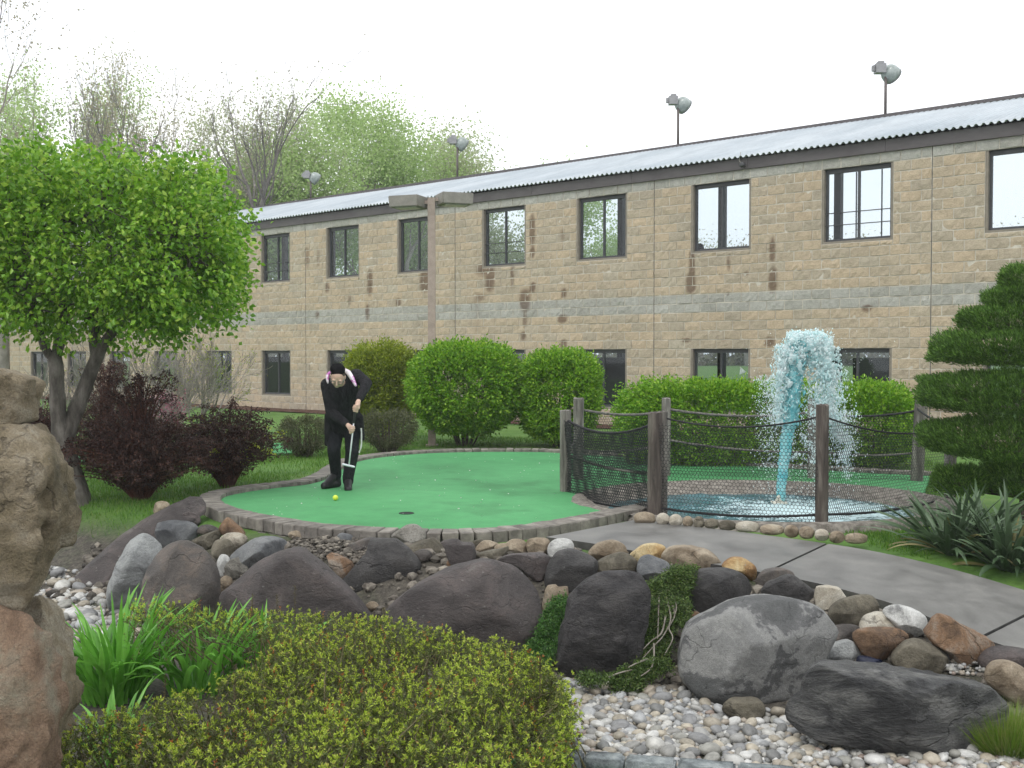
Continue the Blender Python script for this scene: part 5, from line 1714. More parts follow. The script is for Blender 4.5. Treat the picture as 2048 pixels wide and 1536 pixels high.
# ------------------------------------------------------------------ twin-headed lamp post
def lamp_post():
    b = hit(864, 892)
    Y = b[1]
    o = empty('lamp_post', b)
    setp(o, 'brown lamp post with two box lamp heads behind the round bushes', 'lamp post')
    m = flat('brown_lamp_paint', (.33, .265, .225), .55)
    mh = flat('lamp_head_paint', (.24, .225, .20), .5)
    H = CAMZ+(710-398)/F*Y-b[2]
    mb = MB().box(-.065, .065, -.065, .065, -.05, H)
    link('pole', mb.mesh('pole'), o, m)
    mb = MB().box(-.11, .11, -.11, .11, -.02, .03)
    link('base_plate', mb.mesh('base_plate'), o, m)
    mlens = pmat('lamp_diffuser', [(.3, (.35, .36, .33)), (.7, (.5, .5, .46))], scale=5, rough=.3, bump=0)
    for sgn, zz in ((-1, H-.10), (1, H-.05)):
        bm = bmesh.new()
        bmesh.ops.create_cube(bm, size=1)
        for v in bm.verts:
            tp = v.co.z > 0
            v.co.x *= .58*(1 if tp else .96); v.co.y *= .50*(1 if tp else .94); v.co.z *= .20
        bmesh.ops.bevel(bm, geom=list(bm.edges), offset=.012, segments=2, affect='EDGES')
        me = bpy.data.meshes.new('lamp_head'); bm.to_mesh(me); bm.free()
        h = link('lamp_head', me, o, mh)
        h.location = (sgn*.41, 0, zz+.02)
        h.rotation_euler = (0, 0, sgn*.35)
        mb = MB().box(-.20, .20, -.15, .15, -.112, -.1)
        d = link('diffuser', mb.mesh('diffuser'), h, mlens)
        mb = MB().box(-.32 if sgn > 0 else -.0, .0 if sgn > 0 else .32, -.04, .04, -.03, .03)
        a = link('arm', mb.mesh('arm'), o, m)
        a.location = (sgn*.36, 0, zz+.02)
        V, Q = tube([(0, 0, .08), (0, 0, .14)], [.02, .012], 8)
        link('photocell', npmesh('photocell', V, Q, True), h, mh)
lamp_post()

# ------------------------------------------------------------------ rope and netting fence round the pond
def wood_mat(name, a, b):
    return pmat(name, [(.25, tuple(x*.5 for x in a)), (.5, a), (.75, b)], scale=5, rough=.85, bump=.8, stretch=(3, 3, .35), bscale=22, dist=.6, bdist=.02)
M_WOOD = wood_mat('weathered_post', (.16, .148, .13), (.29, .27, .24))
M_WOOD_D = wood_mat('dark_post', (.085, .07, .06), (.16, .14, .12))
M_ROPE = pmat('old_rope', [(.3, (.10, .095, .085)), (.7, (.20, .19, .17))], scale=40, rough=.95, bump=.6)
M_ROPE_K = pmat('black_rope', [(.3, (.012, .012, .013)), (.7, (.03, .03, .032))], scale=40, rough=.8, bump=.4)
M_NET = flat('black_net', (.012, .013, .014), .6)
fence = empty('rope_fence', hit(1312, 1030))
setp(fence, 'low fence of weathered posts, ropes and black netting round the pond', 'fence')
FO = np.array(fence.location)
def post(px, py_top, py_bot, wpx, mat, lean=(0, 0)):
    b = hit(px, py_bot)
    if np.hypot((b[0]-PC[0])/1.98, (b[1]-PC[1])/1.70) < 1:
        b = atz(px, py_bot, .60)
    Y = b[1]
    H = CAMZ+(710-py_top)/F*Y-b[2]
    w = wpx/F*Y
    rng = np.random.default_rng(int(px))
    n = 9
    V = []
    sid = 12
    for i in range(n):
        t = i/(n-1)
        for k in range(sid):
            a = 2*math.pi*k/sid
            r = w/2*(1+.10*abs(math.cos(2*a)))*(1+rng.normal(0, .025))
            V.append((r*math.cos(a)+lean[0]*t, r*math.sin(a)+lean[1]*t, -.08+t*(H+.08)+(rng.normal(0, .008) if i == n-1 else 0)))
    V.append((lean[0], lean[1], H+.012))
    Q = []
    for i in range(n-1):
        for k in range(sid):
            j = (k+1) % sid
            Q.append((i*sid+k, i*sid+j, (i+1)*sid+j, (i+1)*sid+k))
    for k in range(sid):
        Q.append((n*sid, (n-1)*sid+k, (n-1)*sid+(k+1) % sid, n*sid))
    me = npmesh('post', V, Q, False)
    o = link('post', me, fence, mat)
    o.location = b-FO
    return b, H
pA, hA = post(1131, 822, 994, 21, M_WOOD)
pB, hB = post(1157, 798, 966, 19, M_WOOD)
pC, hC = post(1310, 826, 1030, 27, M_WOOD_D)
pC2, hC2 = post(1326, 824, 1026, 16, M_WOOD)
pD, hD = post(1332, 797, 958, 17, M_WOOD)
pE, hE = post(1643, 811, 1050, 24, M_WOOD_D)
pG, hG = post(1624, 800, 966, 18, M_WOOD)
pF, hF = post(1832, 798, 972, 24, M_WOOD, (.06, 0))
pI, hI = post(1900, 850, 1002, 22, M_WOOD)
def rope(a, b, sag, r, mat, name='rope', twist=True):
    n = 60
    t = np.linspace(0, 1, n)
    P = a[None]*(1-t)[:, None]+b[None]*t[:, None]
    P[:, 2] -= sag*4*t*(1-t)
    sid = 9
    T = unit(np.gradient(P, axis=0))
    Aa = unit(np.cross(T, [0, 0, 1.])); Bb = np.cross(T, Aa)
    L = np.linalg.norm(b-a)
    V = []
    for i in range(n):
        for k in range(sid):
            an = 2*math.pi*k/sid
            rr = r*(1+(.16*math.cos(3*an+t[i]*L*70) if twist else 0))
            V.append(P[i]+rr*(math.cos(an)*Aa[i]+math.sin(an)*Bb[i])-FO)
    i = np.arange(n-1)[:, None]*sid; j = np.arange(sid)[None]; k = (j+1) % sid
    Q = np.stack([i+j, i+k, i+sid+k, i+sid+j], -1).reshape(-1, 4)
    link(name, npmesh(name, V, Q, True), fence, mat)
def up(p, h): return p+np.array([0, 0, h])
rope(up(pB, hB-.13), up(pD, hD-.17), .06, .017, M_ROPE)
rope(up(pD, hD-.14), up(pG, hG-.16), .07, .017, M_ROPE)
rope(up(pB, .42), up(pD, .46), .05, .015, M_ROPE)
rope(up(pD, .52), up(pG, .40), .05, .015, M_ROPE)
rope(up(pG, .42), up(pF, .42), .05, .015, M_ROPE)
rope(up(pG, hG-.16), up(pF, hF-.15), .06, .014, M_ROPE_K)
rope(up(pA, hA-.10), up(pC, hC-.10), .13, .014, M_ROPE_K)
rope(up(pA, .50), up(pB, .62), .02, .014, M_ROPE)
rope(up(pA, .50), up(pC, .42), .05, .015, M_ROPE)
rope(up(pC2, hC2-.06), up(pE, hE-.10), .10, .009, M_ROPE_K)
rope(up(pE, hE-.10), up(pI, hI-.05), .10, .009, M_ROPE_K)
rope(up(pF, hF-.12), up(pI, hI-.02), .03, .012, M_ROPE_K)
rope(up(pC, .08), up(pE, .10), .05, .012, M_ROPE_K)
rope(up(pE, .10), up(pI, .04), .05, .012, M_ROPE_K)
rope(up(pA, .02), up(pC, .03), .02, .012, M_ROPE_K)
def net(a, b, ha, hb, sag, za=.03, zb=.03, cell=.042, th=.0024, bow=0.0):
    """hexagonal mesh strung between two posts, real thin strands"""
    L = np.linalg.norm((b-a)[:2])
    dirv = (b-a)/np.linalg.norm(b-a)
    nrm = np.array([-dirv[1], dirv[0], 0])
    Hm = max(ha, hb)
    cols = int(L/(cell*.866))
    rows = int(Hm/(cell*.75))+1
    def pos(i, j):
        # brick-wall lattice of a hexagon grid in unit coords
        s = i*cell*.5*.866*2*.5
        return s
    seg = []
    h = cell
    w = cell*.866
    for r in range(rows):
        for c in range(cols+1):
            x0 = c*w + (w/2 if r % 2 else 0)
            z0 = r*h*.75
            top = (x0, z0+h/2)
            lt = (x0-w/2, z0+h/4)
            rt = (x0+w/2, z0+h/4)
            lb = (x0-w/2, z0-h/4)
            seg += [(top, lt), (top, rt), (lt, lb)]
    seg = np.array(seg)     # (n,2,2)
    s = seg[..., 0]/L
    t = np.clip(s, 0, 1)
    zlim = (za+(ha-za)*1)*(1-t)+(zb+(hb-zb))*t - sag*4*t*(1-t)
    ok = ((s >= 0) & (s <= 1) & (seg[..., 1] >= .02) & (seg[..., 1] <= zlim)).all(1)
    seg = seg[ok]; t = t[ok]
    base = a[None, None]*(1-t)[..., None]+b[None, None]*t[..., None]
    wav = .02*np.sin(t*9+seg[..., 1]*5)+bow*4*t*(1-t)
    P = base+nrm*wav[..., None]
    P[..., 2] += seg[..., 1]
    p0, p1 = P[:, 0], P[:, 1]
    d = unit(p1-p0)
    n1 = np.broadcast_to(nrm, d.shape)
    n2 = unit(np.cross(d, n1))
    tri = [(math.cos(q), math.sin(q)) for q in (0, 2.094, 4.189)]
    V = np.stack([p0+th*(c*n1+s_*n2) for c, s_ in tri]+[p1+th*(c*n1+s_*n2) for c, s_ in tri], 1)
    N = len(p0)
    bI = np.arange(N)[:, None]*6
    Q = np.concatenate([bI+np.array([[0, 1, 4, 3]]), bI+np.array([[1, 2, 5, 4]]), bI+np.array([[2, 0, 3, 5]])])
    o = link('netting', npmesh('netting', V.reshape(-1, 3)-FO, Q), fence, M_NET)
    o['kind'] = 'stuff'
off = np.array([0, -.03, 0])
net(pA+off, pC+off, hA-.1, hC-.1, .13, th=.0042)
net(pA+off*2.2, pC+off*2.2, hA-.1, hC-.1, .13, cell=.036, th=.0036)
net(pC+off, pE+off, hC-.08, hE-.1, .10)
net(pE+off, pI+off, hE-.1, hI-.05, .10)
net(pB, pD, hB-.16, hD-.18, .05)
net(pD, pG, hD-.16, hG-.18, .05)
net(pG, pF, hG-.16, hF-.16, .05)
# ------------------------------------------------------------------ fountain
def fountain():
    rng = np.random.default_rng(91)
    b = atz(1560, 1008, WZ)
    o = empty('fountain', b)
    setp(o, 'fountain jet of bright blue-dyed water bursting from the pond', 'fountain')
    Y = b[1]
    def fp(px, py, dy=0): return W(px, py, Y+dy)-b
    def wm(name, c0, c1, tr=.35, alpha=1.0):
        m, nt, bs = newmat(name)
        geo = nt.nodes.new('ShaderNodeNewGeometry')
        f = noise_n(nt, geo.outputs['Position'], 9, 6, .7)
        r = ramp(nt, [(.35, c0), (.62, c1)])
        nt.links.new(f, r.inputs['Fac'])
        nt.links.new(r.outputs['Color'], bs.inputs['Base Color'])
        bs.inputs['Roughness'].default_value = .2
        bs.inputs['Specular IOR Level'].default_value = .5
        t = nt.nodes.new('ShaderNodeBsdfTranslucent')
        nt.links.new(r.outputs['Color'], t.inputs['Color'])
        mx = nt.nodes.new('ShaderNodeMixShader'); mx.inputs[0].default_value = tr
        nt.links.new(bs.outputs[0], mx.inputs[1]); nt.links.new(t.outputs[0], mx.inputs[2])
        last = mx
        if alpha < 1:
            tp = nt.nodes.new('ShaderNodeBsdfTransparent')
            f3 = noise_n(nt, geo.outputs['Position'], 30, 5, .75)
            k = math_n(nt, 'MULTIPLY', math_n(nt, 'SUBTRACT', f3, .5-.25*alpha), 4, True)
            m2 = nt.nodes.new('ShaderNodeMixShader')
            nt.links.new(k, m2.inputs[0]); nt.links.new(tp.outputs[0], m2.inputs[1]); nt.links.new(mx.outputs[0], m2.inputs[2])
            last = m2
        nt.links.new(last.outputs[0], nt.nodes['Material Output'].inputs['Surface'])
        return m
    MJ = wm('jet_water', (.16, .60, .66), (.50, .86, .88))
    MP = wm('plume_water', (.74, .96, .97), (.97, .995, 1.0), .62)
    MD = wm('drop_water', (.80, .95, .96), (.97, .99, .99), .6)
    # jet column, rough surfaced
    ctr = smooth_poly([fp(1560, 1006), fp(1564, 960), fp(1571, 900), fp(1579, 840), fp(1586, 780), fp(1592, 720), fp(1598, 680)], 9)
    rr = np.interp(np.linspace(0, 1, len(ctr)), [0, .1, .35, .6, .8, 1], [.038, .05, .062, .075, .10, .12])
    n, sid = len(ctr), 18
    V = []
    for i in range(n):
        for k in range(sid):
            a = 2*math.pi*k/sid
            q = rr[i]*(1+.16*math.sin(5*a+i*.9)+rng.normal(0, .09))
            V.append(ctr[i]+np.array([q*math.cos(a), q*math.sin(a), rng.normal(0, .006)]))
    Q = [(i*sid+k, i*sid+(k+1) % sid, (i+1)*sid+(k+1) % sid, (i+1)*sid+k) for i in range(n-1) for k in range(sid)]
    link('jet', npmesh('jet', V, Q, True), o, MJ)
    # plume: union of many lumps of water
    def lumps(name, specs, mat, vox):
        mb = MB()
        for c, r in specs:
            V = ICO2[0]*r*np.array([rng.uniform(.7, 1.2), rng.uniform(.7, 1.2), rng.uniform(.8, 1.6)])*(1+.12*rng.normal(size=(len(ICO2[0]), 1)))+c
            mb.add(V, ICO2[1])
        me = mb.mesh(name, True)
        ob = link(name, me, o, mat)
        md = ob.modifiers.new('merge', 'REMESH')
        md.mode = 'VOXEL'
        md.voxel_size = vox
        md.use_smooth_shade = True
        return ob
    DV, DQ, nn = [], [], 0
    g, u = rng.normal, rng.uniform
    def streaks(n, fx, fy, rmin, rmax, lmin=1.0, lmax=2.6, dy=.12, lean=0):
        nonlocal nn
        for _ in range(n):
            y = fy()
            x = fx(y) if fx.__code__.co_argcount else fx()
            c = fp(x, y, g(0, dy))
            r = rmin+(rmax-rmin)*rng.random()**2.5
            a = g(0, .35)+lean
            V = OCT*np.array([r, r, r*u(lmin, lmax)])
            V = np.stack([V[:, 0]+V[:, 2]*math.sin(a), V[:, 1], V[:, 2]*math.cos(a)], 1)+c
            DV.append(V); DQ.append(OCTF+nn); nn += len(V)
    def done(name, mat):
        nonlocal DV, DQ, nn
        ob = link(name, npmesh(name, np.concatenate(DV), np.concatenate(DQ), True), o, mat)
        ob['kind'] = 'stuff'
        DV, DQ, nn = [], [], 0
    # crown of the plume: a dense bundle of torn water, widest at mid height
    def wx(y):
        l = np.interp(y, [660, 680, 720, 780, 850], [1585, 1568, 1556, 1550, 1548])
        r = np.interp(y, [660, 680, 720, 780, 850], [1640, 1664, 1672, 1678, 1680])
        t = u(0, 1)
        return l+(r-l)*t+g(0, 3)
    streaks(1900, wx, lambda: 662+abs(g(0, 55)), .0035, .014, .9, 2.4, .15)
    streaks(900, lambda: u(1574, 1666), lambda: 672+abs(g(0, 30)), .004, .016, .8, 1.8, .16)
    streaks(1400, lambda: 1563+g(0, 8), lambda: u(690, 850), .004, .014, 1.2, 3.2, .10)
    streaks(2000, lambda: 1655+g(0, 16), lambda: u(740, 850), .004, .015, 1.2, 3.0, .14)
    streaks(260, lambda: u(1572, 1668), lambda: 668+g(0, 5), .003, .012, 1, 2.4, .12)
    streaks(120, lambda: 1676+g(0, 4), lambda: u(695, 740), .004, .012, 1, 2.5, .05)
    done('plume', MP)
    sp = []
    for _ in range(420):
        y = 672+abs(g(0, 40))
        if y > 800: continue
        l = np.interp(y, [664, 690, 740, 800], [1588, 1572, 1562, 1560]); r_ = np.interp(y, [664, 690, 740, 800], [1640, 1660, 1668, 1672])
        x = u(l, r_)
        if y > 745 and 1600 < x < 1640 and rng.random() < .75: continue
        sp.append((fp(x, y, g(0, .06)), u(.016, .048)))
    pm = lumps('plume_mass', sp, MP, .008)
    tx = bpy.data.textures.new('churn', 'CLOUDS'); tx.noise_scale = .035; tx.noise_depth = 3
    dm = pm.modifiers.new('churn', 'DISPLACE'); dm.texture = tx; dm.strength = .05; dm.mid_level = .5
    # inner cyan core of the plume around the rising jet
    streaks(1500, lambda y: np.interp(y, [690, 760, 850], [1602, 1588, 1580])+g(0, 9), lambda: u(690, 850), .006, .02, 1.2, 3, .05)
    done('plume_core', MJ)
    def stream(pts, n, r0, r1, j=5):
        nonlocal nn
        pp = smooth_poly(np.array(pts, float), 10)
        for _ in range(n):
            x, y = pp[rng.integers(0, len(pp))]+g(0, j, 2)
            streaks(1, lambda: x, lambda: y, r0, r1, 1, 2.4, .06)
    stream([(1660, 800), (1672, 850), (1690, 880)], 420, .004, .014, 7)
    stream([(1655, 830), (1668, 860), (1676, 876)], 260, .004, .014, 5)
    stream([(1690, 870), (1700, 890), (1690, 910), (1678, 918)], 320, .004, .013, 6)
    stream([(1690, 905), (1697, 930), (1695, 955)], 180, .003, .010, 4)
    stream([(1604, 870), (1612, 885), (1622, 892), (1630, 910), (1626, 925)], 260, .003, .011, 4)
    stream([(1575, 918), (1588, 914), (1596, 908)], 80, .004, .011, 3)
    stream([(1562, 700), (1556, 740), (1553, 790), (1548, 840)], 380, .003, .011, 7)
    done('falling_water', MD)
    streaks(2400, lambda: 1543+g(0, 17), lambda: 750+abs(g(0, 95)), .0018, .008, .8, 2, .3)
    streaks(900, lambda: 1553+g(0, 22), lambda: u(850, 1000), .0016, .006, .8, 2, .3)
    streaks(2200, lambda: 1640+g(0, 28), lambda: 770+abs(g(0, 85)), .0018, .009, .8, 2, .3)
    streaks(1300, lambda: 1692+g(0, 14), lambda: 820+abs(g(0, 70)), .0018, .009, .8, 2, .25)
    streaks(400, lambda: 1620+g(0, 62), lambda: u(660, 760), .0016, .005, .8, 2, .3)
    streaks(600, lambda: 1625+g(0, 45), lambda: u(880, 1010), .002, .008, .8, 2, .3)
    streaks(500, lambda: u(1480, 1760), lambda: u(1002, 1036), .003, .010, .6, 1.2, .2)
    done('droplets', MD)
    # nozzle with foam collar
    sp = [(fp(1560+rng.normal(0, 7), 1006+rng.normal(0, 3.5), rng.normal(0, .03)), rng.uniform(.012, .03)) for _ in range(26)]
    lumps('nozzle_foam', sp, wm('nozzle_foam', (.62, .58, .48), (.75, .72, .64), .2), .009)
OCT, OCTF = np.array([(1, 0, 0), (-1, 0, 0), (0, 1, 0), (0, -1, 0), (0, 0, 1), (0, 0, -1.)]), np.array([(0, 2, 4), (2, 1, 4), (1, 3, 4), (3, 0, 4), (2, 0, 5), (1, 2, 5), (3, 1, 5), (0, 3, 5)])
fountain()

# ------------------------------------------------------------------ golfer
def capsule(p0, r0, p1, r1, mb, sx=1.0, n=12, m=5):
    p0, p1 = np.array(p0, float), np.array(p1, float)
    ax = p1-p0
    L = np.linalg.norm(ax)
    d = ax/L if L > 1e-6 else np.array([0, 0, 1.])
    a = unit(np.cross(d, [0, 1, 0.] if abs(d[1]) < .9 else [1, 0, 0.]))
    b = np.cross(d, a)
    rings = []
    for i in range(1, m+1):
        t = -math.pi/2+math.pi/2*i/m
        rings.append((p0+d*r0*math.sin(t), r0*math.cos(t)))
    for i in range(0, m):
        t = math.pi/2*i/m
        rings.append((p1+d*r1*math.sin(t), r1*math.cos(t)))
    V = [p0-d*r0]
    for c, r in rings:
        for k in range(n):
            q = 2*math.pi*k/n
            V.append(c+r*(math.cos(q)*a*sx+math.sin(q)*b))
    V.append(p1+d*r1)
    Q = []
    for k in range(n):
        Q.append((0, 1+(k+1) % n, 1+k, 0))
    for i in range(len(rings)-1):
        for k in range(n):
            Q.append((1+i*n+k, 1+i*n+(k+1) % n, 1+(i+1)*n+(k+1) % n, 1+(i+1)*n+k))
    e = len(V)-1
    l = 1+(len(rings)-1)*n
    for k in range(n):
        Q.append((e, l+k, l+(k+1) % n, e))
    mb.add(V, Q)
def ellip(c, r, mb, M=None):
    V = ICO3[0]*np.array(r)
    if M is not None: V = V@np.array(M).T
    T = ICO3[1]
    mb.add(V+np.array(c), np.concatenate([T, T[:, :1]], 1))
def merged(name, mb, parent, mat, vox=.008, smooth=4):
    ob = link(name, mb.mesh(name, True), parent, mat)
    md = ob.modifiers.new('merge', 'REMESH'); md.mode = 'VOXEL'; md.voxel_size = vox; md.use_smooth_shade = True
    if smooth:
        ms = ob.modifiers.new('soften', 'SMOOTH'); ms.iterations = smooth; ms.factor = .5
    return ob
M_SKIN = pmat('skin', [(.3, (.50, .33, .25)), (.7, (.62, .43, .34))], scale=8, rough=.5, bump=.05)
M_BLACK = pmat('black_cloth', [(.3, (.008, .008, .010)), (.7, (.020, .020, .023))], scale=9, rough=.85, bump=1.0, bscale=30, spec=.3, bdist=.05, stretch=(1, 1, .5))
M_TROUS = pmat('black_trousers', [(.3, (.008, .009, .012)), (.7, (.016, .017, .022))], scale=9, rough=.8, bump=1.0, bscale=26, spec=.3, bdist=.05, stretch=(1, 1, .6))
M_SHOE = flat('black_shoe', (.010, .010, .011), .45)
M_HAIR = pmat('short_brown_hair', [(.3, (.035, .022, .015)), (.7, (.075, .05, .035))], scale=60, rough=.8, bump=.6)
M_CAP = flat('black_velvet_cap', (.006, .006, .007), .95, .1)
def golfer():
    s0 = 4.8
    Yb = hit(690, 980)[1]
    Yb = atz(690, 978, GZ)[1]
    org = atz(680, 978, GZ)
    def q(zx, zy, dy=0.0):
        return W(600+zx/s0, 700+zy/s0, Yb+dy)-org
    # joints (zoomed pixel coordinates, depth offset; negative = nearer the camera)
    neck = q(395, 320, -.22); chest = q(400, 420, -.14)
    pel = q(415, 700, .16)
    shR, shL = q(262, 335, -.10), q(540, 245, -.08)
    elR, haR = q(300, 600, -.18), q(470, 730, -.42)
    elL, haL = q(640, 320, -.20), q(558, 500, -.46)
    hipR, hipL = q(345, 745, .14), q(500, 745, .12)
    knR, anR = q(325, 960, .02), q(345, 1190, .18)
    knL, anL = q(500, 990, -.02), q(462, 1240, .03)
    toR, toL = q(235, 1310, .02), q(462, 1345, -.12)
    hc = q(362, 255, -.36)
    body = MB()
    # head, tilted forward and turned down
    Rm = Matrix.Rotation(math.radians(42), 3, 'X')@Matrix.Rotation(math.radians(8), 3, 'Y')
    R_ = np.array(Rm)
    def hp(x, y, z): return hc+R_@np.array([x, y, z])
    ellip(hc, (.077, .096, .105), body, R_)
    ellip(hp(0, -.018, -.055), (.060, .072, .065), body, R_)        # jaw
    ellip(hp(0, -.052, -.098), (.028, .026, .022), body, R_)        # chin
    capsule(hp(0, -.094, .008), .010, hp(0, -.114, -.030), .014, body)  # nose
    for sx in (-1, 1):
        ellip(hp(sx*.079, .01, -.012), (.012, .022, .033), body, R_)   # ears
        ellip(hp(sx*.033, -.088, .022), (.024, .012, .008), body, R_)  # brow
        ellip(hp(sx*.036, -.078, -.03), (.024, .02, .02), body, R_)    # cheeks
    ellip(hp(0, -.088, -.064), (.026, .012, .007), body, R_)        # lips
    capsule(hp(0, .03, -.08), .055, neck+np.array([0, .05, -.02]), .062, body)
    # torso, arms, legs under the clothes
    capsule(chest+np.array([0, .05, 0]), .085, pel, .09, body, 1.1)
    for a, b_, c in ((shR, elR, haR), (shL, elL, haL)):
        capsule(neck+np.array([0, .09, -.06]), .045, a, .045, body)
        capsule(a, .05, b_, .04, body); capsule(b_, .038, c, .026, body)
    for a, b_, c, t in ((hipR, knR, anR, toR), (hipL, knL, anL, toL)):
        capsule(pel, .11, a, .085, body)
        capsule(a, .08, b_, .055, body); capsule(b_, .052, c, .034, body); capsule(c, .034, t, .026, body)
    # hands with five fingers closing on the putter
    gr0, gr1 = q(528, 585, -.47), q(470, 1105, -.38)
    ax = unit(gr1-gr0)
    def hand(wr, t0, side):
        g = gr0+(gr1-gr0)*t0
        palm = g+np.array([side*.022, -.012, 0])-ax*.005
        capsule(wr, .026, palm, .027, body, 1.15)
        capsule(palm-ax*.03, .020, palm+ax*.045, .017, body)
        for k in range(4):
            base = palm+ax*(-.030+.024*k)+np.array([side*.008, -.012, 0])
            r = (.0092, .0098, .0095, .0082)[k]
            l = (.9, 1.05, 1.0, .8)[k]
            m1 = base+np.array([-side*.016, -.026, 0])*l
            m2 = m1+np.array([-side*.026, .0, .002])*l
            m3 = m2+np.array([-side*.010, .022, .0])*l
            capsule(base, r, m1, r*.95, body); capsule(m1, r*.95, m2, r*.9, body); capsule(m2, r*.9, m3, r*.8, body)
        t1 = palm-ax*.03+np.array([-side*.01, -.016, 0])
        t2 = t1+ax*.035+np.array([-side*.018, -.016, 0])
        t3 = t2+ax*.03+np.array([-side*.004, -.004, 0])
        capsule(palm-ax*.03, .014, t1, .012, body); capsule(t1, .012, t2, .0105, body); capsule(t2, .0105, t3, .009, body)
    hand(haL, -.05, 1)
    hand(haR, .34, -1)
    p = merged('person', body, None, M_SKIN, .0065, 2)
    p.location = org
    setp(p, 'person in a black coat, cap and trousers bending over a white putter', 'person')
    def child(name, mb, mat, vox=.009, sm=3):
        return merged(name, mb, p, mat, vox, sm)
    # coat
    c = MB()
    capsule(chest+np.array([0, .04, .03]), .165, (chest+pel)/2+np.array([0, .02, 0]), .165, c, 1.25)
    capsule((chest+pel)/2, .165, pel+np.array([0, 0, -.02]), .16, c, 1.25)
    capsule(shR+np.array([.02, .03, -.01]), .085, shL+np.array([-.03, .03, -.03]), .088, c)
    capsule(neck+np.array([0, .10, .0]), .085, chest+np.array([0, .06, 0]), .12, c, 1.2)
    for a, b_, e in ((shR, elR, haR), (shL, elL, haL)):
        capsule(a, .082, b_, .066, c); capsule(b_, .066, b_+(e-b_)*.82, .048, c)
    # skirts of the coat
    for (x0, y0, x1, y1, r0, r1, dy) in ((290, 640, 262, 900, .07, .035, .06), (320, 660, 300, 880, .07, .03, .2), (560, 650, 600, 850, .06, .03, .05), (540, 640, 585, 800, .07, .04, .18), (420, 650, 420, 780, .1, .06, .22), (360, 640, 350, 760, .08, .05, .02)):
        capsule(q(x0, y0, dy), r0, q(x1, y1, dy), r1, c)
    child('coat', c, M_BLACK, .010, 4)
    t = MB()
    for a, b_, e in ((hipR, knR, anR), (hipL, knL, anL)):
        capsule(pel, .13, a, .105, t)
        capsule(a, .10, b_, .080, t); capsule(b_, .080, e+np.array([0, 0, .02]), .066, t); capsule(e+np.array([0, 0, .03]), .068, e+np.array([0, 0, -.02]), .066, t)
    child('trousers', t, M_TROUS, .010, 4)
    for e, to in ((anR, toR), (anL, toL)):
        f = MB()
        heel = e+(e-to)*np.array([.15, .15, 0])
        heel[2] = to[2]+.015
        capsule(e+np.array([0, 0, -.02]), .055, heel, .048, f)
        capsule(heel, .048, to+np.array([0, 0, .008]), .047, f)
        capsule(e, .05, to, .044, f)
        child('shoe', f, M_SHOE, .009, 3)
    # hair and cap
    h = MB()
    ellip(hp(0, .022, .028), (.0825, .088, .092), h, R_)
    child('hair', h, M_HAIR, .007, 2)
    k = MB()
    ellip(hp(-.008, .035, .078), (.088, .088, .058), k, R_)
    child('cap', k, M_CAP, .007, 2)
    # spectacles
    gl = MB()
    for sx in (-1, 1):
        cx = hp(sx*.034, -.101, -.004)
        an = np.linspace(0, 2*math.pi, 17)
        P = np.array([cx+R_@np.array([.026*math.cos(x), 0, .019*math.sin(x)]) for x in an])
        V, Q = tube(P, .0025, 5, False); gl.add(V, Q)
        V, Q = tube([hp(sx*.06, -.098, .0), hp(sx*.084, .0, .006)], .002, 5, False); gl.add(V, Q)
    V, Q = tube([hp(-.009, -.103, .0), hp(.009, -.103, .0)], .002, 5, False); gl.add(V, Q)
    link('spectacles', gl.mesh('spectacles', True), p, flat('spectacle_frame', (.10, .10, .11), .3))
    # pale side whiskers
    wh = MB()
    for sx in (-1, 1):
        ellip(hp(sx*.070, -.022, -.035), (.009, .020, .032), wh, R_)
    child('beard', wh, pmat('pale_beard', [(.3, (.34, .29, .25)), (.7, (.50, .46, .42))], scale=30, rough=.8, bump=.3), .007, 1)
    # pink and white shawl straps over the shoulders
    M_PINK = pmat('pink_white_fabric', [(.36, (.42, .10, .36)), (.48, (.50, .16, .45)), (.54, (.70, .58, .68)), (.7, (.74, .70, .73))], scale=9, rough=.5, bump=.2, detail=3)
    for pts, ws in (([(425, 190, -.10), (465, 215, -.20), (500, 270, -.27), (535, 340, -.30)], [.022, .030, .028, .016]), ([(285, 215, -.16), (262, 245, -.22), (262, 280, -.26), (268, 315, -.28)], [.016, .020, .018, .012])):
        st = MB()
        pp = [q(x, y, d) for x, y, d in pts]
        for i in range(len(pp)-1):
            capsule(pp[i], ws[i], pp[i+1], ws[i+1], st, 1.0)
        child('shawl', st, M_PINK, .008, 2)
    # white fringe strings hanging beside the leg
    fr = MB()
    for k in range(5):
        j = R0.normal(0, 4, 4)
        P = smooth_poly([q(588+j[0], 750, -.02), q(592+j[1], 830, -.03), q(585+j[2], 930, -.02), q(562+j[3], 990, -.02)], 5)
        V, Q = tube(P, .005, 5, False); fr.add(V, Q)
    link('fringe', fr.mesh('fringe', True), p, flat('white_string', (.62, .62, .6), .8))
    # putter
    pt = empty('putter', org+gr1)
    setp(pt, 'white-shafted putter with dark grip held by the bending person', 'putter')
    o_ = gr1
    g2 = gr0+(gr1-gr0)*.22
    V, Q = tube([gr0-ax*.06-o_, g2-o_], .014, 10); link('grip', npmesh('grip', V, Q, True), pt, flat('dark_grip', (.03, .03, .033), .6))
    V, Q = tube([g2-o_, gr1-o_], .0085, 10); link('shaft', npmesh('shaft', V, Q, True), pt, flat('white_shaft', (.72, .73, .75), .35))
    hb = MB()
    capsule(np.array([-.07, 0, .010]), .013, np.array([.058, 0, -.020]), .013, hb)
    merged('putter_head', hb, pt, flat('putter_head_pale', (.62, .66, .70), .35), .006, 1)
golfer()
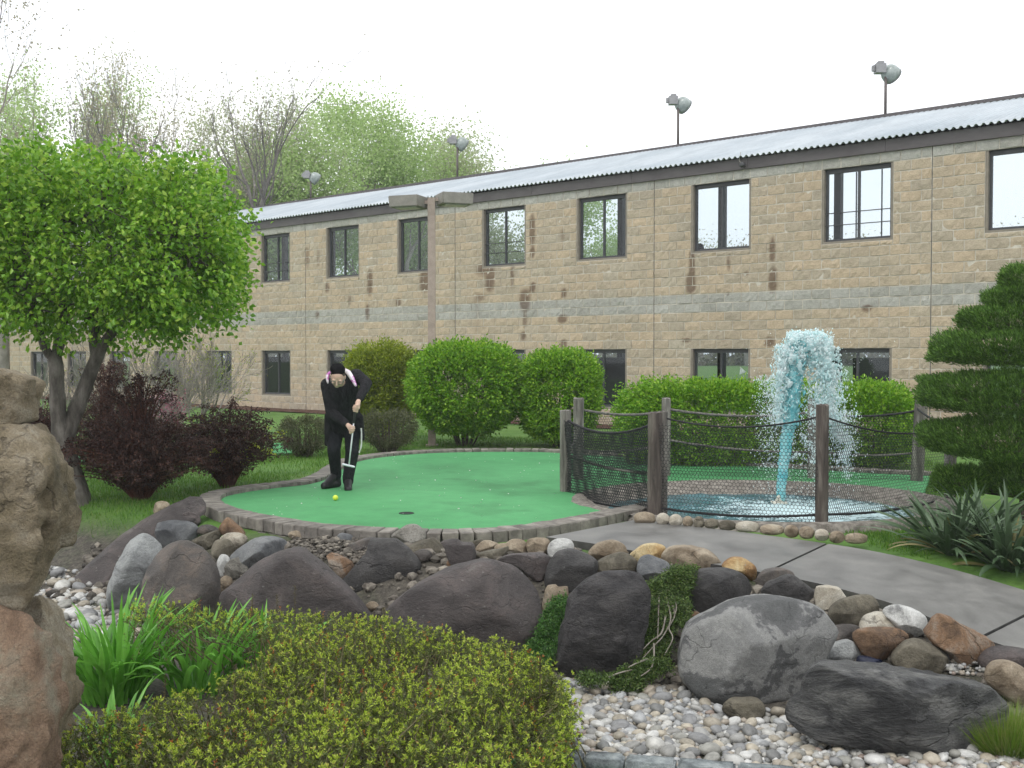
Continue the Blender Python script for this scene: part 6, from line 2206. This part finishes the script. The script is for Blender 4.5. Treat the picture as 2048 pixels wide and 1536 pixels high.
# ball
bb = atz(671, 1001, GZ)
V = ICO3[0]*.030
o = link('golf_ball', npmesh('golf_ball', V, ICO3[1], True), None, flat('yellow_ball', (.62, .72, .06), .35))
o.location = bb+np.array([0, 0, .030])
setp(o, 'yellow golf ball lying on the turf before the bending person', 'ball')
# the cup: shade inside the hole painted as a flat dark disc
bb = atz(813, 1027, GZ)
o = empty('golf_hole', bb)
setp(o, 'golf hole, its shade a painted dark disc, in the middle of the putting green', 'hole')
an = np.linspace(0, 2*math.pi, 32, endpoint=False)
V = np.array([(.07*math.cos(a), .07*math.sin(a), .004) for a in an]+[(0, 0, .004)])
link('cup_shade_disc', npmesh('cup_shade_disc', V, [(32, k, (k+1) % 32) for k in range(32)]), o, flat('cup_shade', (.008, .012, .009), .9))
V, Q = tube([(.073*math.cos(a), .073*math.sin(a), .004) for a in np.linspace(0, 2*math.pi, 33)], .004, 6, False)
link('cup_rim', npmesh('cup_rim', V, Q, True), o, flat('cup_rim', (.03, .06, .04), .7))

# ------------------------------------------------------------------ tiered juniper, strap-leaved plants
def juniper():
    rng = np.random.default_rng(111)
    b = hit(2046, 1045)
    Y = b[1]
    o = empty('tiered_juniper', b)
    setp(o, 'dark juniper clipped into flat tiers at the right edge', 'conifer')
    lm = leafmat('juniper_spray', [(0, (.035, .08, .012)), (.5, (.07, .155, .022)), (.85, (.125, .25, .035)), (1, (.19, .33, .06))], .2, .6)
    tiers = [(2062, 566, 56, 36), (2044, 600, 72, 24), (2050, 640, 128, 27), (2062, 698, 190, 39), (2060, 790, 214, 46), (2058, 880, 205, 44), (1920, 964, 50, 30), (2080, 960, 110, 40)]
    for (cx, cy, rx, ry) in tiers:
        c = W(cx, cy, Y)-b
        k = Y/F
        S = np.array([rx*k, rx*k*.9, ry*k])
        N = int(5200*max(.25, (rx/200)**1.3)*(ry/45))
        q = rdir(rng, N)
        q[:, :2] = unit(q[:, :2])*(1-(1-np.minimum(1, np.hypot(q[:, 0], q[:, 1])))**1.7)[:, None]
        q *= (1-np.abs(rng.normal(0, .10, N)))[:, None]*(1+.06*lump(q, rng, 6, 8))[:, None]
        # flatter underside
        q[:, 2] = np.where(q[:, 2] < 0, q[:, 2]*.85, q[:, 2])
        P0 = c+q*S
        per = 9
        P = np.repeat(P0, per, 0)+rng.normal(0, .014, (N*per, 3))
        out = unit(np.repeat(q*np.array([1, 1, .5]), per, 0))
        D = out*.7+np.array([0, 0, .75])+rdir(rng, len(P))*.55
        V, Q = leaves(P, D, .042*rng.uniform(.6, 1.4, len(P)), .009, rng, fold=.1)
        link('foliage_tier', npmesh('foliage_tier', V, Q), o, lm)
    mb = MB()
    tp = [np.array([0, 0, -.1]), np.array([.03, 0, .4]), np.array([-.02, .02, .9]), np.array([.03, 0, 1.5]), np.array([.03, 0, 2.1])]
    V, Q = tube(smooth_poly(tp, 5), np.linspace(.07, .02, 21), 8, False); mb.add(V, Q)
    for (cx, cy, rx, ry) in tiers:
        c = W(cx, cy, Y)-b
        for k in range(8):
            a = rng.uniform(0, 6.28)
            e = c+np.array([math.cos(a)*rx*.8*Y/F, math.sin(a)*rx*.7*Y/F, -.02])
            s0 = np.array([.02, 0, max(.05, c[2]-.15)])
            V, Q = tube([s0, (s0+e)/2+np.array([0, 0, -.03]), e], [.022, .014, .006], 5, False); mb.add(V, Q)
    link('trunk', mb.mesh('trunk', True), o, M_STEM)
juniper()
def strap_leaf(base, az, L, w, lean, droop, mat, parent, name='leaf', fold=.25, seg=9, twist=0.0, rng=None):
    """arching strap leaf with a keel; real cross-section of two folded halves"""
    d = np.array([math.cos(az), math.sin(az), 0])
    p = np.array(base, float)
    th = lean
    pts = [p.copy()]
    tang = []
    for i in range(seg):
        t = (i+1)/seg
        th = lean+droop*t**1.6
        v = d*math.sin(th)+np.array([0, 0, math.cos(th)])
        tang.append(v)
        p = p+v*L/seg
        pts.append(p.copy())
    tang.append(tang[-1])
    pts = np.array(pts)
    side = np.array([-d[1], d[0], 0])
    V = []
    for i in range(seg+1):
        t = i/seg
        ww = w*(.75+.35*math.sin(min(t*2.2, 1.57)))*(1-max(0, (t-.55)/.45)**1.7)
        a = twist*t
        nrm = np.cross(side, tang[i])
        s = side*math.cos(a)+nrm*math.sin(a)
        n2 = np.cross(s, tang[i])
        V += [pts[i]-s*ww/2+n2*ww*fold, pts[i], pts[i]+s*ww/2+n2*ww*fold]
    Q = []
    for i in range(seg):
        for k in (0, 1):
            Q.append((i*3+k, i*3+k+1, i*3+k+4, i*3+k+3))
    return link(name, npmesh(name, V, Q, True), parent, mat)
def strapmat(name, a, b_, tr=.3, rough=.35):
    m, nt, b = newmat(name)
    oi = nt.nodes.new('ShaderNodeObjectInfo')
    r = ramp(nt, [(0, a), (1, b_)])
    nt.links.new(oi.outputs['Random'], r.inputs['Fac'])
    vec = coords(nt)
    f = noise_n(nt, vec, 14, 5, .6)
    col = bright(nt, r.outputs['Color'], math_n(nt, 'ADD', math_n(nt, 'MULTIPLY', f, .6), .7))
    nt.links.new(col, b.inputs['Base Color'])
    b.inputs['Roughness'].default_value = rough
    b.inputs['Specular IOR Level'].default_value = .5
    t = nt.nodes.new('ShaderNodeBsdfTranslucent')
    nt.links.new(col, t.inputs['Color'])
    mx = nt.nodes.new('ShaderNodeMixShader'); mx.inputs[0].default_value = tr
    nt.links.new(b.outputs[0], mx.inputs[1]); nt.links.new(t.outputs[0], mx.inputs[2])
    nt.links.new(mx.outputs[0], nt.nodes['Material Output'].inputs['Surface'])
    return m
M_YUC = strapmat('yucca_leaf', (.05, .09, .04), (.11, .17, .09), .15, .45)
M_YUC_Y = strapmat('yucca_leaf_old', (.16, .15, .05), (.25, .22, .10), .15, .6)
M_LILY = strapmat('daylily_leaf', (.10, .30, .03), (.20, .48, .07), .4, .22)
def strap_clump(name, label, px, py, n, L, w, seed, mat, old=None, lean=(.15, 1.1), droop=(.2, 1.3), cat='plant', spread=.12, group=None, z=None, ysq=1.0):
    rng = np.random.default_rng(seed)
    b = hit(px, py)
    o = empty(name, b)
    setp(o, label, cat, group)
    for k in range(n):
        az = rng.uniform(0, 6.28)
        r = spread*math.sqrt(rng.random())
        base = (r*math.cos(az)+rng.normal(0, .02), r*math.sin(az)*ysq, -.02)
        m = old if (old and rng.random() < .06) else mat
        strap_leaf(base, az+rng.normal(0, .5), L*rng.uniform(.6, 1.1), w*rng.uniform(.7, 1.15), rng.uniform(*lean), rng.uniform(*droop), m, o, twist=rng.normal(0, .5))
    return o
strap_clump('strap_leaved_plant', 'strap-leaved plant leaning furthest over the grass beside the path', 1905, 1104, 110, .70, .042, 121, M_YUC, M_YUC_Y, group='strap-leaved plants under the juniper')
strap_clump('strap_leaved_plant', 'strap-leaved plant at the right edge drooping over the path', 2020, 1135, 130, .74, .048, 122, M_YUC, M_YUC_Y, group='strap-leaved plants under the juniper')
strap_clump('strap_leaved_plant', 'strap-leaved plant half hidden behind its two neighbours under the juniper', 1965, 1085, 80, .68, .044, 123, M_YUC, M_YUC_Y, group='strap-leaved plants under the juniper')
strap_clump('daylily_clump', 'bright green daylily clump right beside the stacked rocks', 230, 1400, 130, .80, .034, 131, M_LILY, None, lean=(.05, .6), droop=(.2, 1.5), spread=.16, group='daylily clumps before the boulders')
strap_clump('daylily_clump', 'bright green daylily clump in the middle of the yew', 395, 1385, 80, .66, .031, 132, M_LILY, None, lean=(.05, .65), droop=(.2, 1.5), spread=.15, group='daylily clumps before the boulders')
strap_clump('daylily_clump', 'daylily clump furthest right among the yew shoots', 520, 1360, 44, .60, .03, 133, M_LILY, None, lean=(.05, .75), droop=(.2, 1.4), spread=.10, group='daylily clumps before the boulders')
strap_clump('daylily_clump', 'thin daylily shoots in front of the lowest stacked rock', 225, 1530, 22, .50, .024, 134, M_LILY, None, lean=(.05, .6), droop=(.3, 1.4), spread=.08, group='daylily clumps before the boulders')

# ------------------------------------------------------------------ foreground yew
def yew():
    rng = np.random.default_rng(141)
    poly = np.array([(20, 1760), (75, 1540), (85, 1480), (180, 1445), (300, 1420), (420, 1380), (520, 1330), (560, 1290), (420, 1268), (250, 1245), (255, 1222), (330, 1214), (450, 1224), (640, 1238), (760, 1240), (880, 1268), (980, 1300), (1060, 1335), (1105, 1375), (1122, 1420), (1118, 1470), (1095, 1515), (1070, 1560), (1040, 1760)], float)
    o = empty('yew_hedge', (-.8, 5.5, 0))
    setp(o, 'low spreading yew with lime-yellow new tips filling the front', 'yew')
    O = np.array(o.location)
    lo, hi = poly.min(0), poly.max(0)
    P = rng.uniform(lo, hi, (21000, 2)); P = P[poly_in(poly, P)]
    # fewer per pixel near the bottom, where everything is larger
    keep = rng.random(len(P)) < np.clip((1540-P[:, 1])/420+.42, .36, 1)
    P = P[keep]
    gap = lump(np.concatenate([P*.035, P[:, :1]*0], 1), rng, 1.0, 12)
    P = P[(gap > -1.15) | (rng.random(len(P)) < .2)]
    pts = []
    for x, y in P:
        # height falls towards the right-hand end and the outline
        zt = .44+.04*math.sin(x*.021+1)+.04*math.sin(y*.03+x*.011)+.05*rng.normal()*(rng.random() < .5)+.03*math.sin(x*.09)*math.sin(y*.11)
        e = max(0, (x-880)/240)
        zt -= .22*e*e
        pts.append(atz(x, y, zt))
    pts = np.array(pts)
    # side shoots down the right-hand face
    edge = smooth_poly(np.array([(980, 1300), (1060, 1335), (1105, 1375), (1122, 1420), (1118, 1470), (1095, 1515), (1060, 1570)], float), 12)
    side = []
    for k in range(1900):
        x, y = edge[rng.integers(0, len(edge))]
        p = atz(x, y, .30)
        zz = rng.uniform(.04, .36)
        pull = (.30-zz)*.25
        side.append(np.array([p[0]-pull*.6+rng.normal(0, .03), p[1]+rng.normal(0, .05), zz]))
    side = np.array(side)
    low = pts[rng.integers(0, len(pts), 5200)]+np.stack([rng.normal(0, .04, 5200), rng.normal(0, .04, 5200), -rng.uniform(.06, .28, 5200)], 1)
    low = low[low[:, 2] > .02]
    def needles(B, axis, n, L, spread_, r, wd):
        """n needles set along a short shoot"""
        N = len(B)
        t = rng.uniform(0, 1, (N, n))
        P = B[:, None, :]+axis[:, None, :]*t[..., None]
        D = unit(axis)[:, None, :]*.55+rdir(rng, N*n).reshape(N, n, 3)*spread_
        return P.reshape(-1, 3), D.reshape(-1, 3)
    allB = np.concatenate([pts, side])
    up_ = np.array([0, 0, 1.])
    ax = rdir(rng, len(allB))*.45+up_
    ax[len(pts):] += np.array([.7, -.1, -.35])
    ax = unit(ax)*(rng.uniform(.03, .07, len(allB))+.07*(rng.random(len(allB)) < .06))[:, None]
    Pn, Dn = needles(allB-ax*.4, ax, 12, .02, .9, 0, 0)
    Pl, Dl = needles(low, unit(rdir(rng, len(low))*.7+up_)*.06, 11, .02, .9, 0, 0)
    P1 = np.concatenate([Pn, Pl]); D1 = np.concatenate([Dn, Dl])
    V, Q = leaves(P1-O, D1, .024*rng.uniform(.7, 1.3, len(P1)), .0048, rng, fold=.05)
    f = link('foliage', npmesh('foliage', V, Q), o, leafmat('yew_needle', [(0, (.05, .075, .014)), (.5, (.09, .12, .022)), (.85, (.14, .165, .035)), (1, (.17, .14, .06))], .2, .5))
    f['kind'] = 'stuff'
    # bright tips
    m = rng.random(len(allB)) < .62
    tipB = (allB+ax*.62)[m]; tax = unit(ax[m])*.016
    Pt, Dt = needles(tipB, tax, 9, .012, .75, 0, 0)
    V, Q = leaves(Pt-O, Dt, .0165*rng.uniform(.6, 1.4, len(Pt)), .0068, rng, fold=.1)
    f = link('new_tips', npmesh('new_tips', V, Q), o, leafmat('yew_tip', [(0, (.22, .32, .025)), (.5, (.36, .47, .045)), (.9, (.52, .60, .09)), (1, (.50, .40, .12))], .35, .5))
    f['kind'] = 'stuff'
    # a few rusty shoots
    m = rng.random(len(allB)) < .018
    rb = allB[m]; ra = unit(ax[m])*.08
    Pt, Dt = needles(rb, ra, 16, .012, .6, 0, 0)
    V, Q = leaves(Pt-O, Dt, .016, .005, rng)
    f = link('rusty_shoots', npmesh('rusty_shoots', V, Q), o, leafmat('yew_rust', [(0, (.30, .09, .02)), (1, (.48, .18, .05))], .2, .7))
    f['kind'] = 'stuff'
    # woody stems
    mb = MB()
    sel = allB[rng.integers(0, len(allB), 2600)]
    for b_ in sel:
        c = np.array([b_[0]*.9-.08+rng.normal(0, .1), b_[1]+rng.normal(0, .1), max(.0, b_[2]-rng.uniform(.12, .32))])
        V, Q = tube(np.array([c, (c+b_)/2+rng.normal(0, .015, 3), b_])-O, [.005, .0035, .002], 3, False)
        mb.add(V, Q)
    # upright spires that escaped the shears
    for (x, y, t) in ((505, 1240, 1190), (554, 1245, 1192), (590, 1250, 1172), (768, 1240, 1218), (1080, 1345, 1320), (600, 1330, 1230), (330, 1440, 1350), (470, 1420, 1330)):
        p = atz(x, y, .42)
        q_ = W(x, t, p[1])
        V, Q = tube(np.array([p-np.array([0, 0, .15]), (p+q_)/2, q_])-O, [.003, .0025, .0015], 3, False)
        mb.add(V, Q)
        n = 60
        tt = rng.uniform(0, 1, n)[:, None]
        Pn = p*(1-tt)+q_*tt
        V, Q = leaves(Pn-O, rdir(rng, n)+np.array([0, 0, .8]), .02, .0045, rng)
        mb.add(V, Q)
    f = link('stems', mb.mesh('stems'), o, pmat('yew_stem', [(.3, (.06, .05, .025)), (.7, (.14, .12, .06))], scale=12, rough=.9, bump=.1))
    f['kind'] = 'stuff'
yew()

# creeping junipers over the stones
def creeper(label, regions, seed, lm, stems):
    rng = np.random.default_rng(seed)
    pts = []
    for poly, n, Y0, Y1 in regions:
        poly = np.array(poly, float)
        P = rng.uniform(poly.min(0), poly.max(0), (n*4, 2)); P = P[poly_in(poly, P)][:n]
        y0, y1 = poly[:, 1].min(), poly[:, 1].max()
        for x, y in P:
            t = (y-y0)/(y1-y0)
            pts.append(W(x, y, Y0+(Y1-Y0)*t+rng.normal(0, .03)-.02))
    pts = np.array(pts)
    c0 = pts.mean(0)
    o = empty('creeping_juniper', c0)
    setp(o, label, 'creeper', 'creeping junipers trailing over the boulders')
    per = 16
    P = np.repeat(pts, per, 0)+rng.normal(0, .016, (len(pts)*per, 3))
    D = rdir(rng, len(P))+np.array([0, -.5, -.1])
    V, Q = leaves(P-c0, D, .022*rng.uniform(.6, 1.4, len(P)), .009, rng)
    link('foliage', npmesh('foliage', V, Q), o, lm)
    mb = MB()
    for s in stems:
        pp = smooth_poly(np.array([W(x, y, Y) for x, y, Y in s])-c0, 6)
        V, Q = tube(pp, np.linspace(.008, .0035, len(pp)), 5, False); mb.add(V, Q)
    if stems:
        link('stems', mb.mesh('stems', True), o, pmat('juniper_stem', [(.3, (.16, .14, .115)), (.7, (.27, .245, .21))], scale=12, rough=.9, bump=.3))
LM_CRP = leafmat('creeper_leaf', [(0, (.03, .085, .018)), (.5, (.06, .16, .03)), (.85, (.10, .23, .045)), (1, (.15, .24, .06))], .3)
LM_CRP2 = leafmat('creeper_leaf_olive', [(0, (.04, .075, .02)), (.5, (.075, .13, .03)), (.85, (.12, .20, .04)), (1, (.17, .19, .07))], .3)
creeper('small creeping juniper between the middle dome boulder and the pitted boulder', [([(1098, 1200), (1140, 1192), (1142, 1220), (1132, 1260), (1110, 1300), (1095, 1330), (1055, 1345), (1045, 1310), (1070, 1275), (1085, 1240)], 620, 7.75, 7.25)], 151, LM_CRP, [])
DP = lambda x, y, Y: (1080+x/SA, 1030+y/SA, Y)
creeper('trailing creeping juniper with bare grey stems beside the pale boulder', [
    (D_([(1000, 640), (1150, 560), (1260, 480), (1450, 480), (1450, 640), (1380, 680), (1350, 800), (1100, 760), (1010, 720)]), 560, 7.95, 7.75),
    (D_([(960, 800), (1100, 750), (1390, 780), (1400, 1000), (1330, 1060), (1250, 1000), (1200, 1300), (1000, 1380), (900, 1360), (880, 1100), (960, 1040), (880, 920)]), 640, 7.7, 7.25),
    (D_([(620, 1500), (800, 1430), (900, 1380), (1180, 1330), (1250, 1450), (1000, 1520), (900, 1640), (700, 1640)]), 330, 7.1, 6.95),
    (D_([(340, 1500), (420, 1470), (600, 1510), (560, 1560), (420, 1570)]), 90, 7.0, 6.9)], 152, LM_CRP2,
    [[DP(1180, 770, 7.7), DP(1200, 860, 7.55), DP(1215, 980, 7.45), DP(1150, 1120, 7.35), DP(1060, 1220, 7.25), DP(960, 1330, 7.1)],
     [DP(1200, 780, 7.7), DP(1240, 860, 7.55), DP(1250, 950, 7.5), DP(1200, 1050, 7.4), DP(1235, 1150, 7.3), DP(1160, 1300, 7.15)],
     [DP(1110, 740, 7.7), DP(1105, 850, 7.55), DP(1100, 1000, 7.45), DP(1095, 1150, 7.3)],
     [DP(1250, 780, 7.7), DP(1270, 850, 7.55), DP(1260, 920, 7.5)],
     [DP(1060, 1200, 7.25), DP(1060, 1330, 7.05), DP(1030, 1430, 6.95), DP(940, 1500, 6.9)],
     [DP(1170, 940, 7.5), DP(1130, 1100, 7.35), DP(1040, 1170, 7.3), DP(960, 1250, 7.2)],
     [DP(1000, 1340, 7.05), DP(900, 1380, 7.0), DP(820, 1420, 6.95)],
     [DP(640, 1510, 6.95), DP(740, 1470, 6.95), DP(860, 1440, 6.95)]])

# ------------------------------------------------------------------ grass
def grass():
    rng = np.random.default_rng(161)
    P = []
    def zone(polypx, dens, hmin, hmax):
        W2 = np.array([hit(x, y)[:2] for x, y in polypx])
        lo, hi = W2.min(0), W2.max(0)
        n = int((hi-lo).prod()*dens)
        Q_ = rng.uniform(lo, hi, (n, 2))
        Q_ = Q_[poly_in(W2, Q_)]
        # not on the green, kerb, pond bank or path
        g1 = poly_in(green_poly, Q_)
        e = np.hypot((Q_[:, 0]-PC[0])/2.1, (Q_[:, 1]-PC[1])/1.82) < 1
        Q_ = Q_[~g1 & ~e]
        h = rng.uniform(hmin, hmax, len(Q_))
        P.append(np.concatenate([Q_, h[:, None]], 1))
    zone([(95, 1165), (100, 1000), (160, 930), (330, 915), (470, 905), (560, 900), (700, 893), (700, 918), (650, 950), (560, 965), (440, 985), (395, 1005), (300, 1060), (200, 1130)], 1500, .03, .075)
    zone([(700, 918), (690, 893), (860, 880), (1240, 870), (1240, 912), (1120, 897), (950, 895), (850, 897), (760, 906)], 900, .03, .08)
    zone([(560, 890), (640, 850), (850, 862), (860, 880), (700, 893)], 500, .03, .08)
    zone([(1560, 1058), (1640, 1046), (1760, 1046), (1850, 1050), (1900, 1060), (1860, 1120), (1800, 1108), (1735, 1092)], 2600, .025, .065)
    zone([(1690, 1050), (1660, 1044), (1625, 1045), (1600, 1056)], 3000, .05, .1)
    zone([(1240, 912), (1240, 895), (1850, 920), (2030, 960), (2030, 1000), (1870, 945), (1700, 936), (1500, 924)], 700, .03, .08)
    zone([(1855, 960), (1935, 960), (1935, 1000), (1850, 990)], 1500, .04, .1)
    A_ = np.concatenate(P)
    # thin out in dirt patches
    t = lump(np.concatenate([A_[:, :2], A_[:, :1]*0], 1), rng, 1.6, 10)
    lowside = np.clip((A_[:, 1]-np.interp(A_[:, 0], XL, YLOW*.45+YUP*.55))/.7, 0, 1)
    A_ = A_[(rng.random(len(A_)) < np.clip(.75+.5*t, .12, 1)*np.where(A_[:, 0] < -2.2, lowside, 1))]
    B = np.stack([A_[:, 0], A_[:, 1], G(A_[:, 0], A_[:, 1])-.005], 1)
    D = rdir(rng, len(B))*.45+np.array([0, 0, 1.])
    V, Q = leaves(B, D, A_[:, 2], .0075, rng, fold=.1, mid=.25)
    o = link('grass', npmesh('grass', V, Q), None, leafmat('grass_blade', [(0, (.05, .14, .012)), (.5, (.095, .22, .02)), (.9, (.16, .30, .04)), (1, (.22, .24, .08))], .35, .5))
    setp(o, 'short spring grass around the greens', 'grass', kind='stuff')
grass()
def tuft():
    rng = np.random.default_rng(171)
    b = hit(2018, 1500)
    o = empty('grass_tuft', b)
    setp(o, 'fine grass tuft at the lower right corner', 'grass tuft')
    N = 3600
    a = rng.uniform(0, 6.28, N); r = .17*np.sqrt(rng.random(N))
    B = np.stack([r*np.cos(a), r*np.sin(a), np.full(N, -.01)], 1)
    D = np.stack([np.cos(a)*r*5.5, np.sin(a)*r*5.5, np.ones(N)], 1)+rdir(rng, N)*.25
    V, Q = leaves(B, D, rng.uniform(.14, .30, N), .004, rng, mid=.3)
    link('blades', npmesh('blades', V, Q), o, leafmat('tuft_blade', [(0, (.10, .20, .02)), (.6, (.17, .28, .03)), (1, (.32, .30, .12))], .3))
tuft()
# fallen petals on the turf
def petals():
    rng = np.random.default_rng(181)
    Q_ = rng.uniform(green_poly.min(0), green_poly.max(0), (420, 2))
    Q_ = Q_[poly_in(green_poly, Q_)][:190]
    P = np.stack([Q_[:, 0], Q_[:, 1], np.full(len(Q_), GZ+.004)], 1)
    D = rdir(rng, len(P)); D[:, 2] = .05
    V, Q = leaves(P, D, .018*rng.uniform(.5, 1.3, len(P)), .013, rng)
    o = link('fallen_petals', npmesh('fallen_petals', V, Q), None, flat('petal', (.62, .64, .6), .7))
    setp(o, 'small white petals scattered over the putting green', 'petals', kind='stuff')
petals()
# small stones filling the bank between the boulders
def rubble():
    rng = np.random.default_rng(191)
    SV, SQ, n = [], [], 0
    for _ in range(2600):
        x = rng.uniform(-4.2, 3.6)
        lo, up_ = np.interp(x, XL, YLOW), np.interp(x, XL, YUP)
        y = rng.uniform(lo-.1, up_+(.05 if x > -2 else -.7))
        if x < -2.6 and y > (lo+up_)/2: continue
        s = .012+.045*rng.random()**2.2
        V = lumpy(ICO1[0], rng, .18)*np.array([s*1.3, s, s*.75])
        V = V@np.array(Matrix.Rotation(rng.uniform(0, 6.28), 3, 'Z')@Matrix.Rotation(rng.normal(0, .4), 3, 'X')).T+np.array([x, y, float(G(x, y))+s*.3])
        SV.append(V); SQ.append(ICO1[1]+n); n += len(V)
    for _ in range(520):
        q = hit(rng.uniform(585, 738), rng.uniform(1083, 1124))
        sz = rng.uniform(.009, .022)
        V = lumpy(ICO1[0], rng, .18)*np.array([sz*1.3, sz, sz*.8])+np.array([q[0], q[1], q[2]+rng.uniform(.0, .045)])
        SV.append(V); SQ.append(ICO1[1]+n); n += len(V)
    o = link('rubble', npmesh('rubble', np.concatenate(SV), np.concatenate(SQ), False), None, pmat('bank_rubble', [(.3, (.07, .06, .05)), (.7, (.19, .17, .14))], scale=9, rough=.8, bump=.5, isl=.6))
    setp(o, 'small broken stones and soil between the bank boulders', 'rubble', kind='stuff')
rubble()
# flag and people at the driving range, seen through the lower windows
def range_flag():
    Y = 46
    p = W(1500, 775, Y)
    p[2] = G(p[0], p[1])
    o = empty('range_flag', p)
    setp(o, 'small white flag on a leaning stick out on the driving range', 'flag')
    t1 = W(1480, 733, Y)-p
    V, Q = tube([(0, 0, 0), t1], .012, 6)
    link('stick', npmesh('stick', V, Q, True), o, flat('flag_stick', (.5, .48, .4), .6))
    a, b_, c = W(1481, 734, Y)-p, W(1492, 744, Y)-p, W(1479, 749, Y)-p
    d = np.array([0, .012, 0])
    V = [a, b_, c, a+d, b_+d, c+d]
    link('cloth', npmesh('cloth', V, [np.array([(0, 1, 2), (5, 4, 3)]), np.array([(0, 3, 4, 1), (1, 4, 5, 2), (2, 5, 3, 0)])]), o, flat('flag_cloth', (.75, .75, .74), .8))
range_flag()
def sitter(label, px, pyhead, depth, hh, dark):
    u = b_u(px, depth)
    q_ = b_world(u, depth, 0)
    floor = BZ0 + (5.2*BC if hh else VB*BC+.06)
    headz = CAMZ+(710-pyhead)/F*q_[1]-.11
    mb = MB()
    h = np.array([0, 0, headz-floor])
    ellip(h, (.08, .095, .11), mb)
    capsule(h+np.array([0, 0, -.10]), .05, h+np.array([0, .02, -.2]), .06, mb)
    capsule(h+np.array([-.13, .02, -.27]), .07, h+np.array([.13, .02, -.27]), .07, mb)
    capsule(h+np.array([0, .03, -.32]), .13, h+np.array([0, .05, -.68]), .13, mb, 1.2)
    for s in (-1, 1):
        capsule(h+np.array([s*.17, .02, -.27]), .055, h+np.array([s*.22, -.02, -.55]), .045, mb)
        capsule(h+np.array([s*.22, -.02, -.55]), .045, h+np.array([s*.12, -.22, -.62]), .035, mb)
        hipz = h[2]-.7
        kn = np.array([s*.13, -.35, max(.35, hipz*.75)])
        capsule(np.array([s*.1, .05, hipz]), .09, kn, .07, mb)
        capsule(kn, .065, np.array([s*.13, -.30, .07]), .045, mb)
        capsule(np.array([s*.13, -.30, .06]), .045, np.array([s*.13, -.45, .045]), .04, mb)
    p = merged('person', mb, None, M_BLACK, .012, 3)
    p.location = (q_[0], q_[1], floor)
    setp(p, label, 'person')
sitter('person in black just visible at the sill of the sixth upper window', 1388, 462, 1.6, 1, 1)
sitter('person in black seen through the lower window left of the fountain', 1402, 755, 1.6, 0, 1)

# ------------------------------------------------------------------ thin drizzle haze over the whole place
def haze():
    mb = MB().box(-250, 250, -45, 330, -1.3, 26)
    m = bpy.data.materials.new('drizzle_haze')
    m.use_nodes = True
    nt = m.node_tree
    nt.nodes.clear()
    out = nt.nodes.new('ShaderNodeOutputMaterial')
    v = nt.nodes.new('ShaderNodeVolumePrincipled')
    v.inputs['Color'].default_value = (.93, .95, .97, 1)
    v.inputs['Density'].default_value = .0010
    nt.links.new(v.outputs[0], out.inputs['Volume'])
    o = link('haze', mb.mesh('haze'), None, m)
    setp(o, 'thin pale drizzle haze in the air', 'haze', kind='stuff')
haze()
